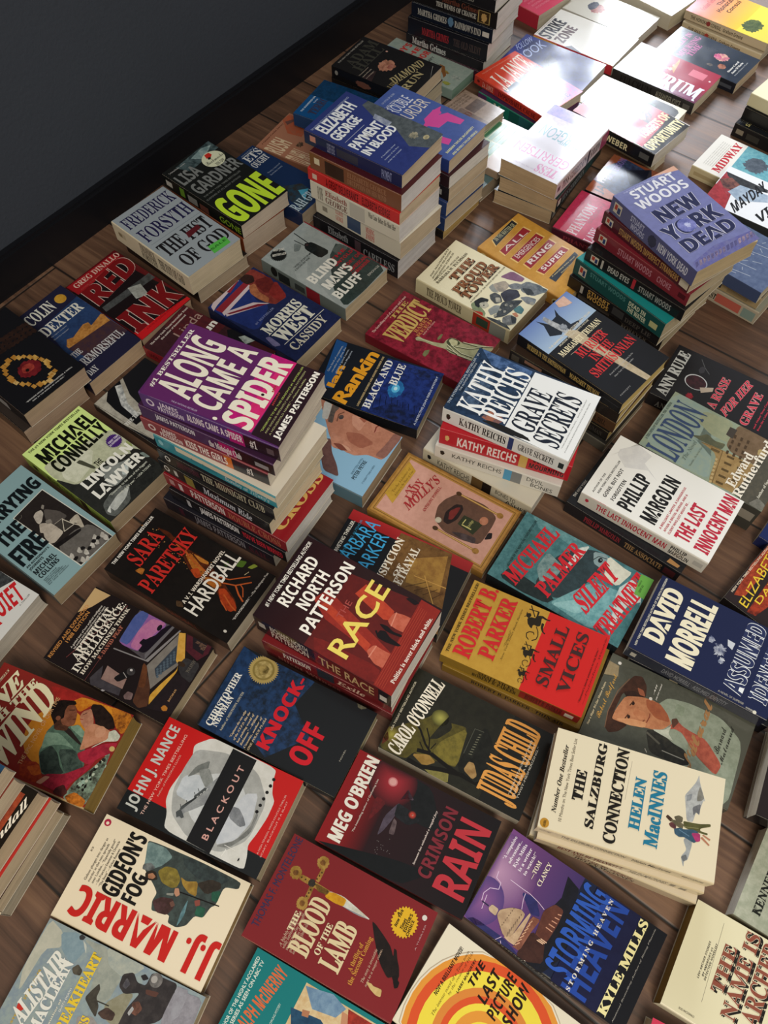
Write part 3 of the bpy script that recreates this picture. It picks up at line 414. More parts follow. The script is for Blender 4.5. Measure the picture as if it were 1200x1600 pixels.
[[0.3479,1.3393,0,46.5,0.0361,0.1727,0.0245,0],["#c8c0a8","#c0b498","#cfc2a8",null,1],[],[],"cream paperback under the black and red title-band paperback","paperbacks laid singly on the floor"],
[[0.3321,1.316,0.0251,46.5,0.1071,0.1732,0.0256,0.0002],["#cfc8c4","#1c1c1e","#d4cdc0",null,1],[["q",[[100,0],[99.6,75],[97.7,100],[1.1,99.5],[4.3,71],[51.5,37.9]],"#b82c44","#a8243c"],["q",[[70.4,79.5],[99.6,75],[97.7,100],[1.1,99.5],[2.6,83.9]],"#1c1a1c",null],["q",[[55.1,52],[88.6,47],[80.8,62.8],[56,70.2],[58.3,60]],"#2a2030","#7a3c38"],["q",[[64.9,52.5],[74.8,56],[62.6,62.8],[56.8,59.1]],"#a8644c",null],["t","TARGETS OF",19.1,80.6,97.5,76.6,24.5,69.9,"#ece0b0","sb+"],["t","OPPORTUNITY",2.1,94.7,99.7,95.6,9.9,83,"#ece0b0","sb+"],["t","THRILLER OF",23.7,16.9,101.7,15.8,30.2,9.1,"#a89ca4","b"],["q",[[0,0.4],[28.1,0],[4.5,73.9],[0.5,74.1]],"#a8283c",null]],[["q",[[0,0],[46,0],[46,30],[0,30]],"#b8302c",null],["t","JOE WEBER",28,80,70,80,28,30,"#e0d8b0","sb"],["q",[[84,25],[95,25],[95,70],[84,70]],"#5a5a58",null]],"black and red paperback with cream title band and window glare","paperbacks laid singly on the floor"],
[[0.3525,1.3841,0,52.2,0.0979,0.1739,0.0236,0],["#d8d0b8","#c8c0a8","#cfc2a8",null,1],[["q",[[0,6],[86,6],[92,9],[94,16],[94,84],[90,92],[84,95],[0,95]],"#26282c",null],["q",[[50,40],[80,40],[80,70],[50,70]],"#3c5444","#2a3a34"],["q",[[20,20],[80,20],[80,40],[20,40]],"#2c3c6a","#24304c"]],[],"cream paperback with rounded black panel, partly under the red title-band book","paperbacks laid singly on the floor"],
[[0.4339,1.4827,0,51.2,0.1053,0.1712,0.0232,0.00036],["#96223a","#2c2a2a","#cdc0a4",null,1],[["h",0,0,40,100,"#5a2040","#8e2038"],["t","FULCRUM",5,3,5,97,45,3,"#d8dcec","b+"],["b",75,50.5,5,3,"#c89060","#c8b898",0,10,0.4],["b",61.7,49.7,5,3,"#8a8c94","#c8b898",1,10,0.4],["b",59.7,45.1,5,3,"#5a5c68","#c8b898",2,10,0.4],["q",[[65.7,49.7],[98.1,49.3],[89.5,52.2],[54.2,56.3]],"#c89a68","#a8743c"],["q",[[66,70],[86,70],[86,88],[66,88]],"#c86878",null],["t","Seduction.",49.6,31.2,68.5,39.4,57.8,28.1,"#c87888","p"],["e",71.5,94.6,2,1.2,"#e8d8d8",null],["b",83.9,15.8,3,1.6,"#b8687a",null,3,8,0.5],["b",87.2,22.1,3,1.6,"#b8687a",null,3,8,0.5],["b",77.6,27.5,3,1.6,"#b8687a",null,3,8,0.5],["b",81.7,32.1,3,1.6,"#b8687a",null,3,8,0.5],["q",[[3,72],[13,72],[13,94],[3,94]],"#7a3a5c",null]],[["t","ALEXANDER JOYCE",55,80,85,80,55,25,"#8a8678","pb"],["t","FULCRUM",10,85,50,85,10,20,"#1a1a1a","b"],["q",[[88,30],[96,30],[96,75],[88,75]],"#5a5854",null]],"dark red paperback with big silver sideways letters and black spine","paperbacks laid singly on the floor"],
[[0.5262,1.5481,0,49.9,0.0944,0.172,0.0211,0.001],["#1f2836","#1b1e28","#cdb592",null,1],[["q",[[0,0],[100,0],[100,100],[0,100]],"#1e2838","#222a34"],["b",58.3,64.4,15,9,"#c8a088","#a8506c",3,16,0.3],["b",56.6,60.2,8,5,"#a83c68","#c87890",5,14,0.3],["b",31.2,72.5,9,5,"#a87058","#6a3c34",7,14,0.3],["b",22.2,60.7,5,4,"#4a4440","#7a6c64",9,12,0.4],["t","McNALLY IN",6.8,17.1,91.1,19.9,11.1,10.6,"#b0588c","b"],["t","MOURNING",6.1,28.9,90.2,30.4,11.6,21.8,"#b0588c","b"],["t","TIME",20.1,38,67.1,37.6,23.3,30.9,"#b0588c","b"],["e",41.9,8.6,6,4,"#8a98ac","#c8d0d8"],["l",[[49.4,10.4],[74.2,12.1]],0.5,"#8a98ac"],["t","Sister Carol",21.2,84,66.8,83.6,24.6,81.7,"#e0dcd4","b"],["t","Anne O'Marie",21.3,88.5,69.2,88.1,24.4,86.1,"#e0dcd4","b"],["t","Author of Novena for Murder",19.4,91.7,76.1,92.7,20.9,90.3,"#b8b8b8","p"]],[["q",[[70,35],[96,35],[96,70],[70,70]],"#4a4e58",null]],"dark navy paperback with pink title and flowers, behind the silver-lettered red book","paperbacks laid singly on the floor"],
[[0.5976,1.648,0,49.3,0.1066,0.1728,0.0164,0],["#b8a88c","#c4b698","#c2b496",null,1],[],[["t","OUR MAN IN HAVANA · Graham Greene",8,75,75,75,8,25,"#4a4030","sb"],["e",32,50,2.4,34,"#a03c34",null]],"cream spined paperback under the orange and yellow tree book","paperbacks laid singly on the floor"],
[[0.5991,1.6566,0.017,50.2,0.1064,0.1771,0.0165,0.00152],["#d86a5c","#c0b094","#c2b496",null,1],[["q",[[0,0],[100,0],[100,100],[0,100]],"#e0a85c",null],["g",0,0,100,22,"#d0505c","#d87c60",null],["g",0,22,100,62,"#d87c60","#e0b040",null],["g",0,62,100,100,"#d8c048","#c8b850",null],["b",31.9,71.9,24,12,"#5a6440","#3c4a34",3,18,0.3],["t","Graham Greene",19.3,18.1,69.8,14.9,19.7,11.9,"#8a2c34","b"],["t","The",51.2,26.4,73.4,25.8,51,21.3,"#2c241c","sb"],["t","Honorary",30.9,33,93.7,32.1,34.2,27.2,"#2c241c","sb"],["t","Consul",38,41.3,87.3,40.8,44.8,36.4,"#2c241c","sb"]],[["t","THE HONORARY CONSUL · Graham Greene",8,75,72,75,8,25,"#4a4030","sb"],["e",30,50,2.4,34,"#8a2c2c",null]],"orange and yellow paperback with dark tree, upper of two at top right","paperbacks laid singly on the floor"],
[[0.4487,1.7666,0,44,0.1065,0.173,0.0295,0.00092],["#b8b2c8","#c8c0ac","#cdbf9c",null,1],[["q",[[20,40],[95,40],[95,95],[20,95]],"#a89cc8","#7a70b0"],["q",[[60,30],[95,30],[95,80],[60,80]],"#6a5a9c","#8a80b8"]],[],"white and violet paperback at top edge, left of orange tree book","paperbacks laid singly on the floor"],
[[0.3395,1.1463,0,55.1,0.1082,0.173,0.0228,0.00063],["#8a4a30","#1c1a1e","#b8a890",null,1],[["q",[[0,0.3],[63.8,0.4],[99.5,13.2],[91.2,43.7],[19.5,34.5]],"#2c3048","#3a4a6c"],["q",[[0,0.5],[27.1,0.4],[12.5,32.8],[0,25.3]],"#b0603c","#a0502c"],["q",[[27.1,0.4],[58.3,0.2],[61.1,7.4],[29.4,11.6]],"#d8d0dc","#b8b0c8"],["q",[[75.9,20.6],[99.1,41.3],[75.7,48.4],[48.5,33.2]],"#1c1e2c",null],["t","JAMES",3,15.3,53.4,16.8,6.5,7.2,"#2a2430","sb"],["t","PATTERSON",39.7,16.2,99.5,13.2,42.4,9.4,"#6a5a98","sb"]],[],"orange and dark blue paperback between white lilac stack and leaning stack","paperbacks laid singly on the floor"],
[[0.2762,1.0583,0,56.1,0.1051,0.173,0.0196,0.00156],["#c83458","#4a1c2c","#a88870",null,1],[["q",[[24.1,3.3],[92.3,1.3],[95.5,31.6],[20.2,39.1]],"#d83c68","#c02c54"],["t","PHANTOM",1.3,22.1,78.2,25.2,6.7,11.7,"#ecdce0","b"],["t","LADY",-3,39.6,33.6,42.5,5.6,30.3,"#ecdce0","b"],["t","SUSAN",39.1,25.6,90.1,31.3,40.3,22.3,"#a83c58","p"]],[["t","PHANTOM",12,75,55,75,12,30,"#8a3444","b"]],"pink paperback with white title and window glare, beside leaning stack","paperbacks laid singly on the floor"],
[[0.3004,0.9148,0,47.9,0.1063,0.1537,0.0244,0],["#1c1a1c","#1a181a","#b8a680",null,1],[],[["t","SHOUT",55,45,75,45,55,5,"#5a5654","b"],["t","FOREVER",55,95,85,95,55,50,"#6a6662","b"],["q",[[2,20],[40,20],[40,60],[2,60]],"#4a4440",null]],"dark paperback with grey letters at the bottom of leaning stack","leaning stack"],
[[0.284,0.922,0.025,44.4,0.1067,0.1693,0.023,0],["#1f1e20","#1c1b1e","#b8a680",null,1],[],[["t","STUART",22,46,46,46,22,8,"#b8904c","sb"],["t","WOODS",22,92,46,92,22,52,"#b8904c","sb"],["q",[[50,10],[62,10],[62,80],[50,80]],"#3a3a3c",null],["q",[[14,15],[17,15],[17,85],[14,85]],"#a8a4a0",null],["t","DEEP LIE",64,75,92,75,64,35,"#4a4644","b"]],"black spined paperback with tan letters, sixth in leaning stack","leaning stack"],
[[0.2879,0.9257,0.0486,40.6,0.1067,0.172,0.0296,0],["#1f8a8a","#1c4c4c","#b8a680",null,1],[],[["t","STUART WOODS",18,42,58,42,18,12,"#4a8080","sb"],["t","DEAD IN",62,42,80,42,62,12,"#c8d0b8","sb"],["t","THE WATER",62,85,82,85,62,50,"#c8d0b8","sb"],["q",[[86,35],[94,35],[94,75],[86,75]],"#b8b888",null],["q",[[6,18],[14,18],[14,80],[6,80]],"#c8c0b0",null],["q",[[7,25],[10,25],[10,60],[7,60]],"#a83c30",null],["q",[[10.5,35],[13,35],[13,75],[10.5,75]],"#2c3c6a",null]],"teal spined paperback, fifth in leaning stack","leaning stack"],
[[0.2985,0.9219,0.0788,45,0.1065,0.1733,0.0226,0],["#1c1c1e","#1a1a1c","#b8a680",null,1],[],[["t","DEAD EYES",24,72,46,72,24,22,"#a8a8a4","sb"],["q",[[49,0],[52,0],[52,90],[49,90]],"#a82c38",null],["t","STUART WOODS",56,78,88,78,56,25,"#8a8a88","sb"],["q",[[6,18],[14,18],[14,80],[6,80]],"#c8c0b0",null],["q",[[7,25],[10,25],[10,60],[7,60]],"#a83c30",null],["q",[[10.5,35],[13,35],[13,75],[10.5,75]],"#2c3c6a",null],["q",[[17,10],[19,10],[19,90],[17,90]],"#b0aca4",null]],"black spined paperback with red bar, fourth in leaning stack","leaning stack"],
[[0.3089,0.937,0.1021,40.8,0.1064,0.1728,0.0236,0],["#7a2430","#762832","#b8a680",null,1],[],[["t","STUART WOODS",26,75,62,75,26,22,"#a8707c","sb"],["t","CHOKE",68,72,82,72,68,22,"#a8707c","sb"],["q",[[5,18],[13,18],[13,80],[5,80]],"#c8c0b0",null],["q",[[6,25],[9,25],[9,60],[6,60]],"#a83c30",null],["q",[[9.5,35],[12,35],[12,75],[9.5,75]],"#2c3c6a",null],["q",[[90,30],[97,30],[97,70],[90,70]],"#4a1a22",null]],"red spined paperback with pinkish letters, third in leaning stack","leaning stack"],
[[0.3167,0.9465,0.1262,35.5,0.1064,0.1709,0.0216,0],["#5a1c28","#4a1e28","#b8a680",null,1],[],[["t","STUART WOODS IMPERFECT STRANGERS",20,78,88,78,20,22,"#a8804c","sb"],["q",[[4,18],[12,18],[12,80],[4,80]],"#c8c0b0",null],["q",[[5,25],[8,25],[8,60],[5,60]],"#a83c30",null],["q",[[8.5,35],[11,35],[11,75],[8.5,75]],"#2c3c6a",null],["q",[[90,20],[99,20],[99,85],[90,85]],"#c8bca8",null]],"dark red spined paperback with tan letters, second in leaning stack","leaning stack"],
[[0.3222,0.9452,0.1485,31.7,0.1099,0.1726,0.0271,0.004],["#7478a8","#50527c","#c0a878",null,1],[["q",[[0,0],[100,0],[100,100],[0,100]],"#7579ac","#6d719f"],["q",[[62,0],[100,0],[100,6]],"#d8a890",null],["q",[[4.8,90.9],[45.4,86.1],[100,89.9],[100,100],[0.2,100]],"#5c5c98","#70709c"],["q",[[7.6,92],[11.9,91.8],[9,95.1],[3.4,96.6]],"#5a5884","#4a4878"],["q",[[13.8,91.9],[18.1,91.8],[13.7,96.1],[9.5,96.5]],"#8a7a8c","#4a4878"],["q",[[20.1,91.8],[24.4,91.7],[21.6,94.8],[15.7,96.5]],"#8a7a8c","#4a4878"],["q",[[26.3,91.8],[30.6,91.6],[26.3,95.8],[21.9,96.4]],"#a8909c","#4a4878"],["q",[[32.6,91.7],[36.9,91.6],[32.6,95.7],[28.1,96.4]],"#8a7a8c","#4a4878"],["q",[[38.8,91.6],[43.2,91.5],[39.7,95.1],[34.4,96.3]],"#a8909c","#4a4878"],["q",[[45.1,91.6],[49.5,91.4],[46.3,94.8],[40.7,96.3]],"#8a7a8c","#4a4878"],["q",[[51.5,91.5],[55.8,91.4],[51.6,95.4],[47,96.2]],"#8a7a8c","#4a4878"],["q",[[57.8,91.5],[62.2,91.3],[57.7,95.5],[53.3,96.1]],"#5a5884","#4a4878"],["q",[[64.2,91.4],[68.6,91.2],[64.6,95.1],[59.6,96.1]],"#5a5884","#4a4878"],["q",[[70.6,91.3],[75,91.2],[71.2,94.9],[66,96]],"#5a5884","#4a4878"],["q",[[77,91.3],[81.4,91.1],[77.4,95],[72.3,96]],"#a8909c","#4a4878"],["q",[[83.4,91.2],[87.9,91.1],[83.8,94.9],[78.7,95.9]],"#a8909c","#4a4878"],["q",[[89.9,91.1],[94.3,91],[89.8,95.2],[85.2,95.9]],"#a8909c","#4a4878"],["q",[[96.4,91.1],[100,90.9],[95.9,95.4],[91.6,95.8]],"#a8909c","#4a4878"],["q",[[100,91],[100,90.9],[100,94],[98.1,95.7]],"#8a7a8c","#4a4878"],["t","STUART",17.8,15,88.7,12,19.7,5.6,"#e0e0e8","sb"],["t","WOODS",8.8,25.1,92,26.2,15.7,15.4,"#e0e0e8","sb"],["t","NEW",18.9,46.1,84.9,46.3,21.3,31.3,"#d8d8e8","x+"],["t","YORK",5.2,64.6,91.4,66,9.5,49.7,"#d8d8e8","x+"],["t","DEAD",11.5,82.1,91.1,81.6,15.7,68.7,"#d8d8e8","x+"],["t","NEW",18.9,46.1,84.9,46.3,21.3,31.3,"#23284e","sb+"],["t","YORK",5.2,64.6,91.4,66,9.5,49.7,"#23284e","sb+"],["t","DEAD",11.5,82.1,91.1,81.6,15.7,68.7,"#23284e","sb+"],["e",41.7,58,12,7.4,"#8488c4","#5a60a0"],["b",42.7,57.9,5,3.4,"#c0c4e4","#8a90c8",3,12,0.5],["t","THE NEW YORK TIMES BESTSELLER",11.8,2.5,81.2,5.2,13,0.9,"#b8bce0","p"]],[["t","STUART",24,45,40,45,24,8,"#a8aac8","sb"],["t","WOODS",26,88,42,88,26,52,"#a8aac8","sb"],["q",[[4,15],[13,15],[13,80],[4,80]],"#c8c0b0",null],["q",[[5,25],[8,25],[8,60],[5,60]],"#a83c30",null],["q",[[8.5,35],[12,35],[12,75],[8.5,75]],"#2c3c6a",null],["b",51,52,5,42,"#2c2e4a",null,3,14,0.2],["t","NEW YORK DEAD",58,75,92,75,58,22,"#c8c8d8","sb"]],"periwinkle blue paperback with outlined navy letters, topmost of leaning stack","leaning stack"],
[[0.1506,1.0105,0,47.1,0.1052,0.173,0.0214,0.00137],["#c8923c","#b8843c","#c9a868",null,1],[["q",[[4,3],[96,3],[96,97],[4,97]],"#cf9a42","#c48e38"],["q",[[25.5,4.2],[83.3,1],[82.3,8.3],[19,12.2]],"#e8c880",null],["q",[[27.4,4.3],[81.1,1.4],[80.2,8.2],[21.3,11.8]],"#24282c",null],["t","IN THE MATTER OF",27.9,10,76.1,7,31,5.4,"#a8a888","sb"],["q",[[15,18],[82.6,14.8],[84.1,23.7],[13.3,26]],"#e8c880",null],["q",[[17.3,18.2],[80.2,15.3],[81.6,23.5],[15.7,25.6]],"#9a2a34",null],["t","ALL",22,24,75.9,22.2,22.6,19.2,"#e8dcd8","p"],["q",[[14.7,31.4],[85.7,28.7],[86.9,38],[14.7,40.3]],"#e8c880",null],["q",[[17.2,31.6],[83.2,29.1],[84.3,37.8],[17.2,39.9]],"#9a2a34",null],["t","EMERGENCIES",23.2,38.1,78.1,36.3,23.1,32.9,"#e8dcd8","p"],["q",[[18.1,44.8],[88.8,42.3],[88.7,50.8],[17,53.6]],"#e8c880",null],["q",[[20.5,45],[86.2,42.7],[86.2,50.6],[19.4,53.2]],"#9a2a34",null],["t","RING",25.7,51.4,80.2,49.1,26.2,46.3,"#e8dcd8","sb"],["q",[[19.4,58.9],[89.7,56.8],[91.4,64.8],[21.7,67]],"#e8c880",null],["q",[[21.9,59.1],[87.3,57.2],[88.9,64.6],[24.1,66.6]],"#9a2a34",null],["t","SUPER",29.4,65,82.4,63.2,28.2,60.3,"#e8dcd8","sb"],["q",[[22.5,72.6],[91.6,70.2],[89.9,75.1],[22.9,80.1]],"#2c3440",null],["t","A searching Soho novel",27,75.5,83.7,73.3,27.5,74.1,"#c8b888","sbi"],["t","Mackinnon Teaser",42.5,78.3,71.8,76.8,43,77.2,"#c8b888","sbi"]],[["e",8,55,4.4,38,"#d8c890",null],["e",8,60,3.2,26,"#3a2c20",null],["e",22,55,4.4,38,"#d8c890",null],["e",22,60,3.2,26,"#3a2c20",null],["e",36,55,4.4,38,"#d8c890",null],["e",36,60,3.2,26,"#3a2c20",null],["e",50,55,4.4,38,"#d8c890",null],["e",50,60,3.2,26,"#3a2c20",null],["e",64,55,4.4,38,"#d8c890",null],["e",64,60,3.2,26,"#3a2c20",null],["e",78,55,4.4,38,"#d8c890",null],["e",78,60,3.2,26,"#3a2c20",null],["e",92,55,4.4,38,"#d8c890",null],["e",92,60,3.2,26,"#3a2c20",null]],"gold paperback with red letter windows like a switchboard panel","paperbacks laid singly on the floor"],
[[0.0499,0.9331,0,52.1,0.1065,0.1746,0.0297,0.00046],["#e8e0c0","#cfc5a0","#c9b48c",null,1],[["p",[[77.8,57.7],[98.3,62.4],[97.5,76.8],[87.9,76.6],[80.7,65.5]],"#7c5470","#8a6480"],["p",[[50.7,56.8],[61,57.5],[51.5,66.5],[50.8,67.8],[46.4,62.6]],"#8f938f","#a3a69f"],["p",[[58.7,57.5],[75.8,63.5],[73.1,70.6],[57.3,71.1],[51.5,66.5]],"#b8aa98","#8e8880"],["p",[[70.6,68.7],[82,73],[84.9,79.8],[73.8,80.3],[67.8,73.8]],"#8a8e92","#5c6268"],["p",[[50.1,69.1],[65.3,71.8],[72.1,79],[63.9,85.3],[50.3,81.9],[40.7,77.9]],"#34343f","#3f4250"],["p",[[81.5,77.2],[94.5,80],[100,92.4],[93.4,100],[74.7,93.7],[72.4,82.8]],"#5d646a","#868c90"],["p",[[78.6,80.4],[85.4,87.5],[79.5,93.8],[71.3,89.2]],"#30353a","#42484c"],["p",[[96.7,89],[98.9,99.9],[90.2,100],[89,94]],"#4c545c","#7c8a92"],["p",[[61.5,85.2],[69.7,89.8],[73.5,98.1],[62.7,100],[57.5,94.6]],"#6c7276","#888e92"],["p",[[39.4,62.5],[48.2,64.9],[47.9,71],[39,76.6],[29.4,72.7],[32.7,66.3]],"#474b4e","#6c7072"],["p",[[39.9,68.3],[44,71.6],[37.3,75.3],[33.2,72.1]],"#bcb8a8","#8c8a82"],["p",[[7.8,55.8],[17.9,56.6],[7.8,71.7],[1.1,73.6],[0,61.5]],"#8a9878","#748060"],["p",[[15.2,56.2],[28.1,58.2],[31.4,65.3],[25.7,66.2],[19.9,61.7],[9.4,64.2],[9,60.3]],"#2b2e30","#30353a"],["p",[[16.8,61],[26.4,65],[21.4,70],[12.9,68.6],[11.7,64.2]],"#c2bfac","#9c9a90"],["e",17.6,65.6,1.2,0.7,"#30353a",null],["p",[[1.6,54.5],[0,61.5],[5.7,69.2],[0,72.3],[0,64]],"#b83a30","#a83028"],["p",[[13.9,71.2],[27.9,73.3],[32.2,78.4],[18.5,80.1],[7.5,76.8]],"#868c8c","#9aa09e"],["p",[[38.2,76],[50.3,81.9],[60.3,89.6],[46.3,89.4],[31.5,88.5],[18.4,87],[5.6,80.5],[20,79.5]],"#33383c","#565c60"],["b",37.8,81,3,1.6,"#a8a69a","#5c6062",420,10,0.4],["b",24.6,79.6,3,1.6,"#a8a69a","#5c6062",350,10,0.4],["b",11.6,80,3,1.6,"#a8a69a","#5c6062",300,10,0.4],["b",25.8,84,3,1.6,"#a8a69a","#5c6062",400,10,0.4],["b",6.2,86.2,3,1.6,"#a8a69a","#5c6062",340,10,0.4],["b",40.5,84.9,3,1.6,"#a8a69a","#5c6062",470,10,0.4],["p",[[36.1,88.6],[49.4,90.1],[46,96.3],[36.1,97.3],[34.2,92.3]],"#4c7478","#5a868a"],["p",[[29,90],[34.2,92.3],[30.7,96.6],[26.8,95.3]],"#c08468",null],["p",[[15.3,86.3],[26.3,89.6],[26.1,96.5],[16.5,99.4],[6.3,94.9],[7.2,88.7]],"#5c6062","#8e9090"],["p",[[24.8,90.2],[26.8,95.3],[18,98.8],[13.2,96.9]],"#30353a","#44494c"],["p",[[2,74.2],[5.8,82.4],[6.9,93.6],[2.3,100],[0.5,90.4],[0,78.5]],"#4a4f52","#30353a"],["e",62.5,97.6,3,2,"#9a9a90",null],["t","THE MAGNIFICENT",15.5,9.5,77.4,1.8,16.1,7.9,"#5a5444","b"],["t","BESTSELLER BY THE PULITZER",14.3,12.4,76.4,5.4,14.9,10.8,"#5a5444","b"],["t","PRIZE-WINNING AUTHOR OF",13.2,15.3,75.3,8.9,13.7,13.6,"#5a5444","b"],["t","THE GUNS OF AUGUST",12,18.1,74.2,12.5,12.6,16.5,"#5a5444","b"],["t","BARBARA W. TUCHMAN",10.6,18.3,87,20.2,11.4,15.6,"#4a4436","b"],["t","THE",27.9,29.3,81.6,30.8,32.7,22.6,"#2c2018","b+"],["t","PROUD",11.3,41.2,86,42.9,14.1,33.1,"#2c2018","b+"],["t","TOWER",10.5,50.7,93.1,52.7,13.2,42.7,"#2c2018","b+"],["t","THE",28.4,28,82,29.4,33.2,21.2,"#8a5a3c","b+"],["t","PROUD",11.7,39.9,86.5,41.5,14.5,31.7,"#8a5a3c","b+"],["t","TOWER",10.9,49.4,93.6,51.3,13.6,41.3,"#8a5a3c","b+"],["t","A PORTRAIT OF THE WORLD BEFORE THE WAR",10.3,53,98.5,57.4,11.1,51.6,"#5a5444","pb"]],[["t","THE PROUD TOWER",12,75,50,75,12,15,"#4a3c2c","b"],["q",[[62,0],[80,0],[80,100],[62,100]],"#a83828",null],["q",[[66,20],[78,20],[78,80],[66,80]],"#3a4a3c",null],["q",[[80,0],[96,0],[96,100],[80,100]],"#8a8c84",null]],"cream paperback with brown shadowed title and crowd of drawn faces","paperbacks laid singly on the floor"],
[[-0.0284,0.8302,0,55.6,0.1053,0.1745,0.02,0.00023],["#8e2230","#6e1a26","#a87858",null,1],[["q",[[0,0],[100,0],[100,100],[0,100]],"#96263a","#5c1a24"],["p",[[33.7,38.4],[39.1,39.7],[38.6,44.3],[41.6,53.6],[47.2,61.9],[54.5,61.6],[62,63.1],[64.7,67.3],[63.5,74.6],[71.8,83.5],[80.8,99.7],[74.8,100],[58.7,96.8],[41.4,91.3],[41.1,81.3],[38.2,72.2],[40.6,66.1],[36.3,55.7],[34.7,45.9],[30.5,40.5]],"#a8a680","#969470"],["p",[[51.9,62.6],[61.3,62.5],[64.8,69],[60.8,73.9],[50.1,71.1],[48.6,66.5]],"#4c5038","#3c402c"],["p",[[56.6,63.4],[62,64.8],[62.8,70.6],[55.5,72.5],[50,69.4]],"#c0bc94","#a8a47c"],["l",[[47.2,65.3],[39.7,78.4],[42.7,90.8]],1.1,"#3c4030"],["l",[[48.9,65.3],[41.3,78.5],[44.3,90.9]],0.7,"#dcdab8"],["l",[[50,67.7],[45,79.8],[48,90.6]],1.1,"#3c4030"],["l",[[51.6,67.7],[46.6,79.9],[49.5,90.7]],0.7,"#dcdab8"],["l",[[51.4,72.3],[58.4,83.3],[72,91.9]],1.1,"#3c4030"],["l",[[53,72.4],[60,83.4],[73.6,92]],0.7,"#dcdab8"],["l",[[63.5,74.6],[69.2,87.9],[80.1,99.1]],1.1,"#3c4030"],["l",[[65.2,74.7],[70.8,87.9],[81.8,99.2]],0.7,"#dcdab8"],["l",[[41.3,66.7],[41,77.9]],1.1,"#3c4030"],["l",[[42.9,66.8],[42.6,78]],0.7,"#dcdab8"],["p",[[51.6,54.1],[59.7,54.4],[61.5,55.9],[53.1,57],[47.6,55.6]],"#6a6c48","#7a7a54"],["p",[[13.1,53.5],[21.7,52.7],[27,55.8],[19.2,57.2],[12,56.5]],"#6a6c48","#7a7a54"],["l",[[35.8,40.2],[39.6,54.4]],0.6,"#dcdab8"],["t","VERDICT",14.4,32.3,94.2,31.6,9.5,13.3,"#c8a860","b+"],["t","THE",43,10.7,84.4,11.9,46,6.8,"#c8a860","b"],["t","The bestselling novel of a system and a man",7.3,7.1,91.3,4.6,8.2,4.9,"#e0b8b0","b"],["t","BARRY",41.2,36.9,76.9,36.1,42,33.3,"#b87848","b"],["t","REED",35.5,40.3,74.4,40.4,38.4,37.4,"#b87848","b"],["t","Author of The Choice",43.6,43.2,74.5,42.6,44.9,41.4,"#d8b0a0","p"]],[],"red marbled paperback with gold title and statue of justice figure","paperbacks laid singly on the floor"],
[[-0.112,0.7181,0,67.3,0.1073,0.1713,0.0231,0.00019],["#1c2028","#14171c","#b8a888",null,1],[["q",[[16,8.2],[99.4,0.3],[98.1,10.8],[19.4,19.1]],"#22508c",null],["q",[[95.4,49.6],[100,100],[0,100],[1.5,49.3]],"#24387c","#1a2450"],["b",50.4,68.2,16,7,"#2a78b0","#24508c",3,14,0.2],["e",51.4,67.9,7,3.4,"#58b0d8",null],["e",51.4,67.9,3,1.5,"#b8e4f0",null],["l",[[34.9,53.8],[9.1,57.9]],0.7,"#10141c"],["l",[[34.9,58.9],[7.7,63.6]],0.7,"#10141c"],["l",[[34.8,63.9],[6.3,69.3]],0.7,"#10141c"],["l",[[34.7,68.9],[4.9,75]],0.7,"#10141c"],["l",[[34.7,73.9],[3.5,80.6]],0.7,"#10141c"],["l",[[34.6,78.9],[2.1,86.3]],0.7,"#10141c"],["l",[[34.5,83.9],[0.7,91.9]],0.7,"#10141c"],["l",[[34.4,88.9],[-0.6,97.5]],0.7,"#10141c"],["l",[[34.4,93.8],[-2,103]],0.7,"#10141c"],["q",[[90.7,66.6],[97.8,100],[82.5,100],[80.4,80.9]],"#1a2038","#24387c"],["q",[[4.8,54.2],[27.5,71.2],[22.4,100],[0,100]],"#161c30","#20306a"],["t","Ian",21.6,19.5,59.2,19.7,20.9,12.7,"#e8a22c","pb+"],["t","Rankin",-0.3,35.4,100.1,41.4,2.7,22.9,"#e8a22c","pb+"],["t","BLACK AND",5.8,56.8,92.5,54.3,7.9,50.5,"#e4e4e0","b"],["t","BLUE",53.7,67.3,93,67,57,60.6,"#e4e4e0","b"],["t","LIVES HANDED ORDERED AND ASHORE NUMBER ONE",5,46.1,95.4,46.6,5.7,44.4,"#c8b080","sb"],["t","A DETECTIVE JOHN REBUS MYSTERY",5.1,96.2,91.6,97.5,5.8,94.5,"#c8d0e0","pb"],["t","One kind of suspense,",43,10.4,91.4,7,43.5,8.8,"#a8b4c4","pb"],["t","novelist that gives the",43.6,13.7,90.2,10.2,44.2,12.2,"#a8b4c4","pb"],["t","genre a good name.",44.3,17.1,89,13.3,44.9,15.6,"#a8b4c4","pb"],["t","—Esquire Magazine",45,20.5,87.9,16.5,45.5,19,"#a8b4c4","pb"]],[],"black and blue paperback with orange author letters and glowing blue light over water","paperbacks laid singly on the floor"],
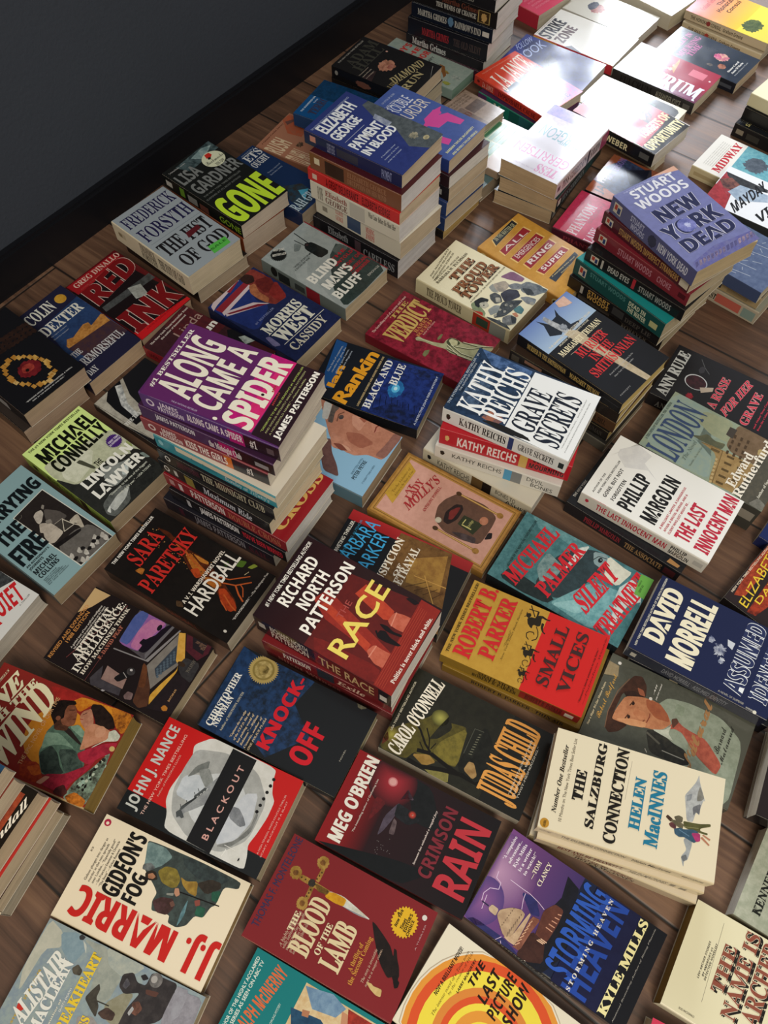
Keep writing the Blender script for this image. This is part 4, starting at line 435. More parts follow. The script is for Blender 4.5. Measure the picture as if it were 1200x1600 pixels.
[[-0.1794,0.6256,0,60.2,0.1099,0.173,0.0296,0.00049],["#8ab4d0","#5a7480","#b89c78",null,1],[["p",[[100,21.7],[100,35.7],[100,63.5],[100,99.1],[97.6,99.5],[57.9,97.6],[56,84.4],[47.6,76.6],[45.6,68],[53.5,50.7],[76.9,36.7]],"#b98068","#a8705a"],["p",[[100,92.5],[100,99.9],[61.1,98],[59.1,89.4],[81.9,92]],"#94685c","#845a50"],["p",[[71.9,57.9],[79.3,69.4],[74.5,83.8],[59.4,76.9],[60.8,65.3]],"#a06450","#935a48"],["p",[[98.8,54],[100,60.3],[100,67.8],[80.4,67.4],[85.1,59.2]],"#c8947c","#bd8670"],["p",[[100,70.9],[100,77.7],[93.3,81.5],[86.8,77.6]],"#b87c66","#c08870"],["p",[[100,27.2],[100,34.6],[92.1,36.4],[76.3,39.3],[74.8,34.3]],"#c8c6c0","#b4b2ac"],["p",[[100,35],[100,41.8],[91.3,40.7],[75,44.7],[74,40.2],[92.1,36.4]],"#4a4644","#6a5a52"],["p",[[55.7,49.9],[63.9,49],[62.1,53.7],[60.8,62.2],[54.1,71],[50.8,78.6],[46.5,75.5],[46.7,66],[43.6,56.2]],"#c08870","#a87460"],["p",[[49.6,54.6],[53.3,60.3],[49.9,69.5],[44.6,63.7]],"#7a4438",null],["p",[[53.8,60.9],[53.7,67.3],[50.4,71.7],[48.8,68.4]],"#c89880",null],["e",88.3,47.6,3.6,2,"#3c3a40","#5a4a44"],["l",[[80,46.8],[90.1,44.5],[97.3,47.3]],1.4,"#6a4638"],["e",101.2,65.1,2.2,1.4,"#5a3028",null],["p",[[98.5,60.5],[100,61.6],[100,67.4],[94.9,66.7]],"#9a5c48",null],["l",[[88.4,78.6],[96.8,77.1],[106.8,78.1]],1.6,"#7a3c30"],["l",[[87.8,78.8],[100.1,79]],0.8,"#c08070"],["p",[[49.2,46],[54,51.3],[37.2,58.7],[24.3,68.4],[10.7,75.3],[9.7,61.7],[29.8,50.6]],"#6a4c48","#5a403e"],["t","WRITTEN WITH",20.9,84.3,48,82.7,22.1,82.5,"#3a5a70","p"],["t","PETER PETRE",17,87.7,46.6,87.1,16.9,84.5,"#24323c","pb"],["t","IT DOESN’T TAKE A HERO",16.3,94.6,46.5,94.9,17.1,93.2,"#3a5a70","p"]],[["q",[[0,0],[62,0],[62,100],[0,100]],"#6a3a3c",null],["q",[[70,0],[100,0],[100,100],[70,100]],"#5a7a88",null]],"pale blue paperback with close-up of an officer face beside the tallest stack","paperbacks laid singly on the floor"],
[[-0.1947,0.9773,0,52.4,0.1065,0.1717,0.0273,0.00131],["#8f9a98","#6a7472","#cfb890",null,1],[["q",[[0,0],[100,0],[100,100],[0,100]],"#9fa8a8","#929c9c"],["q",[[98,0],[100,0],[100,100],[98,100]],"#8a2430",null],["p",[[64.7,48.1],[96.6,41.1],[100,98.4],[40.9,100],[3,98.3],[15,79.5]],"#3a4846","#2d3a38"],["p",[[78,44.4],[95.3,43.8],[97.8,54.9],[75.9,53.6]],"#4c5654","#5a6462"],["p",[[11.6,33.9],[42.5,34],[15.3,47.3],[13.7,63.2],[4.8,79.8],[0,91.1],[0,72.5],[0,45]],"#aab2b2","#9ea8a8"],["p",[[63.9,18.6],[73,23.2],[74.8,41.9],[69.3,44.7],[54.9,42.9],[55.1,24.2]],"#191d1d","#222828"],["l",[[70.7,2.3],[67.8,21.7]],1.6,"#22282a"],["l",[[59.3,8.4],[60.6,21.4]],1.3,"#22282a"],["b",63.5,21.9,3,1.6,"#3c2c2e",null,1,14,0.2],["p",[[54.4,11],[58.8,18.1],[46.9,21.3],[40.9,18.3]],"#6a7474","#7a8484"],["s",22.1,9.5,13,8,"#1c1e1e",26],["t","THE",59.4,55.5,91.2,54.1,61,51.8,"#a82430","sb"],["t","UNTOLD",55.3,61,96.2,61.7,56.9,57.4,"#a82430","sb"],["t","STORY OF",58.2,68.6,99.8,70.1,59.8,65,"#a82430","sb"],["t","AMERICAN",60.3,75.6,97.6,77.2,61.9,72,"#a82430","sb"],["t","SUBMARINE",58,80.7,95.1,82.4,59.6,77.1,"#a82430","sb"],["t","BLIND",7,58.7,65.1,60.1,13.3,48.3,"#e8e8e0","sb+"],["t","MAN'S",12.4,74.9,69.4,74.1,16.6,64.7,"#e8e8e0","sb+"],["t","BLUFF",6.6,88.7,64.5,89.4,12.8,78.7,"#e8e8e0","sb+"],["t","ESPIONAGE",69.9,93.7,95.2,91.3,70.7,91.5,"#c8c8c0","p"],["t","NOT JUST",22.8,2.9,35.6,9.6,25.8,1,"#d8d8d0","sb"],["t","BESTSELLER",14,6.6,30.5,14.4,17,4.7,"#d8d8d0","sb"],["t","“VIVIDLY, STORY OF MEN IN",15.7,32.8,61.6,32.2,16.7,30.8,"#2c3234","pb"],["t","A RACING SEA WAR.”",12.5,35.5,47.7,35.4,13.3,33.6,"#2c3234","pb"]],[["q",[[20,20],[34,20],[34,95],[20,95]],"#22282a",null],["q",[[54,0],[70,0],[70,100],[54,100]],"#8a2430",null],["q",[[40,30],[52,30],[52,80],[40,80]],"#3a4040",null],["e",15,40,4,40,"#1c1e1e",null]],"grey paperback with dark submarine and white title above red words","paperbacks laid singly on the floor"],
[[-0.2679,0.8737,0,53.4,0.1053,0.1751,0.0291,0.00029],["#24305c","#1c2440","#cfb890",null,1],[["q",[[0,0],[100,0],[100,100],[0,100]],"#232c56","#1e2648"],["p",[[96.1,0],[98.2,16.5],[84.9,47.2],[60.1,44.6],[58,16.8],[75.9,0]],"#8a3c34","#6c2c28"],["p",[[0.5,0],[37.8,0],[69.7,0],[69,10.9],[52.2,26.7],[56.3,41.6],[8,53.2],[0.6,16.6]],"#27387a","#22306a"],["q",[[3.7,2],[11.3,0],[64.6,0],[67.2,0.6],[10.9,5],[0,7]],"#cdbcc0",null],["q",[[3.3,7.4],[69.6,5.4],[69.7,11.5],[4.8,14.3]],"#8a2a34",null],["q",[[4.8,14.3],[69,10.9],[67.6,14.3],[2.6,18.1]],"#cdbcc0",null],["q",[[38.6,1.2],[63.8,0],[65.5,0.6],[40.7,4.4]],"#8a2a34",null],["q",[[8.4,15.8],[46.5,27.9],[59.5,39.9],[3.4,20.2]],"#cdbcc0",null],["q",[[7.6,18],[48.2,32.2],[57.2,39.4],[9.1,20.6]],"#7c2434",null],["p",[[69.5,0],[81.9,0],[86.4,7],[78.7,12.8],[67.7,9.9],[67,3.3]],"#3a2622","#2c1c1a"],["p",[[66.8,12.1],[76.4,14],[67,24.1],[67.2,35.9],[58.3,38.8],[56,29.8],[57.1,19]],"#b0704c","#8c5238"],["p",[[80.9,11.6],[100,18.6],[88.3,35.3],[71.2,30.4],[72.4,19.6]],"#6c2824","#582020"],["p",[[72.5,31.5],[99.2,26.3],[84.9,47.2],[70.5,44.4]],"#8c302c","#722624"],["p",[[6,62.5],[11.8,64.5],[9.4,78.8],[1.1,74.9]],"#7c78a0","#6a6690"],["t","MORRIS",11.4,63.5,86.8,63.6,15.5,53,"#dfe0d4","b+"],["t","WEST",13.8,81.1,85.8,77.3,15.9,67.1,"#dfe0d4","b+"],["t","CASSIDY",12,91.4,85.9,93.7,15.6,82.6,"#d4d0c0","b"],["l",[[12.9,80.4],[97.2,82.4]],0.9,"#dfe0d4"],["t","#1 BESTSELLER",15.8,49.2,56.2,45.2,17.3,47.2,"#8a94c0","p"]],[["q",[[0,0],[100,0],[100,100],[0,100]],"#20284a",null]],"blue paperback with red and white flag and large white letters","paperbacks laid singly on the floor"],
[[-0.4971,0.9218,0,52,0.1041,0.1714,0.0207,0.00093],["#5c1218","#3a1014","#b89878",null,1],[["q",[[0.6,9.6],[85.9,3.9],[99.4,98.6],[3.8,100]],"#1c1416",null],["q",[[2.9,0.7],[92.7,2.4],[96.5,14.3],[3.6,16.1]],"#9a1c22",null],["q",[[2.7,88.8],[100,95.3],[100,99.4],[0.1,100]],"#c81e24",null],["t","GREG DINALLO",8.5,9.3,107,9,11.8,3.3,"#d8b4a8","b"],["t","AUTHOR OF ROCKETS RED GLARE",12.4,14.4,70.5,14.1,13.1,12.5,"#a84c48","p"],["q",[[7.8,44.3],[98.7,46.9],[98.5,55.4],[6,51.1]],"#3a3c3c","#55585a"],["q",[[57.6,45.2],[75.5,50.5],[68.3,66.1],[50.6,60.8]],"#a8aca8","#8a8c88"],["t","RED",8.8,40.9,110.4,33.9,9.5,16.4,"#d8c0b8","x+"],["t","INK",8.8,91.6,98.1,91.3,6.2,63.5,"#d8c0b8","x+"],["t","RED",8.8,40.9,110.4,33.9,9.5,16.4,"#7a161a","x"],["t","INK",8.8,91.6,98.1,91.3,6.2,63.5,"#7a161a","x"],["t","A NOVEL OF SUSPENSE AND BETRAYAL",19.7,94.1,85.6,96.2,20,92.3,"#8a1418","p"]],[],"black and red paperback with huge red title letters near the dark wall","paperbacks laid singly on the floor"],
[[-0.5632,0.8386,0,52.1,0.1025,0.1786,0.0285,0.00102],["#23233c","#1c1c30","#c9a982",null,1],[["q",[[29.7,24.6],[100,21],[100,82.8],[41.2,81.5],[11.9,74.6]],"#2c4470","#24365c"],["q",[[25.5,55.3],[98.5,55.9],[100,82.1],[29.7,78.6]],"#6a4a3c","#8a5a34"],["q",[[34.4,50.7],[42.8,53.2],[67.9,48.9],[75.5,50.6],[74.2,55.4],[98.4,52],[100,54.8],[97.1,64.6],[68.3,64.4],[40,64.2],[25.2,60.7],[25.1,56.9]],"#c8904c","#9a6430"],["b",69,53.5,6,3.6,"#b07a3c","#8a5a2c",3,12,0.3],["q",[[23.4,59.3],[98.6,63.7],[99.8,83.7],[31.2,81.5]],"#3c2c3c","#4c3434"],["t","COLIN",17.5,16.6,66.9,18.1,21.1,3.9,"#dcdcd4","b"],["t","DEXTER",17.4,33.5,91.7,38.3,21.2,22.2,"#dcdcd4","b"],["e",81.4,11.9,8.6,5.4,"#d0a03c","#b8862c"],["t","The superb conclusion",22.9,38.5,51.7,40.8,23.2,37.2,"#b8c0d0","i"],["t","“Dexter is a magician”",21.2,42.9,50.2,44.4,21.5,41.6,"#b8c0d0","i"],["t","THE",16.9,71.9,33.9,70.7,19.6,65.7,"#c4c4c8","b"],["t","REMORSEFUL",17,82.8,93.9,86,20.9,73.9,"#c4c4c8","b"],["t","DAY",9,95.6,27.2,94.8,12.2,89.1,"#c4c4c8","b"]],[],"dark blue paperback with golden spires and round gold seal","paperbacks laid singly on the floor"],
[[-0.6303,0.7556,0,49.8,0.1064,0.173,0.029,0],["#38302c","#1c1a1a","#b5977a",null,1],[["q",[[20,60],[90,60],[90,85],[20,85]],"#4a1c1c",null]],[],"dark brown covered paperback under the gold puzzle ring book, left edge","paperbacks laid singly on the floor"],
[[-0.6254,0.7636,0.0296,50.7,0.1078,0.1775,0.0294,0.0006],["#17171b","#141418","#b5977a",null,1],[["b",60.2,26.6,4.6,3,"#33221c","#241a18",0,8,0.3],["b",52.4,31.3,4.6,3,"#33221c","#241a18",1,8,0.3],["b",44.7,36,4.6,3,"#33221c","#241a18",2,8,0.3],["b",66.7,26.9,4.6,3,"#33221c","#241a18",3,8,0.3],["b",58.9,31.7,4.6,3,"#33221c","#241a18",4,8,0.3],["b",51.1,36.4,4.6,3,"#33221c","#241a18",5,8,0.3],["b",73.2,27.3,4.6,3,"#33221c","#241a18",6,8,0.3],["b",65.3,32.1,4.6,3,"#33221c","#241a18",7,8,0.3],["b",57.5,36.8,4.6,3,"#33221c","#241a18",8,8,0.3],["b",79.8,27.7,4.6,3,"#33221c","#241a18",9,8,0.3],["b",71.9,32.5,4.6,3,"#33221c","#241a18",10,8,0.3],["b",64,37.3,4.6,3,"#33221c","#241a18",11,8,0.3],["b",86.4,28.1,4.6,3,"#33221c","#241a18",12,8,0.3],["b",78.4,32.9,4.6,3,"#33221c","#241a18",13,8,0.3],["b",70.5,37.7,4.6,3,"#33221c","#241a18",14,8,0.3],["b",93,28.5,4.6,3,"#33221c","#241a18",15,8,0.3],["b",85,33.3,4.6,3,"#33221c","#241a18",16,8,0.3],["b",77,38.1,4.6,3,"#33221c","#241a18",17,8,0.3],["b",99.7,28.9,4.6,3,"#33221c","#241a18",18,8,0.3],["b",91.6,33.7,4.6,3,"#33221c","#241a18",19,8,0.3],["b",83.5,38.5,4.6,3,"#33221c","#241a18",20,8,0.3],["b",106.3,29.3,4.6,3,"#33221c","#241a18",21,8,0.3],["b",98.2,34.1,4.6,3,"#33221c","#241a18",22,8,0.3],["b",90.1,38.9,4.6,3,"#33221c","#241a18",23,8,0.3],["b",113,29.7,4.6,3,"#33221c","#241a18",24,8,0.3],["b",104.8,34.6,4.6,3,"#33221c","#241a18",25,8,0.3],["b",96.7,39.3,4.6,3,"#33221c","#241a18",26,8,0.3],["q",[[68.1,83.2],[72.8,83],[73.6,86.6],[68.9,87.1]],"#d8b060","#a8742c"],["q",[[61.2,83.3],[67.6,83.1],[68.6,88],[62.1,88.5]],"#e0c484","#a8742c"],["q",[[57.2,85.3],[61.8,85.1],[62.6,88.6],[58,89.2]],"#c8984c","#a8742c"],["q",[[52.6,87.3],[59,87.1],[59.9,92.1],[53.5,92.5]],"#e0c484","#a8742c"],["q",[[46.6,86],[51.7,85.8],[52.6,89.7],[47.4,90.2]],"#d8b060","#a8742c"],["q",[[40.8,83.9],[47.4,83.7],[48.4,88.8],[41.7,89.3]],"#b8843c","#a8742c"],["q",[[34.5,82.6],[39.3,82.4],[40.2,86.2],[35.3,86.7]],"#c8984c","#a8742c"],["q",[[32.1,77.3],[37.3,77.1],[38.2,81.2],[33,81.7]],"#c8984c","#a8742c"],["q",[[27.1,73.7],[32.7,73.5],[33.6,77.9],[28,78.4]],"#c8984c","#a8742c"],["q",[[23.2,68.7],[28.6,68.4],[29.6,72.7],[24.1,73.2]],"#e0c484","#a8742c"],["q",[[21.5,63.6],[28.3,63.3],[29.3,68.6],[22.5,69.1]],"#b8843c","#a8742c"],["q",[[23.3,61.2],[29.4,61],[30.4,65.8],[24.2,66.3]],"#b8843c","#a8742c"],["q",[[23.9,55.8],[29,55.5],[29.9,59.5],[24.7,60.1]],"#b8843c","#a8742c"],["q",[[26.8,52.7],[32.1,52.4],[33.1,56.6],[27.7,57.2]],"#b8843c","#a8742c"],["q",[[28.8,48.6],[34.6,48.4],[35.6,53],[29.7,53.5]],"#b8843c","#a8742c"],["q",[[35.1,48.5],[40.3,48.3],[41.3,52.4],[35.9,53]],"#c8984c","#a8742c"],["q",[[39.3,46.1],[45.7,45.9],[46.6,50.9],[40.2,51.4]],"#b8843c","#a8742c"],["q",[[47.6,47.2],[53.8,46.9],[54.7,51.8],[48.4,52.4]],"#b8843c","#a8742c"],["q",[[51.5,50.3],[57.3,50],[58.2,54.6],[52.4,55.1]],"#d8b060","#a8742c"],["q",[[57.5,52.8],[62.1,52.6],[63,56.2],[58.3,56.8]],"#c8984c","#a8742c"],["q",[[61.3,56.6],[67.2,56.4],[68.2,61],[62.1,61.6]],"#d8b060","#a8742c"],["q",[[64.6,59.8],[71.3,59.6],[72.2,64.8],[65.4,65.3]],"#d8b060","#a8742c"],["q",[[68.7,65.7],[73.9,65.5],[74.8,69.6],[69.5,70.1]],"#c8984c","#a8742c"],["q",[[70,70.4],[76.8,70.2],[77.7,75.4],[70.9,75.9]],"#d8b060","#a8742c"],["q",[[68.5,73],[73.7,72.8],[74.6,76.8],[69.3,77.3]],"#d8b060","#a8742c"],["q",[[67.8,77],[72.4,76.7],[73.3,80.3],[68.6,80.9]],"#d8b060","#a8742c"],["b",52,67.9,17,9.5,"#7a2228","#5a161c",3,16,0.2],["b",51.2,66.5,9,5,"#a84438","#7a2426",4,14,0.2],["b",48.7,68,2.6,1.8,"#1c1412",null,1,14,0.2],["t","“MEDICINE HOUSE. MEDICINE SUSPENSE. A THRILL",14.3,92.6,89.2,93.7,14.8,91.4,"#c8c8c8","sb"],["t","RIDE IN THE WORLD OF CHILLERS.”",21.1,95.2,73.3,96.2,21.4,94.2,"#c8c8c8","sb"]],[["q",[[60,30],[76,30],[76,90],[60,90]],"#a8a4a0",null]],"black paperback with ring of gold puzzle pieces around red centre, left edge","paperbacks laid singly on the floor"],
[[-0.4159,0.7016,0,54.1,0.1055,0.173,0.0155,0.00088],["#1d1d20","#1c1c1e","#c9bda4",null,1],[["q",[[1.3,0],[34.8,0],[61,0.3],[53.2,46.8],[5.8,64.9],[0,33.6]],"#b8b4a8","#9a968c"],["q",[[55.8,0],[96.9,0],[90.6,25.1],[36.2,32.5],[40.7,17.6]],"#1c1c20",null],["q",[[27,0],[50.5,0],[26,24],[24.2,44.5],[9.9,43.4],[10.7,18.5],[14.1,6.6]],"#17171a",null],["q",[[39.1,1.1],[46.9,3.9],[28.6,22.4],[24.2,37.2],[17.4,38.8],[20.9,19.7]],"#d8dad8","#8a8e90"],["l",[[1.3,-0.4],[5.8,64.9]],0.6,"#5a5650"],["l",[[-6,33.6],[14.1,36]],0.6,"#5a5650"],["t","THE TEST",-2.6,36.4,31.8,40,-0.6,32.8,"#d8d8d4","b"]],[],"black and pale paperback with white curved shape, half hidden by tallest stack","paperbacks laid singly on the floor"],
[[-0.3577,0.8022,0,58.1,0.097,0.173,0.023,0.0001],["#4a2424","#8a2028","#b89878",null,1],[["q",[[0,1.4],[39.2,0],[73,0],[100,0],[100,76.7],[0,77.8]],"#43262a","#3a2024"],["q",[[51.9,0],[100,1.1],[100,45.8],[34.9,44.6]],"#5c2428","#4a2026"],["t","The New York Times bestseller from",8.7,4.6,102.1,6,10,2.7,"#dcd0c8","sb"],["t","the author of Remembered",25.2,8.8,84.9,9.6,26.7,7,"#dcd0c8","sb"],["t","Linda",42.2,21,106.4,22.6,45.9,12.1,"#a88a80","p"],["t","Cajun",41.5,38.6,100.6,37.8,43.6,31.4,"#f0ece4","sb+"],["q",[[94.8,49.8],[100,53.1],[100,75.8],[69.8,75.9],[77.5,58.7]],"#1c1c1e",null],["q",[[92.6,63.2],[100,66.6],[100,77.7],[86.9,73.3]],"#c8d4cc","#8a9490"]],[["t","LINDA",5,70,15,70,5,30,"#3a1418","pb"]],"maroon paperback with thin pale author letters, half hidden behind tallest stack","paperbacks laid singly on the floor"],
[[-0.4923,0.6071,0,52.8,0.103,0.1726,0.029,0.0001],["#2e3330","#a8c05c","#b8a07c",null,1],[["q",[[0,0],[100,0],[100,40],[0,40]],"#daf498",null],["q",[[0,40],[100,40],[100,100],[0,100]],"#2f302e","#262826"],["p",[[4.3,21],[48.4,28.9],[80,33.3],[98.6,37.6],[100,48.8],[100,76.3],[90.2,68.4],[66.6,56.6],[34.5,57.7],[11.4,55.7],[0,36.7]],"#c9cdb0","#b2b79a"],["p",[[18,31.7],[45.5,33.3],[63.1,40.4],[43.6,51.8],[14.5,54.9],[7.9,43.3]],"#dee0cc","#c8ccb4"],["p",[[34.2,39.5],[41.1,39.9],[45.9,55.2],[41.9,55.3]],"#4c4e40",null],["p",[[99.5,55.4],[100,60.9],[97.4,64],[94.7,58.4]],"#8a9a58","#a0aa70"],["p",[[92.8,62],[100,70.1],[100,82.6],[94.8,91.9],[77.5,88.1],[85.5,71.4]],"#2a2a28","#1f201f"],["p",[[95.4,72.5],[100,74.3],[100,82],[95.8,79.4]],"#8c9a94","#6c7874"],["p",[[47.3,57.9],[72.2,67.6],[83.8,70],[63.3,80.2],[40.6,80.1],[37.2,72.7]],"#7c8280","#969c98"],["p",[[11.6,84.2],[31.6,81],[54.1,85.9],[54,90.7],[37.7,98.4],[10.1,100],[5.1,93]],"#6c706e","#4a4e4c"],["p",[[14.4,89.5],[34.4,86.4],[52.6,88],[37.7,93.7],[15,96.2]],"#a8acaa","#c8ccc8"],["p",[[8.4,91],[17.4,88.8],[9.5,94.9]],"#d8dcd8",null],["p",[[67.5,70.5],[75,73],[62.4,79.6],[58.2,76.3]],"#b8c4c4","#d0d8d8"],["p",[[66,90.4],[70.1,98.5],[65.3,97.9],[63.4,93.2]],"#b8bcb8","#8c908c"],["p",[[62.1,81],[93.1,90.5],[79,99],[44.3,100],[37.7,98.4]],"#232423","#2e302e"],["t","THE #1 NEW YORK TIMES BESTSELLER",6.8,4,96.1,4.6,7.2,1.7,"#242c14","sb"],["t","MICHAEL",7,20.6,100,24.4,10.2,6.7,"#14170e","sb+"],["t","CONNELLY",9.3,36.3,97.5,39,13.5,22.4,"#14170e","sb+"],["s",88.8,48.2,11,7,"#4a2a78",24],["t","FIRST TIME",80.9,47.1,98.6,48.1,82,45.2,"#e8e0f0","sb"],["t","IN PAPERBACK",78.9,49.5,98,51,80,47.7,"#e8e0f0","sb"],["t","THE",46,56,58,56.3,49.5,50.6,"#16180f","sb"],["t","LINCOLN",13.2,63.9,95.9,67.2,17.9,54.9,"#f4f4ec","sb+"],["t","LAWYER",13,77.8,95.5,80,17.6,68.3,"#f4f4ec","sb+"],["t","“Deserves to be one of the biggest",26,81.8,92.1,85.6,26.8,79.9,"#d0d4c8","pb"],["t","novels of the year.” —USA TODAY",31.8,86.3,91.9,90.4,32.6,84.4,"#d0d4c8","pb"]],[["q",[[0,0],[22,0],[22,100],[0,100]],"#a9c25a",null],["q",[[8,35],[14,35],[14,75],[8,75]],"#2a3018",null],["t","MICHAEL CONNELLY",25,80,62,80,25,25,"#2a3018","sb"],["q",[[64,0],[72,0],[72,100],[64,100]],"#3a3424",null],["q",[[92,0],[100,0],[100,100],[92,100]],"#8aa040",null]],"lime green topped paperback with black author letters and grey car below","paperbacks laid singly on the floor"],
[[-0.553,0.5031,0,54.2,0.1079,0.1779,0.0285,0.00033],["#8aaab0","#46585c","#b09874",null,1],[["q",[[91.3,28.8],[95.7,100],[45.4,98.9],[42,30.2]],"#d8d8ce",null],["q",[[90.2,29.5],[94.8,99.7],[46.6,98.2],[43.1,30.8]],"#2b2624","#262120"],["p",[[45.3,74.6],[72,73.3],[91.3,78.8],[94.8,99.7],[46.6,98.2]],"#6c6864","#5c5854"],["p",[[72.7,42.4],[81.9,52.7],[83.1,60.9],[71.7,61.1],[59.8,57.2],[64.9,49.4]],"#4e4946","#5a5450"],["p",[[55.8,49],[64.5,55.1],[65.2,61.7],[65.2,68.9],[49.7,70.1],[44.5,68.1],[46.7,60.5],[50.1,57.4],[47.7,55.4]],"#c0b6a8","#a69c90"],["p",[[63.9,40],[70,41.5],[68.6,45.1],[59.3,49.5],[55,49.6],[54.8,47],[58.1,41.2]],"#a8a096","#c4bcb0"],["p",[[75.6,38.7],[77,40.5],[71.9,43],[71.7,40.4]],"#8a847c",null],["p",[[62.5,51],[68.1,52.7],[66.3,56.6],[60.5,54.1]],"#7c766e","#8c867e"],["p",[[65.9,58.6],[76.4,59],[78.5,69.2],[67.2,69.3],[64.8,63.8]],"#3a3632","#47423e"],["p",[[79.3,65.1],[89.3,65],[92,66],[89.4,71.1],[84.4,77.8],[81.2,76.3],[82.5,70.2],[79.3,68.7]],"#c4bcac","#a49a8a"],["l",[[76.2,60],[79.3,68.7],[82.5,73.7]],1.1,"#c8c0b0"],["l",[[77,59.5],[65.9,68.8],[79.7,70.2]],0.9,"#c8c0b0"],["l",[[65.9,58.6],[77,59.5]],0.7,"#a8a094"],["p",[[44.7,70.6],[81.2,76.3],[78,78.4],[52,75.6],[45.3,74.6]],"#191616","#231f1f"],["l",[[45.6,35],[49.5,34.7],[51.2,33]],0.6,"#6a645c"],["p",[[78.4,89.4],[84.1,87.7],[84.6,89.9],[81.8,93.4],[78.6,91.9]],"#a8a49c","#c8c4bc"],["p",[[86.2,92.4],[91.9,90.6],[92.5,92.9],[89.6,96.4],[86.4,94.9]],"#a8a49c","#c8c4bc"],["p",[[69.4,92.5],[75,90.7],[75.6,92.9],[72.7,96.4],[69.6,94.9]],"#a8a49c","#c8c4bc"],["p",[[58.9,93],[64.5,91.2],[65,93.5],[62.3,96.9],[59.1,95.5]],"#a8a49c","#c8c4bc"],["p",[[55.8,88],[61.3,86.3],[61.9,88.5],[59.1,92],[56,90.5]],"#a8a49c","#c8c4bc"],["p",[[45,87.1],[50.5,85.3],[51.1,87.6],[48.3,91],[45.2,89.6]],"#a8a49c","#c8c4bc"],["p",[[49.5,95.5],[55,93.7],[55.6,96],[52.8,99.4],[49.7,97.9]],"#a8a49c","#c8c4bc"],["p",[[53.8,97.9],[59.3,96.2],[59.9,98.4],[57.1,100],[54,100]],"#a8a49c","#c8c4bc"],["p",[[75.6,92.9],[81.2,91.2],[81.8,93.4],[78.9,96.9],[75.7,95.4]],"#a8a49c","#c8c4bc"],["p",[[86.1,95.9],[91.8,94.2],[92.4,96.4],[89.5,99.9],[86.3,98.4]],"#a8a49c","#c8c4bc"],["b",83.4,92.4,3.4,1.8,"#1c1a1a",null,0,8,0.4],["b",67.8,93.5,3.4,1.8,"#1c1a1a",null,1,8,0.4],["b",63.1,89.5,3.4,1.8,"#1c1a1a",null,2,8,0.4],["b",48.9,91.5,3.4,1.8,"#1c1a1a",null,3,8,0.4],["b",77.2,91.9,3.4,1.8,"#1c1a1a",null,4,8,0.4],["t","CARRYING",-14.1,27.2,95.4,23.9,-13.3,15.2,"#141a1e","x"],["t","THE",7.8,45.6,42.4,44.4,10,32.9,"#141a1e","x"],["t","FIRE",5,65.5,45.1,66.9,5.7,49.2,"#141a1e","x"],["t","AN ASTRONAUT'S",5.8,69.7,40.6,69.8,6.9,68,"#1c2428","sb"],["t","JOURNEYS",5.9,73.3,27.4,72.4,7,71.2,"#1c2428","sb"],["t","MICHAEL",6.3,78.8,38.8,78.7,7.6,74.6,"#1c2428","sb"],["t","COLLINS",6.4,83.5,36.3,83.4,7.9,79.6,"#1c2428","sb"],["t","author of Liftoff",7.1,86.4,27.3,85.9,7.5,85.5,"#3a4a50","pb"],["t","With a foreword by",7.1,88.3,30,86.8,7.4,87.4,"#3a4a50","pb"],["t","CHARLES A. LINDBERGH",7.1,90.2,32.8,87.7,7.4,89.3,"#3a4a50","pb"],["t","and a new Preface",7,92,35.6,88.6,7.4,91.1,"#3a4a50","pb"],["t","by the author",7,93.9,38.3,89.5,7.4,93,"#3a4a50","pb"]],[],"pale blue paperback with black-and-white lunar lander photo","paperbacks laid singly on the floor"],
[[-0.6284,0.3942,0,60,0.1065,0.173,0.0303,0.00109],["#d8d8d6","#c8c4bc","#cfc6b6",null,1],[["q",[[100,60.5],[99.5,76.9],[83.4,72.2],[28,41.8],[60,35]],"#4a4e50","#2c2e30"],["t","A QUIET",28.4,85.5,94.3,93,37.8,70,"#c8242a","sb"],["t","A THRILLER",78.1,94,95.2,94.9,78.3,92.8,"#5a5a58","pb"]],[],"white paperback with red title letters cut off by left edge","paperbacks laid singly on the floor"],
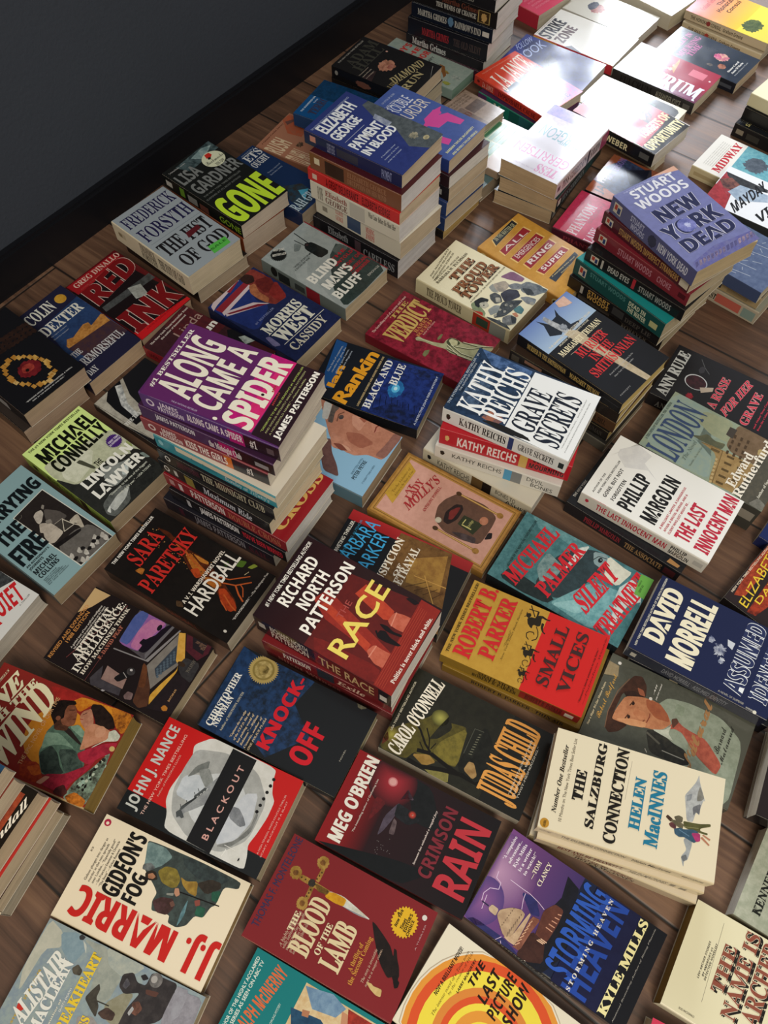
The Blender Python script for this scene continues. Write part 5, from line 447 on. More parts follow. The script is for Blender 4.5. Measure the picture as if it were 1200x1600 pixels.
[[-0.4848,0.2098,0,68.8,0.1088,0.173,0.0371,0.00068],["#8a2a24","#b8a078","#a8862c",null,1],[["p",[[96.6,38.4],[100,63.2],[93.3,61.1],[86.6,52.3],[86.9,44.8]],"#a82c28","#8a2420"],["p",[[89.9,57.6],[97.9,62.6],[99.3,86.4],[97.9,99.8],[76.4,99.6],[89.8,86.7],[95.1,71.8],[81.6,65.7]],"#d8902c","#b8641c"],["p",[[99.6,83.1],[99.7,100],[78.2,100],[81.7,92.9]],"#c87c28","#5a2c18"],["e",51.3,59,31,20,"#d08a2c","#c47c24"],["p",[[17.9,46.2],[23.2,58.4],[8.6,67.5],[4.5,64.4],[3.6,52.2]],"#a83c1c","#7a2018"],["p",[[14.9,52.3],[21.4,59.1],[14.5,64.3],[9.2,59.4]],"#c86424","#a03c1c"],["p",[[8.3,84.8],[20.3,86.3],[40,92.8],[59.2,98.1],[41.4,100],[0.4,100],[1.5,84.4]],"#35322c","#8aa08c"],["p",[[4,84.9],[11.4,89.8],[8.2,98.7],[0.9,99.2],[0,88.6]],"#d07c2c","#5a2c14"],["b",47.2,95.8,2.1,1.1,"#b8c4b0",null,0,6,0.5],["b",19.5,89.7,2.6,1.1,"#b8c4b0",null,1,6,0.5],["b",53.9,95.9,1.5,0.9,"#9ab4a4",null,2,6,0.5],["b",20.4,91.8,2,1.4,"#1c1a18",null,3,6,0.5],["b",15.6,93.6,2,1,"#1c1a18",null,4,6,0.5],["b",38,94.1,2.7,1.7,"#1c1a18",null,5,6,0.5],["b",45.8,95.1,2.2,1.1,"#1c1a18",null,6,6,0.5],["b",19.6,94.1,2.4,0.9,"#1c1a18",null,7,6,0.5],["b",24.4,90,1.6,1.5,"#1c1a18",null,8,6,0.5],["b",27.5,94.3,1.6,1.7,"#1c1a18",null,9,6,0.5],["b",32.5,95,2.3,1,"#b8c4b0",null,10,6,0.5],["b",29.1,93.5,2.9,1.3,"#9ab4a4",null,11,6,0.5],["b",31.1,93.2,2.5,0.9,"#1c1a18",null,12,6,0.5],["b",22.7,91.4,2.5,1.6,"#9ab4a4",null,13,6,0.5],["b",16.9,90.1,2.4,1.7,"#2c2a26",null,14,6,0.5],["b",43.9,99.9,2.6,1,"#9ab4a4",null,15,6,0.5],["b",24.6,93.1,2.1,1.2,"#b8c4b0",null,16,6,0.5],["b",34.6,93,2.9,1.1,"#2c2a26",null,17,6,0.5],["b",19.4,90.9,1.9,1,"#b8c4b0",null,18,6,0.5],["b",40.6,94.3,2.2,1.3,"#b8c4b0",null,19,6,0.5],["b",48.9,96.6,2.6,1.7,"#2c2a26",null,20,6,0.5],["b",19,90.6,2.4,1.3,"#9ab4a4",null,21,6,0.5],["p",[[62.7,54.5],[51.9,52.4],[48.5,54.5],[32.3,54.7],[20,60.5],[13.6,64.7],[22.2,77.7],[34.2,87.2],[46,84.2],[62.1,76.4],[67.6,66.3]],"#5c7868","#41584c"],["p",[[30.5,55.4],[42.6,60.1],[37.6,66.9],[27.4,72.5],[22.7,77.6],[13.6,64.7]],"#222b28","#35423c"],["p",[[41.3,65.4],[47.6,75.7],[36.1,86.5],[30.8,85.3],[22.7,77.6]],"#2a3632","#4a5a52"],["p",[[51.9,52.4],[56.1,61.1],[47.6,75.7],[47.4,67.8],[42.6,60.1],[35,55.2]],"#7f9c88","#64806f"],["p",[[65.4,64.7],[70.9,69.8],[65.7,76.6],[59.8,76.5]],"#8aa894","#6c8a78"],["p",[[60.7,60.9],[64.5,65.1],[54.1,78.7],[53,76.8]],"#2c2422",null],["p",[[64.2,53.1],[57,56.8],[60.4,64.3],[66.4,64.3],[71.2,56.8]],"#5c3a2a","#3c261c"],["p",[[84.5,54.8],[87.2,61.1],[80,65.1],[69.3,67.2],[65.4,64.7],[64.5,59.4],[72.3,54.7],[79.8,55]],"#8a5640","#6a3e2c"],["p",[[79.8,45.2],[86.8,50.6],[91.1,59.5],[88.1,61.5],[84.3,56.5],[78.2,56.4],[71.1,58.4],[66.7,55.3],[61.7,54.9],[68.9,49.1]],"#17110f","#241a16"],["e",68.9,54.9,2.4,1.6,"#7a4a36",null],["l",[[80.3,58.8],[82.6,62.4]],0.7,"#2a1812"],["l",[[72.9,64.2],[74.5,66]],0.6,"#4a2018"],["p",[[94.7,71.2],[97.3,77.5],[90.6,88],[80.8,93.3],[77,89.1],[75.5,80.9],[84.3,75.9],[89.9,71.4]],"#1c1412","#2c201c"],["p",[[84.2,67.9],[90.3,72],[80.4,77.4],[73.3,79.3],[68.6,75.5],[73.5,70],[79.1,67.5]],"#c08a70","#a06a54"],["l",[[81.2,69],[84.8,70.9]],0.7,"#4a2820"],["l",[[76.2,68.6],[76.9,70.7]],0.8,"#9a3c34"],["p",[[70.5,74.8],[77.5,78.5],[77.7,86.5],[76.1,93.4],[68.8,93],[58.5,85.7],[47.4,78.9],[60.2,77.2]],"#c88e70","#b07858"],["e",72.3,85.3,6,3.4,"#d09a7c","#c08a6c"],["p",[[75.5,90.5],[79.8,93.6],[76,99],[70.1,98.8],[65.3,91.1],[53.2,84.6],[57.6,86.1],[68.4,92.3]],"#d8d8c8","#b0b4a4"],["p",[[44.7,78.4],[52.4,83.3],[63.4,91.8],[69.5,99.8],[57.4,98.8],[49.7,93.8],[38.5,88.6],[40,81.8]],"#b02c40","#8a2032"],["p",[[15.6,66.2],[22.2,77.7],[36.8,87.7],[46.3,92],[34,90.4],[16.9,84.5],[7.5,83.5],[4.6,75.4],[5.2,67.3]],"#a8283c","#7a1c2c"],["p",[[5,63.5],[13.8,66.9],[14.9,70.4],[5.2,67.3]],"#c08c74",null],["p",[[7.9,77.1],[13.7,81.1],[7.8,85.8],[2.3,84],[2.4,77]],"#3a1c1c","#5a2c28"],["e",61.5,98,2.6,1.8,"#c8b070",null],["t","MARGARET MITCHELL'S",48.7,-3,93.5,7,50.6,-5.9,"#e8dcb8","b"],["t","GONE",11.9,6.7,88.7,21.7,24.9,-6.5,"#efe6c0","b+"],["t","WITH THE",13,16,93.6,29.7,16,11.4,"#efe6c0","b+"],["t","WIND",1.4,39.6,85.2,48,14.5,20.3,"#efe6c0","b+"],["t","THE EPIC NOVEL OF OUR TIME",13.4,48.1,87.8,50.2,15.2,45.4,"#d8a878","p"]],[],"dark red paperback with embracing couple against orange sun and yellow dyed pages","paperbacks laid singly on the floor"],
[[-0.5515,0.1158,0,66.1,0.1098,0.1729,0.0279,0],["#d8cfbc","#cfc4a8","#b8ac92",null,1],[],[],"bottom book of page-edge stack at left frame edge, on the floor","page-edge stack at the left edge"],
[[-0.5481,0.1209,0.0285,65,0.1066,0.1731,0.0239,0],["#2a2624","#cfc4a8","#c6b08c",null,1],[],[],"second lowest book in page-edge stack at left frame edge, dark cover line above","page-edge stack at the left edge"],
[[-0.5447,0.1298,0.053,64.3,0.1065,0.1732,0.028,0],["#b8302a","#cfc4a8","#c6b08c",null,1],[],[],"third lowest book in page-edge stack at left frame edge, red cover line below","page-edge stack at the left edge"],
[[-0.5471,0.1317,0.0817,64,0.1065,0.173,0.0302,0],["#17120f","#cfc4a8","#c2aa84",null,1],[["q",[[55,60],[100,60],[100,100],[55,100]],"#7a3424","#a84a2c"],["q",[[93,55],[100,55],[100,100],[93,100]],"#15110e",null],["q",[[40,94],[100,94],[100,100],[40,100]],"#15110e",null],["q",[[86,60],[100,60],[100,80],[86,80]],"#d8cbb0",null],["t","Randall",24.3,97.1,87.4,103.9,28.7,91.5,"#f0e8d8","bi"]],[],"black and rust book with cream script letters peeking from stack at left edge","page-edge stack at the left edge"],
[[-0.5614,0.1402,0.1124,63.7,0.1065,0.1731,0.0281,0],["#7a3a2c","#cfc4a8","#c8b492",null,1],[["q",[[27.4,100],[89.3,100],[87.4,100],[27.1,100]],"#16110e",null]],[],"second highest book in page-edge stack at left frame edge, on the script letters","page-edge stack at the left edge"],
[[-0.5599,0.1422,0.1411,64.7,0.1066,0.1727,0.0263,0.0005],["#1c2c40","#cfc4a8","#c4ae8c",null,1],[["q",[[40,70],[100,70],[100,100],[40,100]],"#2a4a68","#16202c"]],[],"dark blue topped book at the top of page-edge stack at left frame edge","page-edge stack at the left edge"],
[[-0.4073,0.321,0,62.6,0.1044,0.1749,0.0234,0.00094],["#211a1b","#1c1719","#c9b48c",null,1],[["p",[[19.8,69.7],[47.9,63.2],[32.1,75.5],[10,83.1],[2.7,78],[6.1,72]],"#4a2e22","#5a3a2a"],["p",[[49,62.7],[46,67.7],[25,73.9],[22.5,69.5]],"#6a4028","#553220"],["q",[[47.5,38.5],[52.4,63.1],[100,71.7],[100,72.8],[51.4,65.4],[46.1,38.6]],"#8a8688",null],["q",[[56.8,38.6],[99.5,38.2],[100,64.9],[51.8,62.4]],"#4c474a","#57525a"],["p",[[56.8,38.6],[90.1,37.4],[100,39.6],[100,61],[92.1,61.3],[70.3,61.1],[56.5,54.8],[54.8,43.3]],"#8a5c9c","#9a64a4"],["p",[[56.8,38.6],[90.1,37.4],[100,39.6],[100,46.2],[82.3,46.5],[57.2,46]],"#4a5a98","#5664a4"],["p",[[78.9,46.1],[97.5,49.5],[100,60.5],[86.2,58.1],[57,54.6],[57.3,47.9]],"#b06a9c","#c07ca4"],["p",[[57,54.6],[64.9,54.9],[65.4,51.9],[72.2,52.7],[72.3,54.6],[77,56.4],[82.2,58.9],[90.9,59.9],[100,63.1],[100,65.4],[81.8,63.7],[64.7,61.6],[57.8,58.9]],"#1c1620",null],["e",91.7,58.2,4,1.6,"#1c1620",null],["q",[[57.3,60.1],[100,65.4],[100,67.3],[51.8,62.4]],"#6a676c",null],["q",[[47.5,66.1],[95.9,72.9],[64,85],[26.8,77.7]],"#77716c","#85807a"],["q",[[48.4,72.2],[83.4,76.1],[65.3,83.1],[41.4,76.1]],"#39424e",null],["e",49.3,74.1,1.5,0.8,"#52606e",null],["e",46.9,75.1,1.5,0.8,"#52606e",null],["e",44.6,76.1,1.5,0.8,"#52606e",null],["e",42.2,77.1,1.5,0.8,"#52606e",null],["e",54.3,74.8,1.5,0.8,"#52606e",null],["e",51.9,75.8,1.5,0.8,"#52606e",null],["e",49.6,76.8,1.5,0.8,"#52606e",null],["e",47.2,77.8,1.5,0.8,"#52606e",null],["e",59.4,75.4,1.5,0.8,"#52606e",null],["e",57,76.4,1.5,0.8,"#52606e",null],["e",54.6,77.5,1.5,0.8,"#52606e",null],["e",52.2,78.5,1.5,0.8,"#52606e",null],["e",64.5,76.1,1.5,0.8,"#52606e",null],["e",62,77.1,1.5,0.8,"#52606e",null],["e",59.6,78.1,1.5,0.8,"#52606e",null],["e",57.2,79.1,1.5,0.8,"#52606e",null],["e",69.5,76.8,1.5,0.8,"#52606e",null],["e",67.1,77.8,1.5,0.8,"#52606e",null],["e",64.7,78.8,1.5,0.8,"#52606e",null],["e",62.3,79.8,1.5,0.8,"#52606e",null],["e",74.7,77.4,1.5,0.8,"#52606e",null],["e",72.2,78.4,1.5,0.8,"#52606e",null],["e",69.8,79.4,1.5,0.8,"#52606e",null],["e",67.3,80.4,1.5,0.8,"#52606e",null],["q",[[97.1,72.4],[100,76.7],[74.2,86.4],[65.1,84.6],[67.2,81.9]],"#d8a850","#c8963c"],["p",[[65.1,84.6],[59,86.1],[37.9,82.1],[19.9,79.7],[9.2,83.8],[16.4,83.9],[31.5,84.8],[56.9,87]],"#d8a848","#c08c30"],["q",[[100,77.7],[100,84.6],[100,98],[91.1,98.9],[78.4,94.7],[82.6,83.9]],"#57262e","#47202a"],["q",[[100,82.7],[100,94.4],[87,95.9],[88.4,87.1]],"#262024",null],["p",[[61.8,85.9],[75.3,85.9],[76.9,98.1],[53,99.5],[51.1,93.9]],"#2f2d30","#3c3a3c"],["e",66.9,86.6,2.6,3,"#3a2c22",null],["q",[[55.8,87.5],[53,99.5],[14.3,100],[6.8,82.6],[31.5,84.8]],"#282024","#231d20"],["q",[[10.7,44.2],[26.9,42.5],[24.1,59.6],[12.3,61.1]],"#8c706a","#9c8078"],["p",[[18.2,51.1],[34.3,56.1],[30.2,61.5],[16.3,55.6]],"#1c1a1c",null],["e",33.4,59.2,4.4,3,"#4a4648","#2c2a2c"],["e",34.9,58.8,1.4,1,"#c8c4c4",null],["l",[[28.7,54.8],[25.2,59.1]],0.7,"#a8a4a4"],["q",[[0,48.7],[7.9,51],[7.5,54],[0,50.5]],"#a8a4a8",null],["p",[[6.6,64.5],[13.1,65.3],[13.9,69.5],[6.5,70.9],[4.1,66.5]],"#6a5656","#8a7474"],["q",[[5.9,37],[24.6,39.8],[10.7,44.2],[11.7,60.4],[4.3,61.8],[0,40.4]],"#3c383e","#48444a"],["l",[[13,13.9],[97.1,28.9]],0.9,"#6a3838"],["l",[[0.4,35.1],[70.8,34.9]],0.6,"#6a3838"],["b",15.9,93.7,3.2,2.4,"#b87830",null,1,14,0.2],["q",[[63.3,0.5],[97.9,0],[98.5,13.4],[76.2,6.7]],"#c8a878",null],["t","REVISED AND EXPANDED",3.5,4.7,76.2,4.8,5,2.1,"#c88a4c","pb"],["t","1988 EDITION",26.9,7.3,69.7,9.7,28.7,4.6,"#c88a4c","pb"],["t","A guided tour of how artificial intelligence",24.3,13.7,83.2,12.9,24.8,12.2,"#d8d0c8","pb"],["t","has evolved and its potential impact on the future",25.1,15.9,83.9,15.1,25.5,14.4,"#d8d0c8","pb"],["t","Comprehensive, inspiring look at the promise",25.8,18.1,84.7,17.4,26.3,16.6,"#d8d0c8","pb"],["t","ARTIFICIAL",14.3,22,86.8,22.3,17.8,16.2,"#efe8dc","b"],["t","INTELLIGENCE:",1.8,25.5,97.7,29.5,6.7,20.4,"#efe8dc","b"],["t","HOW MACHINES THINK",3.7,31.8,95.2,31.9,6.4,29.1,"#e8dfd0","b"],["t","F. DAVID PEAT",27.7,35.7,73,35.8,29.7,33,"#b06a58","b"],["t","WAR",94.6,89.3,105,89.5,96.1,86.6,"#8a6a58","b"],["t","AND",92.5,91.9,100.6,91.8,93.9,90.1,"#8a6a58","b"],["t","PEACE",90.6,94.7,104.1,95.2,92.5,91.9,"#8a6a58","b"],["t","TOLSTOY",60.4,92.6,77.5,96.1,62.6,90.4,"#6a645c","b"],["t","BANTAM 8.95",24.1,93.8,39.5,94.3,24.6,92.5,"#c89a68","pb"]],[],"black paperback with painted computer, keyboard and pink sunset screen, folded corner","paperbacks laid singly on the floor"],
[[-0.3517,0.4357,0,59,0.1023,0.191,0.0298,0.0006],["#1f1a18","#1c1614","#cfc0a4",null,1],[["q",[[0,0],[100,0],[100,100],[0,100]],"#1d1917","#191615"],["p",[[78.8,9.2],[81.8,20.6],[74.3,31.3],[74.8,50.8],[71.4,58.3],[60.6,73.5],[49.1,87.5],[37.7,93.1],[36.2,87.9],[40,79.3],[48.7,71],[48.9,59],[51.9,49.3],[62.5,39.9],[73.1,28]],"#5c2a16","#3a1c12"],["p",[[66.7,39.4],[72.1,42.1],[64.8,52.5],[62.2,58.4],[53.9,59.3],[55.3,50.3]],"#b8702c","#8c4a1c"],["p",[[73.1,42.9],[73.7,56.2],[70,57.1],[68.1,51.1]],"#c88438","#a06024"],["p",[[53.5,48.6],[60.7,52.9],[53,58.5],[47.7,55.8]],"#b84a22","#8a3418"],["p",[[54.9,60.2],[60.1,68.9],[56.5,73.9],[48.7,71],[49.5,63.6]],"#b8702c","#9a5420"],["p",[[50.6,72.7],[55.2,76.8],[48.2,86.7],[40.8,91.9],[33.1,89.1],[36.9,80.5]],"#b0421e","#7a2c16"],["l",[[63.3,67.6],[67.5,75.5],[83.8,85.9]],1.4,"#b8582a"],["l",[[58.8,71.8],[64.9,81.3],[78.3,89.2]],1.6,"#b8582a"],["l",[[64.9,81.3],[57.2,86.7],[52.2,92.2]],2,"#b8582a"],["l",[[48,78.5],[40.2,87.5],[38.3,91.7]],1.6,"#b8582a"],["l",[[40,79.3],[32.8,86.8]],1.2,"#b8582a"],["l",[[69.2,83.2],[66.3,86.7],[56.9,90.3]],1.2,"#b8582a"],["l",[[71.6,37.4],[64.3,47.8],[60.8,61.4]],1.2,"#b8582a"],["l",[[72.4,29.6],[67.9,42.6]],1.6,"#b8582a"],["p",[[85.8,73.1],[95.1,73.1],[98.2,77.9],[88.8,77.9]],"#4c6a24",null],["p",[[91.6,80.4],[100,82.7],[100,86.1],[92.8,83.6]],"#7c8c34",null],["p",[[81.5,65.2],[86.8,66.7],[83.6,69.2],[78.8,68]],"#2f4418",null],["l",[[81.7,81.9],[87.7,83.2]],0.6,"#d8c8a0"],["b",64.9,53.8,0.5,0.5,"#5c4030",null,0,5,0.6],["b",62.2,13.3,0.5,0.5,"#5c4030",null,1,5,0.6],["b",74.5,57.8,0.4,0.7,"#d8a868",null,2,5,0.6],["b",69.9,13.9,0.8,0.6,"#b8702c",null,3,5,0.6],["b",66.7,11.8,0.5,0.3,"#5c4030",null,4,5,0.6],["b",56.9,43.9,1,0.6,"#b8702c",null,5,5,0.6],["b",64,51.6,0.5,0.3,"#5c4030",null,6,5,0.6],["b",59.6,20.6,0.4,0.5,"#d8a868",null,7,5,0.6],["b",78.9,12.5,0.8,0.3,"#7a3a18",null,8,5,0.6],["b",73.2,24.8,1,0.3,"#5c4030",null,9,5,0.6],["b",61.1,36.8,0.5,0.7,"#d8a868",null,10,5,0.6],["b",53.9,33.8,0.7,0.5,"#7a3a18",null,11,5,0.6],["b",60.9,32.8,0.4,0.3,"#d8a868",null,12,5,0.6],["b",62.3,19.5,0.9,0.3,"#7a3a18",null,13,5,0.6],["b",64.5,9.5,1,0.4,"#d8a868",null,14,5,0.6],["b",51.7,60.7,0.5,0.7,"#b8702c",null,15,5,0.6],["b",67.3,22,0.7,0.5,"#d8a868",null,16,5,0.6],["b",53.8,39.7,0.6,0.6,"#d8a868",null,17,5,0.6],["b",72,10.5,0.5,0.5,"#5c4030",null,18,5,0.6],["b",63.8,44.6,0.7,0.4,"#d8a868",null,19,5,0.6],["b",55.2,60.8,1,0.4,"#b8702c",null,20,5,0.6],["b",64.4,13,0.7,0.4,"#5c4030",null,21,5,0.6],["b",70.7,53.5,1,0.3,"#b8702c",null,22,5,0.6],["b",53.3,64.5,0.4,0.5,"#5c4030",null,23,5,0.6],["b",72.6,43.4,1,0.3,"#b8702c",null,24,5,0.6],["b",58.6,30,0.5,0.7,"#5c4030",null,25,5,0.6],["b",68.1,42.6,0.8,0.3,"#5c4030",null,26,5,0.6],["b",52.4,47,0.5,0.3,"#d8a868",null,27,5,0.6],["b",62.6,6.3,0.5,0.3,"#5c4030",null,28,5,0.6],["b",54,37.8,0.6,0.5,"#d8a868",null,29,5,0.6],["b",74.9,28,0.8,0.4,"#d8a868",null,30,5,0.6],["b",68.7,-2.7,0.8,0.3,"#b8702c",null,31,5,0.6],["b",71.1,1.1,1,0.5,"#b8702c",null,32,5,0.6],["b",56.1,40.3,0.5,0.6,"#7a3a18",null,33,5,0.6],["b",55.5,37.8,1,0.7,"#d8a868",null,34,5,0.6],["b",58.8,38.8,1,0.4,"#d8a868",null,35,5,0.6],["b",56.3,28.5,1,0.6,"#b8702c",null,36,5,0.6],["b",57.3,42.4,0.9,0.7,"#b8702c",null,37,5,0.6],["b",56.8,42.6,0.4,0.6,"#d8a868",null,38,5,0.6],["b",73.9,9.3,0.6,0.5,"#d8a868",null,39,5,0.6],["b",78.9,25.9,0.5,0.7,"#7a3a18",null,40,5,0.6],["b",72.3,19.2,1,0.5,"#d8a868",null,41,5,0.6],["b",66.1,35.7,0.5,0.6,"#b8702c",null,42,5,0.6],["b",78.5,-0.9,0.7,0.6,"#b8702c",null,43,5,0.6],["b",55.7,30.2,0.5,0.4,"#b8702c",null,44,5,0.6],["b",76.9,12.5,0.6,0.3,"#b8702c",null,45,5,0.6],["b",58.2,56.4,1,0.4,"#7a3a18",null,46,5,0.6],["b",66.1,21.6,0.6,0.5,"#5c4030",null,47,5,0.6],["b",56.2,35.3,0.6,0.7,"#7a3a18",null,48,5,0.6],["b",77.5,-0.9,0.9,0.5,"#b8702c",null,49,5,0.6],["b",59.3,32,0.5,0.5,"#d8a868",null,50,5,0.6],["b",75.1,11.7,0.9,0.4,"#d8a868",null,51,5,0.6],["b",52.1,61.6,0.7,0.7,"#5c4030",null,52,5,0.6],["b",66.5,40.7,0.8,0.7,"#d8a868",null,53,5,0.6],["b",57.4,56.3,0.7,0.7,"#5c4030",null,54,5,0.6],["b",79.4,3.9,0.9,0.7,"#7a3a18",null,55,5,0.6],["b",61.5,60.8,0.7,0.6,"#5c4030",null,56,5,0.6],["b",81.2,-2.6,0.7,0.7,"#d8a868",null,57,5,0.6],["b",58.1,37,1,0.3,"#5c4030",null,58,5,0.6],["b",57.2,21.5,0.4,0.7,"#b8702c",null,59,5,0.6],["p",[[24.1,20.4],[25.3,23.6],[17.2,24.7],[17.2,18.5]],"#b87430","#7a4418"],["p",[[12.4,54.8],[14.6,58.7],[9.4,62.1],[6.3,57.4]],"#3c2c20","#5c4630"],["e",10.8,94.4,1.7,1.2,"#d0ccc4",null],["t","THE NEW YORK TIMES BESTSELLER",9.7,4.3,88,3.9,10.6,2.1,"#ece8e0","sb"],["t","SARA",21.9,19.6,73.7,19.7,26.9,7.5,"#c8302a","b"],["t","PARETSKY",1.5,38.3,97,38.9,6,26.3,"#c8302a","b"],["t","A V. I. WARSHAWSKI NOVEL",12.6,62,95.1,60.4,14.8,59.3,"#e8e0d4","sb"],["t","HARDBALL",5.7,72.8,99.3,73.3,10.7,62.2,"#ece8e0","pb"],["t","“EXTRAORDINARY.” —The Washington Post",26.9,96.4,134.4,93.8,27.5,95,"#d8d4cc","pb"]],[["t","SARA PARETSKY",18,75,45,75,18,25,"#6a2420","b"],["t","HARDBALL",50,75,75,75,50,25,"#8a4030","pb"]],"black paperback with fiery orange sparks and red author letters","paperbacks laid singly on the floor"],
[[-0.2915,0.5392,0,60.1,0.1065,0.174,0.0294,0],["#201f26","#22202a","#cfc6b4",null,1],[],[["t","JAMES PATTERSON",28,75,74,75,28,10,"#8c8890","sb"],["t","SAIL",78,75,95,75,78,20,"#5a2030","b"],["q",[[14,10],[18,10],[18,80],[14,80]],"#4a2030",null]],"black spined paperback with grey letters at the bottom of tallest stack","books in the tallest stack"],
[[-0.2773,0.5369,0.03,59.1,0.1056,0.1812,0.0278,0],["#1c1a1e","#1c1b20","#d8d4cc",null,1],[],[["t","JAMES PATTERSON",26,75,60,75,26,15,"#f0ecec","sb"],["t","YOU’VE BEEN WARNED",63,80,97,80,63,22,"#d03040","sb"],["q",[[15,15],[18,15],[18,80],[15,80]],"#b8b4b8",null]],"black spined paperback with white and red letters, second from bottom of tallest stack","books in the tallest stack"],
[[-0.2791,0.543,0.0585,58.4,0.1046,0.189,0.026,0],["#8a1c24","#86262e","#d8d4cc",null,1],[["t","CROSS",9.5,93.5,98.5,92.7,11.8,85.5,"#c8a25c","b+"]],[["t","PATTERSON",22,85,50,85,22,10,"#e0d0cc","sb"],["t","DOUBLE CROSS",53,82,95,82,53,18,"#b06a50","b"],["q",[[4,20],[8,20],[8,75],[4,75]],"#b88a8a",null],["q",[[12,15],[15,15],[15,85],[12,85]],"#d8c8c8",null]],"dark red paperback with gold letters peeking out, third from bottom of tallest stack","books in the tallest stack"],
[[-0.2802,0.5471,0.085,57.5,0.1074,0.1716,0.0271,0],["#2a2826","#1c1c20","#d8c8a0",null,1],[["q",[[60,0],[100,0],[100,100],[60,100]],"#55554a","#3c3c34"]],[["q",[[24,5],[32,5],[32,95],[24,95]],"#8a7a3c",null],["t","Maximum Ride",40,80,84,80,40,15,"#c8c8d0","bi"],["e",7,45,2.6,26,"#d8d4cc",null],["e",7,45,1.5,16,"#1c1c20",null],["q",[[14,20],[17,20],[17,70],[14,70]],"#c8c4bc",null]],"black spined paperback with white italic letters sixth from top of tallest stack","books in the tallest stack"],
[[-0.2741,0.544,0.1128,59.8,0.1065,0.1689,0.0262,0],["#201e22","#1e1c20","#d0bf98",null,1],[],[["t","JAMES PATTERSON",16,75,36,75,16,20,"#5a2c38","b"],["t","THE MIDNIGHT CLUB",38,80,92,80,38,15,"#b0a890","b"],["e",8,45,2.4,26,"#d8d4cc",null],["e",8,45,1.4,16,"#1e1c20",null]],"black spined paperback with grey letters fifth from top of tallest stack","books in the tallest stack"],
[[-0.2722,0.5465,0.1396,60,0.1105,0.1726,0.0254,0],["#d8d0c0","#318896","#d8c8a8",null,1],[],[["q",[[0,0],[8,0],[8,100],[0,100]],"#318896",null],["q",[[18,0],[100,0],[100,45],[18,45]],"#d8cdb4",null],["t","James Patterson",30,70,52,70,30,38,"#2a6a78","i"],["t","Sunday at Tiffany’s",58,88,94,88,58,48,"#d0e0e0","i"],["e",5,40,2,24,"#8ac0c8",null]],"cream and turquoise spined paperback fourth from top of the tallest stack","books in the tallest stack"],
[[-0.2817,0.5527,0.1656,63,0.1065,0.1716,0.0262,0],["#5a1c22","#8a3c42","#cfc4b0",null,1],[],[["q",[[66,0],[72,0],[72,100],[66,100]],"#d0702c",null],["q",[[72,0],[100,0],[100,100],[72,100]],"#20222a",null],["t","JAMES",16,45,28,45,16,10,"#e0ccc8","sb"],["t","PATTERSON",14,88,32,88,14,52,"#e0ccc8","sb"],["t","KISS THE GIRLS",35,80,68,80,35,18,"#ecdcd4","sb"],["e",8,45,3,26,"#e0ccc8",null],["e",8,45,1.8,16,"#8a3c42",null],["t","#1",83,75,88,75,83,20,"#e8e0d8","b"]],"red-brown spined paperback third from top of the tallest stack","books in the tallest stack"],
[[-0.2774,0.5521,0.1923,62.9,0.1065,0.177,0.0234,0],["#3a2038","#46254f","#cfc4b0",null,1],[],[["q",[[72,0],[100,0],[100,100],[72,100]],"#1c181c",null],["q",[[60,0],[72,0],[72,100],[60,100]],"#a01c5c",null],["t","JAMES PATTERSON",12,55,42,55,12,10,"#d8d0d8","sb"],["t","the Midnight Club",52,90,76,90,52,30,"#e0d8d8","b"],["q",[[86,40],[96,40],[96,80],[86,80]],"#8a8688",null]],"dark purple spined paperback second from top of the tallest stack","books in the tallest stack"],
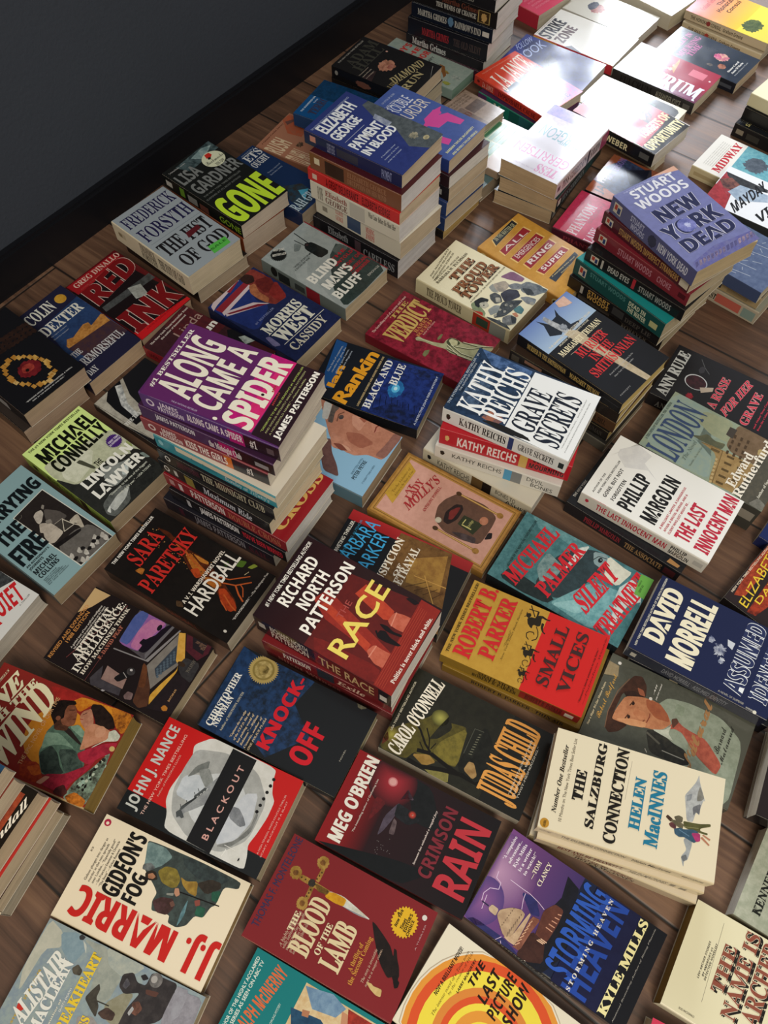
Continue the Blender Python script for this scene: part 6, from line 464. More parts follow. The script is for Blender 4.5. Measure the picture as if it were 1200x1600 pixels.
[[-0.2695,0.549,0.2163,64.9,0.1082,0.1749,0.0269,0.0015],["#56295f","#54306e","#cfc4b0",null,1],[["q",[[0,1.4],[100,0.1],[100,79.1],[4.2,79.9]],"#602a62",null],["q",[[100,62],[100,79.8],[5.1,79.6],[6.2,58.8],[44.6,60.4]],"#c4207a","#a8226e"],["q",[[91.8,71.5],[100,79.8],[5.1,79.6],[8.5,68.2]],"#cf2a6a","#d8307a"],["q",[[100,79.8],[100,100],[1.9,100],[3.3,80.2]],"#2c1c24",null],["t","#1 BESTSELLER",10.2,6.2,93.4,6.1,12.6,3.3,"#efeae0","b"],["t","ALONG",7.8,33.5,89,31,17.1,9.2,"#efe9d8","sb"],["t","CAME A",8.8,52.6,95.5,53.7,13.8,33.1,"#efe9d8","sb"],["t","SPIDER",4,78.1,96.6,77.8,7.7,57.6,"#efe9d8","sb+"],["e",4.6,54.2,1.8,1.6,"#efe9d8",null],["t","“DESERVES TO BE THIS SEASON’S #1 BESTSELLER",9.3,85,98.6,85.7,10.3,83.8,"#a8b860","pb"],["t","AND SHOULD INSTANTLY MAKE JAMES PATTERSON",9.3,88.2,94.2,88.4,10.3,87,"#a8a878","pb"],["t","A HOUSEHOLD NAME.” —Nelson DeMille",9.3,91.3,85.9,91.1,10.3,90.1,"#a8a878","pb"],["t","JAMES PATTERSON",7.1,97.7,97.8,96.7,9.9,93.6,"#f4f0e8","sb+"],["b",43.2,81.6,0.9,0.8,"#a83c3c",null,0,6,0.3],["b",45.3,81.5,0.9,0.8,"#a83c3c",null,1,6,0.3],["b",47.5,81.4,0.9,0.8,"#a83c3c",null,2,6,0.3],["b",49.7,81.3,0.9,0.8,"#a83c3c",null,3,6,0.3],["b",51.9,81.2,0.9,0.8,"#a83c3c",null,4,6,0.3],["b",54,81.1,0.9,0.8,"#a83c3c",null,5,6,0.3],["b",56.2,81,0.9,0.8,"#a83c3c",null,6,6,0.3],["b",58.4,80.9,0.9,0.8,"#a83c3c",null,7,6,0.3],["b",57.5,76.7,0.9,0.8,"#a83c3c",null,8,6,0.3],["b",59.7,76.6,0.9,0.8,"#a83c3c",null,9,6,0.3],["b",61.9,76.5,0.9,0.8,"#a83c3c",null,10,6,0.3],["b",64.1,76.4,0.9,0.8,"#a83c3c",null,11,6,0.3],["e",49.8,72.2,1.5,1.1,"#2a1420",null],["t","THE #1 NATIONAL BESTSELLER",3.3,22.7,4,41.5,5.2,22.6,"#c8b8d8","p"]],[["q",[[75,0],[100,0],[100,100],[75,100]],"#2a1a22",null],["t","JAMES",14,45,28,45,14,12,"#d8c8d8","sb"],["t","PATTERSON",12,86,31,86,12,52,"#d8c8d8","sb"],["t","ALONG CAME A SPIDER",34,72,74,72,34,18,"#d8c8d8","sb"],["q",[[64,0],[75,0],[75,100],[64,100]],"#a8206a",null],["t","ALONG CAME A SPIDER",34,72,74,72,34,18,"#e0d0d8","sb"],["e",7,45,3,26,"#d8c8d8",null],["e",7,45,1.8,16,"#54306e",null],["t","#1",79,80,84,80,79,20,"#d8d0d0","b"],["q",[[91,30],[96,30],[96,75],[91,75]],"#5a4a50",null]],"purple and pink paperback with huge white letters, topmost of the tallest stack","books in the tallest stack"],
[[-0.1427,0.3343,0,61.3,0.1065,0.1731,0.028,0],["#7a2326","#6d2024","#cfc7b8",null,1],[],[["t","Silent Witness",10,75,60,75,10,30,"#a86a60","b"]],"dull red paperback at bottom of low stack, under the red pillars cover","books in the low stack under the pillars cover"],
[[-0.142,0.3296,0.0286,63.3,0.1066,0.1685,0.0322,0],["#7c2024","#701d22","#cfc7b8",null,1],[],[["t","PATTERSON",16,75,38,75,16,25,"#e8e0d4","b"],["q",[[43,0],[56,0],[56,100],[43,100]],"#2a3038",null],["t","Exile",58,75,80,75,58,25,"#d9b8a0","bi"]],"dark red paperback second in low stack, under the red pillars cover","books in the low stack under the pillars cover"],
[[-0.1471,0.343,0.0614,59.1,0.1126,0.1804,0.045,0.0055],["#2a1719","#24161a","#e0dcd2",null,1],[["q",[[0,0.5],[81.1,6.9],[97.7,99.3],[0,100]],"#5c1d1c","#65201e"],["g",0,0,100,38,"#25161a","#35181b",null],["p",[[13.3,40],[18,86.2],[1.5,87.8],[0,45.5]],"#7d2420","#6c1f1d"],["q",[[45,26.9],[60.7,31.4],[45.4,66.3],[35.1,87.7],[17.6,87.2],[27.2,68.5],[32.7,40.3]],"#8e2a22","#9c3228"],["q",[[42.4,33],[49.9,35],[33.3,73.3],[25.2,73.2]],"#c0482f","#b03c2a"],["q",[[70.5,47.6],[84.7,50.4],[74.2,74.8],[64.3,76.1],[61.4,71.5]],"#c0482f","#b03c2a"],["p",[[26.1,72.9],[34.9,75.1],[34.5,81.6],[35.1,87.7],[19.1,87.4],[18.5,81.3],[22.4,75.9]],"#c86a54","#b85842"],["l",[[21.5,76.2],[35.1,76.6]],1.2,"#d88a74"],["p",[[62.6,74.3],[73.2,75.2],[75.7,80.7],[76.5,87.2],[60.2,88.8],[59.1,82],[59.7,77]],"#c86a54","#b85842"],["l",[[59.3,77.9],[74.3,76.4]],1.2,"#d88a74"],["q",[[1,87.2],[98.4,85.4],[97.7,99.3],[0,100]],"#8f2a22","#872620"],["l",[[1.8,88.1],[91.3,86.7]],0.5,"#a8402f"],["l",[[1.9,89.4],[90.9,88.1]],0.5,"#a8402f"],["l",[[1.9,90.8],[90.6,89.5]],0.5,"#a8402f"],["l",[[2,92.2],[90.3,90.9]],0.5,"#a8402f"],["l",[[2,93.6],[90,92.3]],0.5,"#a8402f"],["p",[[47.6,70.7],[48.7,71.9],[46.5,73.1],[50.1,73.3],[52.4,76.5],[48.7,81.1],[47.4,89.5],[44.8,88.1],[42.5,80.2],[42.5,74.6]],"#181417",null],["p",[[55.3,71],[56.8,72.5],[57.6,76.2],[55.4,81],[56.9,86.8],[54.4,86.9],[52.8,81.1],[52.4,76.5]],"#181417",null],["p",[[91.4,76.6],[94.7,78.6],[94.7,85.9],[89.7,83.7]],"#1c1518",null],["t","#1 NEW YORK TIMES BESTSELLING AUTHOR",13.5,4.1,95.6,6.5,15.4,1.4,"#f2eee6","pb"],["t","RICHARD",23,15.3,82.1,17.4,24.9,6.8,"#fbf7ee","sb"],["t","NORTH",29.2,26.8,74.4,28.6,31.4,18.5,"#fbf7ee","sb"],["t","PATTERSON",10.4,37.7,94.9,39,11.5,29.4,"#fbf7ee","sb"],["t","THE",40.1,49.1,61,49.8,41.4,45,"#b0504a","p"],["t","RACE",7.3,64.8,92.4,65.6,9.2,51.3,"#f1dc6a","pb"],["t","Politics is never black and white.",10.5,97.9,86.2,97.5,11.6,95.3,"#f4e6da","b"]],[["q",[[45,0],[91,0],[91,100],[45,100]],"#6a1d1a",null],["t","RICHARD NORTH",12,45,40,45,12,12,"#d9cfc0","pb"],["t","PATTERSON",12,88,40,88,12,50,"#d9cfc0","pb"],["t","THE RACE",48,80,88,80,48,20,"#c9a878","pb"],["q",[[92,40],[97,40],[97,80],[92,80]],"#d8d0c4",null],["q",[[3,25],[8,25],[8,60],[3,60]],"#b8b0a4",null]],"dark red paperback with red pillars and yellow title letters, topmost of low stack","books in the low stack under the pillars cover"],
[[-0.0883,0.4264,0,62.9,0.1065,0.1715,0.0297,0.00112],["#17181c","#17181c","#c9b795",null,1],[["h",86,0,100,100,"#8e1f22","#a32a2c"],["t","RIVETING THRILLER.",39.7,7.1,86.2,5.1,41.1,4.3,"#d8d4c8","pb"],["t","BESTSELLING AUTHOR",35.2,11.3,91.4,10.7,36.8,9.4,"#2f7f9f","p"],["t","BARBARA",28.9,17,95,25,30.6,5.7,"#3fa3d8","bx"],["t","PARKER",24.7,32.6,85.9,37.7,28.8,21.5,"#3fa3d8","bx"],["q",[[97.1,41.4],[99.3,83],[0,100],[0,42.9]],"#7d5a30","#5d3f20"],["q",[[71,56.5],[94.4,81],[47.4,87.8],[41.4,62.2]],"#a8803e","#8a6230"],["t","SUSPICION",20.7,44.4,90.5,49.1,23.3,38.3,"#efe6d4","b"],["t","OF",41.3,52.7,60,54.7,43.8,50.1,"#efe6d4","b"],["t","BETRAYAL",25.4,59.4,87.6,61.2,29.3,53,"#efe6d4","b"],["l",[[36.6,63.7],[52.8,75.9]],0.8,"#4a3016"],["l",[[36.3,70.6],[51.3,80.7]],0.8,"#4a3016"],["l",[[36,77.6],[49.7,85.4]],0.8,"#4a3016"],["l",[[35.7,84.5],[48.2,90.1]],0.8,"#4a3016"],["l",[[59.1,72.3],[29.6,88]],1,"#c89a50"],["l",[[53.4,65.4],[55.7,90.5]],1,"#c89a50"]],[],"black and brown paperback with blue author letters and red edge, behind pillars cover","paperbacks laid singly on the floor"],
[[-0.0226,0.5291,0,57.5,0.1054,0.1754,0.0179,0.00039],["#d2a08c","#a87c3c","#bfa06a",null,1],[["q",[[0,0],[100,0],[100,100],[0,100]],"#a07438","#8a6230"],["q",[[2.5,1.6],[97.5,1.6],[97.5,98.4],[2.5,98.4]],"#b88a48","#a87c3c"],["q",[[5,3.2],[95,3.2],[95,96.8],[5,96.8]],"#7d5a2c",null],["q",[[6,3.8],[94,3.8],[94,96.2],[6,96.2]],"#b08444",null],["q",[[8,5],[92,5],[92,95],[8,95]],"#cf9e8e","#c59484"],["p",[[32.1,47.7],[51.2,43.9],[65,45.7],[79.7,51.1],[82.2,56.3],[84.2,74.9],[76.1,86.4],[59.9,87.4],[31.3,86.8],[25,73.1],[23.9,58.8]],"#5c4236","#6a4c3e"],["p",[[35.7,53.9],[49,51.4],[65.5,54.6],[69.1,59.3],[63.3,62],[47.6,62.3],[35,58.6]],"#231818","#2c1e1c"],["p",[[41.3,56.4],[53,53.7],[62.4,57.1],[64.7,59.3],[55,59.7],[44.1,59.1]],"#7c2c28","#662422"],["q",[[42.3,64.1],[57.5,64.8],[58.4,80.6],[39.1,78.4]],"#2d3320","#353a26"],["l",[[44.2,67.2],[44.2,75.2]],1.4,"#c8c078"],["l",[[45.8,67.3],[53.3,67.7]],1.2,"#c8c078"],["t","Erridge",43.5,73.3,56.4,73.3,45.5,71.1,"#a8a468","b"],["e",63.2,79.7,6,3.2,"#c08468","#a86c50"],["p",[[28.4,63.1],[34.3,71.3],[37.2,81.9],[28.9,83.3],[26,72.7]],"#3c3030","#55484a"],["e",34.2,50.4,4,2.4,"#cfc8b4","#b8b09c"],["p",[[51.4,87.3],[54.2,90],[46.4,91.9],[40.2,87.4]],"#1d1618",null],["l",[[80.8,52.2],[80.5,87.8]],2.8,"#8a6430"],["l",[[80.8,52.2],[80.5,87.8]],1.6,"#b89050"],["l",[[80.8,52.2],[80.5,87.8]],0.5,"#d8b878"],["e",80.8,52.2,3,2.2,"#4a3420",null],["e",80.5,87.8,4,2.6,"#a87c3c","#7a5628"],["l",[[22.3,52],[21.3,86.6]],2.8,"#8a6430"],["l",[[22.3,52],[21.3,86.6]],1.6,"#b89050"],["l",[[22.3,52],[21.3,86.6]],0.5,"#d8b878"],["e",22.3,52,3,2.2,"#4a3420",null],["e",21.3,86.6,4,2.6,"#a87c3c","#7a5628"],["q",[[88.3,5.1],[80.2,13.9],[23.7,13.8],[31.8,4]],"#c0983c","#b08a34"],["t","Twelve Volumes of",37.9,8.1,80.8,10.8,38.6,6.2,"#4a3410","i"],["t","A Dance to the Music of Time",34.1,11.4,78.1,13.7,34.8,9.6,"#4a3410","i"],["t","AT",43.7,18.8,59.6,19.6,45.8,15.5,"#a02c30","b"],["t","LADY",36.8,22.7,72.5,26.4,42.4,16.8,"#a02c30","b"],["t","MOLLY'S",25.4,27.5,83.4,34.9,30.9,20.7,"#a02c30","b"],["t","ANTHONY POWELL",34,35.6,76.8,41,35.2,33.3,"#a02c30","b"]],[],"pink paperback with printed gold picture frame and still life scroll","paperbacks laid singly on the floor"],
[[0.0539,0.6182,0,56.4,0.1067,0.1681,0.0276,0],["#cfc8b8","#c8bfa8","#cfc8ba",null,1],[["q",[[48,0],[100,0],[100,100],[48,100]],"#2c2620","#1c1816"],["q",[[40,0],[50,0],[50,100],[40,100]],"#8a6a3c","#5a4024"],["q",[[70,60],[76,60],[76,66],[70,66]],"#e8e4dc",null],["t","H",76,95,86,95,76,80,"#e8e4dc","b"]],[["t","KATHY REICHS",14,75,44,75,14,25,"#3a342c","p"],["q",[[46,0],[64,0],[64,100],[46,100]],"#6a5030",null],["q",[[56,0],[64,0],[64,100],[56,100]],"#241c18",null],["t","BONES TO",68,48,86,48,68,10,"#2a2620","p"],["t","ASHES",78,92,97,92,78,55,"#2a2620","p"],["b",6,45,2.2,24,"#1c1c1c",null,3,12,0.4]],"white and black paperback at the bottom of twisted stack, offset left","books in the twisted stack"],
[[0.0685,0.6053,0.0282,67.9,0.1064,0.1727,0.0273,0],["#d8d4cc","#d4d0c6","#cfc8ba",null,1],[],[["t","KATHY REICHS",14,62,54,62,14,25,"#2a2a2a","p"],["q",[[56,0],[62,0],[62,100],[56,100]],"#4a98c0",null],["q",[[62,0],[70,0],[70,100],[62,100]],"#7a7c7c",null],["t","DEVIL",74,42,87,42,74,8,"#2a2a2a","p"],["t","BONES",78,86,95,86,78,52,"#2a2a2a","p"],["b",6,45,2.2,24,"#1c1c1c",null,3,12,0.4]],"white spined paperback with blue patch, third from top in twisted stack","books in the twisted stack"],
[[0.0728,0.6078,0.0561,70,0.1064,0.1747,0.0343,0],["#b8202c","#b51f2c","#cfc8ba",null,1],[],[["t","KATHY REICHS",14,85,60,85,14,25,"#e8d8d4","sb"],["q",[[62,0],[68,0],[68,100],[62,100]],"#c8a458",null],["t","MONDAY",72,40,86,40,72,5,"#2a0c10","sb"],["t","MOURNING",70,85,96,85,70,52,"#2a0c10","sb"],["b",6,50,2,22,"#d8b070",null,3,12,0.4]],"red spined paperback second from top in twisted stack","books in the twisted stack"],
[[0.0749,0.6192,0.091,61.5,0.1094,0.1708,0.0286,0.0025],["#26344a","#d8d8d4","#cfc8ba",null,1],[["q",[[0,0.6],[100,0.2],[96.9,47.3],[3.1,47.6]],"#2c4260","#1c2a3c"],["q",[[100,2.1],[96.6,45.2],[79.6,45.8],[82.7,15]],"#5a78a8","#2c4468"],["q",[[8.8,28.7],[25.4,32],[17.5,45.4],[5.4,40.7]],"#a86a50","#4c4a58"],["q",[[23.9,7.1],[81.5,6.7],[65.9,22.8],[13.7,21.6]],"#24344c","#566e8c"],["q",[[96.9,47.3],[100,99.8],[0.3,99.9],[3.1,47.6]],"#eef0f0",null],["t","THE INTERNATIONAL BESTSELLER · #1",8,3.3,91.5,1.5,9,1.6,"#c8d0d8","p"],["t","THE AUTHOR OF DEJA DEAD",30.6,5,76.7,4.5,31.4,3.7,"#c8d0d8","p"],["t","KATHY",8.4,27.6,85.1,26.5,10.9,8.4,"#f2f4f4","b"],["t","REICHS",12.1,47,89.8,45.7,13.1,27.3,"#f2f4f4","b"],["t","GRAVE",13.5,67.7,75.5,67.8,14.9,50.3,"#1c2434","b"],["t","SECRETS",7.5,89.4,84.8,88.7,10.2,70,"#1c2434","b"],["t","“FASCINATING. CHILLING… DAYS OF DEATH”",12.1,90.8,88.6,93.1,12.7,90,"#4a4e54","p"],["t","A CRIME SCENE INVESTIGATION SHOULD BE IN HEAVEN",8.6,94.4,85.5,96,9.2,93.6,"#4a4e54","p"],["b",6,50,4,20,"#1c1c1c",null,1,14,0.2]],[["t","KATHY REICHS",14,75,52,75,14,18,"#1c1c1e","b"],["q",[[54,0],[58,0],[58,100],[54,100]],"#2c3a6a",null],["t","GRAVE SECRETS",62,72,90,72,62,22,"#3a3a3c","b"],["q",[[94,30],[98,30],[98,75],[94,75]],"#2a2a2a",null],["b",5,48,2.2,26,"#1c1c1c",null,3,12,0.4]],"white and blue paperback with tall serif letters, topmost of twisted stack","books in the twisted stack"],
[[0.1744,0.7417,0,49.7,0.1066,0.1732,0.0183,0],["#2c2a28","#55524a","#a89878",null,1],[],[],"grey spined paperback at floor in stack under the castle and sword cover","stack under the castle and sword cover"],
[[0.1751,0.7468,0.0189,49.9,0.1065,0.1726,0.0199,0],["#1a1918","#1a1918","#c8a850",null,1],[],[["t","MARGARET TRUMAN",55,75,95,75,55,25,"#3a3834","b"]],"black spined paperback fourth in stack under the castle and sword cover","stack under the castle and sword cover"],
[[0.1782,0.7454,0.0394,50.3,0.1065,0.1733,0.0218,0],["#4a3222","#4a3322","#c8a850",null,1],[],[["t","MURDER ON CAPITOL HILL",50,75,92,75,50,25,"#1c1410","b"]],"brown spined paperback third in stack under the castle and sword cover","stack under the castle and sword cover"],
[[0.175,0.7441,0.0617,51.3,0.1066,0.1742,0.0224,0],["#3a2c24","#211c1a","#c8a850",null,1],[],[["q",[[14,10],[30,10],[30,40],[14,40]],"#8a6450",null],["q",[[2,20],[9,20],[9,80],[2,80]],"#4a443c",null],["t","MARGARET TRUMAN",32,90,70,90,32,55,"#8a7448","b"]],"brown-black paperback second in stack under the castle and sword cover","stack under the castle and sword cover"],
[[0.1837,0.7535,0.0848,46.2,0.1058,0.1727,0.0212,0.002],["#1b1d23","#17171b","#c8a850",null,1],[["g",0,0,100,30,"#6a84bc","#a8c0d8",null],["q",[[64.5,4.7],[60.3,11.2],[58.8,23.9],[77.8,26.9],[48.7,28.6],[46,22.5],[36.7,25.4],[24,19.6],[32.6,9.4],[31.2,1.8],[38.6,11],[55.5,10.4]],"#242a34",null],["q",[[44.7,3.5],[48.7,19.7],[50.7,27.7],[41.4,26.2],[38.6,11],[39.3,4.7]],"#8a8c90","#c0c2c4"],["b",48.1,21.5,6,4,"#9aa0a8","#4a505a",3,14,0.4],["q",[[49.4,26.8],[56.1,31.1],[59.5,100],[51.1,100],[39.4,27.1]],"#c8b89c","#b0a084"],["t","THE GRIPPING NEW NATIONAL BEST SELLER",7.1,27.4,92.6,28.3,8,25.8,"#e0d8c4","pb"],["t","BY THE AUTHOR OF",44.4,29.2,71.7,29.8,45,27.8,"#d0c8b4","pb"],["t","MURDER IN THE WHITE HOUSE",19.6,32.1,80.1,31.8,20.2,30.7,"#d0c8b4","pb"],["t","MARGARET TRUMAN",6.9,38.1,89.5,42.2,10.4,32.8,"#e8dcb8","b"],["l",[[18.1,43],[80.9,44.6]],0.4,"#c8c0a8"],["t","MURDER",21.1,50.3,78.1,52.9,26.6,41.9,"#cf3438","b"],["t","IN THE",29.3,60.9,70.9,61.5,33.8,53,"#cf3438","b"],["t","SMITHSONIAN",9.5,71.3,95.2,71.5,14.2,62.8,"#cf3438","b"],["t","A novel of murder in high places, by the",25.9,76.6,74.3,77.7,26.5,75.3,"#b8b8b8","p"],["t","New York Times bestseller",28.5,80.3,67.9,81.2,28.9,79.1,"#b8b8b8","p"],["part","price_sticker","torn pink price sticker"],["q",[[90.5,1.4],[89.2,11.1],[79.5,9.6],[70.6,6.3],[73.5,1.1]],"#d8b098","#c89c84"],["part",""],["t","FAWCETT",9,94.5,30.2,94.8,9.8,93.4,"#a8a8a8","p"]],[["t","MURDER IN THE SMITHSONIAN",10,75,48,75,10,25,"#b89a58","b"],["t","MARGARET TRUMAN",52,75,80,75,52,25,"#b89a58","b"],["q",[[82,40],[98,40],[98,48],[82,48]],"#2c2c30",null]],"black paperback with castle sword and red title, topmost of stack with yellow pages","stack under the castle and sword cover"],
[[0.379,0.7159,0,56.3,0.1047,0.173,0.0252,0.0014],["#222226","#1c1c20","#bfb49c",null,1],[["t","ANN RULE",2.7,10,92,15.9,9.6,0.4,"#c4c6c4","b+"],["e",51,27.9,13,9.5,"#c8ccd0",null],["e",50.7,28,11.8,8.6,"#2c1f24","#4a2830"],["l",[[92.5,22.5],[80.8,28.4],[73.5,34.1]],1,"#5a5c60"],["b",74.8,27.1,7,2.6,"#3c3c42",null,1,14,0.2],["q",[[45.4,32.8],[55.2,42.5],[48.3,43.3],[37.6,35.7]],"#b8a898",null],["b",23.7,29,7,3.4,"#a82c3a","#7a1c28",3,14,0.4],["t","A ROSE",18,49.1,80.1,54.2,24.9,41.8,"#e8c8c4","b+"],["t","FOR HER",17.5,62.1,87.8,69.1,25.2,55.6,"#e8c8c4","b+"],["t","GRAVE",16.2,77.9,80.1,81.9,23,70.8,"#e8c8c4","b+"],["t","A ROSE",18,49.1,80.1,54.2,24.9,41.8,"#c83c50","b"],["t","FOR HER",17.5,62.1,87.8,69.1,25.2,55.6,"#c83c50","b"],["t","GRAVE",16.2,77.9,80.1,81.9,23,70.8,"#c83c50","b"],["t","and Other True Cases",20.1,83.3,76.3,88.3,21.4,81.9,"#c83c50","b"],["t","from the Crime Files",19.9,86.9,69.4,91.7,21.3,85.5,"#c83c50","b"]],[["t","ANN RULE",8,85,40,85,8,35,"#8a8c8c","b"]],"black paperback with silver author letters and red outlined title, right side floor","paperbacks laid singly on the floor"],
[[0.3403,0.6097,0,53.4,0.1074,0.1751,0.0519,0.00117],["#8a9a90","#3a3a34","#c9bda4",null,1],[["q",[[0,0],[100,0],[100,100],[0,100]],"#8c9c8e","#98a388"],["p",[[13.4,0],[100,0],[100,29.9],[73.8,50.8],[47,35.3],[51.1,28.7],[39.8,49.1],[3.1,57.2],[1.3,22.3]],"#8fa39c","#9aa898"],["p",[[94.2,26.7],[100,49.6],[71,55.1],[66.3,52.9],[65.6,40.6],[73.9,27.3]],"#a0a486","#949c80"],["p",[[50.7,28.4],[56,34.4],[63.9,38.4],[59.8,45.9],[63.4,53.8],[52.8,53.3],[50.6,43.2],[50.1,36.2]],"#565a48","#68684f"],["p",[[48.6,36.7],[50.6,43.2],[52.8,53.3],[56.5,85.4],[51.9,100],[2.2,100],[3.4,76.1],[2,61],[4.5,56.8],[37.1,53.4],[44.3,49.5]],"#a88c5c","#967a4e"],["p",[[63.4,53.8],[100,54],[100,64.1],[100,89.3],[72.2,98.3],[56.5,85.4],[55.6,71.8],[56.2,59.4]],"#6e5a44","#7c6650"],["q",[[76.8,49.9],[90.7,49.5],[91.4,55.2],[75.6,55.6]],"#46403a",null],["p",[[3.4,76.1],[34,79.5],[77.1,79.8],[89,100],[31.3,100],[0,100],[0.1,85.6]],"#4c4a42","#5a564a"],["p",[[79.9,75.6],[85.5,80.2],[74.2,82.3],[71.7,76.9]],"#b09a68",null],["q",[[49.8,59],[50.6,64.5],[47.3,64.7],[46.5,59.1]],"#5a482c",null],["q",[[39.3,59.7],[40.1,65.2],[36.9,65.4],[36,59.9]],"#5a482c",null],["q",[[28.9,60.4],[29.7,65.9],[26.5,66.1],[25.6,60.6]],"#5a482c",null],["q",[[18.6,61.1],[19.4,66.6],[16.2,66.8],[15.3,61.3]],"#5a482c",null],["q",[[8.4,61.9],[9.2,67.2],[6.1,67.5],[5.1,62]],"#5a482c",null],["q",[[51.6,68.6],[51.9,72.8],[48.8,73],[48.5,68.7]],"#5a482c",null],["q",[[41.6,69.3],[41.9,73.5],[38.9,73.7],[38.5,69.5]],"#5a482c",null],["q",[[31.7,70],[32,74.2],[29,74.4],[28.6,70.2]],"#5a482c",null],["q",[[21.8,70.7],[22.2,74.9],[19.1,75.1],[18.8,70.9]],"#5a482c",null],["q",[[83.3,55.2],[83.5,57.1],[78.1,57.6],[77.8,55.7]],"#4c3c2c",null],["q",[[84.2,60.3],[84.4,62.2],[79,62.6],[78.7,60.8]],"#4c3c2c",null],["q",[[85.1,65.3],[85.3,67.2],[79.9,67.7],[79.6,65.8]],"#4c3c2c",null],["q",[[74.1,55.7],[74.4,57.5],[69,58],[68.7,56.2]],"#4c3c2c",null],["q",[[75,60.7],[75.3,62.6],[69.9,63.1],[69.6,61.2]],"#4c3c2c",null],["q",[[76,65.8],[76.2,67.6],[70.8,68.1],[70.5,66.2]],"#4c3c2c",null],["q",[[65,56.1],[65.3,58],[59.9,58.5],[59.6,56.6]],"#4c3c2c",null],["q",[[66,61.2],[66.2,63],[60.9,63.5],[60.6,61.6]],"#4c3c2c",null],["q",[[66.9,66.2],[67.2,68],[61.8,68.5],[61.5,66.6]],"#4c3c2c",null],["q",[[56,56.6],[56.3,58.4],[50.9,58.9],[50.7,57.1]],"#4c3c2c",null],["q",[[57,61.6],[57.2,63.5],[51.9,63.9],[51.6,62.1]],"#4c3c2c",null],["q",[[57.9,66.6],[58.2,68.5],[52.8,68.9],[52.6,67.1]],"#4c3c2c",null],["e",35.7,53.8,2,1,"#c0a878",null],["e",30.1,54.7,2,1,"#c0a878",null],["e",24.5,55.5,2,1,"#c0a878",null],["e",18.9,56.3,2,1,"#c0a878",null],["e",13.4,57.2,2,1,"#c0a878",null],["e",7.9,58,2,1,"#c0a878",null],["e",2.4,58.8,2,1,"#c0a878",null],["l",[[47.9,37.8],[52.1,54.4],[1.2,60.4]],0.6,"#6a5636"],["q",[[48.2,46.2],[49.4,52.9],[45.7,53.1],[44.7,46.6]],"#6a5636",null],["p",[[0.4,88.9],[15,93.3],[10.6,100],[0,99.5]],"#7c7a70","#66645c"],["t","A TRIUMPHANT BESTSELLER. THE AUTHOR",12,4.5,80.9,2,12.5,2.5,"#4a5a54","b"],["t","LONDON",-11.6,31.7,90.2,28.6,-6.8,6.9,"#3a4c70","b"],["t","The Novel",10.7,35.8,44.9,34.8,13,32.9,"#5a6a64","i"],["t","“Remarkable… The New York Times”",7.2,40.9,42.4,40.9,7.5,39.6,"#5a6250","i"],["t","Edward",8.1,74.4,67.9,76.5,12.4,67.1,"#efe8d8","b"],["t","Rutherfurd",-6.7,81.9,98.4,83.8,-0.3,75.1,"#efe8d8","b"],["t","Author of Sarum",13.4,94,52.1,93.6,14.6,92,"#d8d4c4","b"]],[["q",[[87,22],[98,22],[98,58],[87,58]],"#8a8478",null]],"thick grey-green paperback with blue serif title and tan palace painting","paperbacks laid singly on the floor"],
[[0.241,0.536,0,51.6,0.1075,0.1691,0.0254,0],["#202126","#1a1b20","#bfb49c",null,1],[["t","THE NEW YORK",11.3,3.2,41.2,3.1,12.1,1.2,"#d8d4cc","sb"],["q",[[60,80],[100,80],[100,100],[60,100]],"#3a4050","#2a2c34"],["q",[[3.5,86.7],[10,87.5],[8.2,96.5],[4.1,95.7]],"#b88a58",null]],[["t","PHILLIP MARGOLIN",18,78,50,78,18,25,"#a02c38","b"],["t","THE ASSOCIATE",54,78,86,78,54,25,"#a88458","b"],["q",[[88,20],[97,20],[97,85],[88,85]],"#4a2024",null]],"black spined paperback with red spine letters under the white red-cornered book","pair under the white red-cornered cover"],
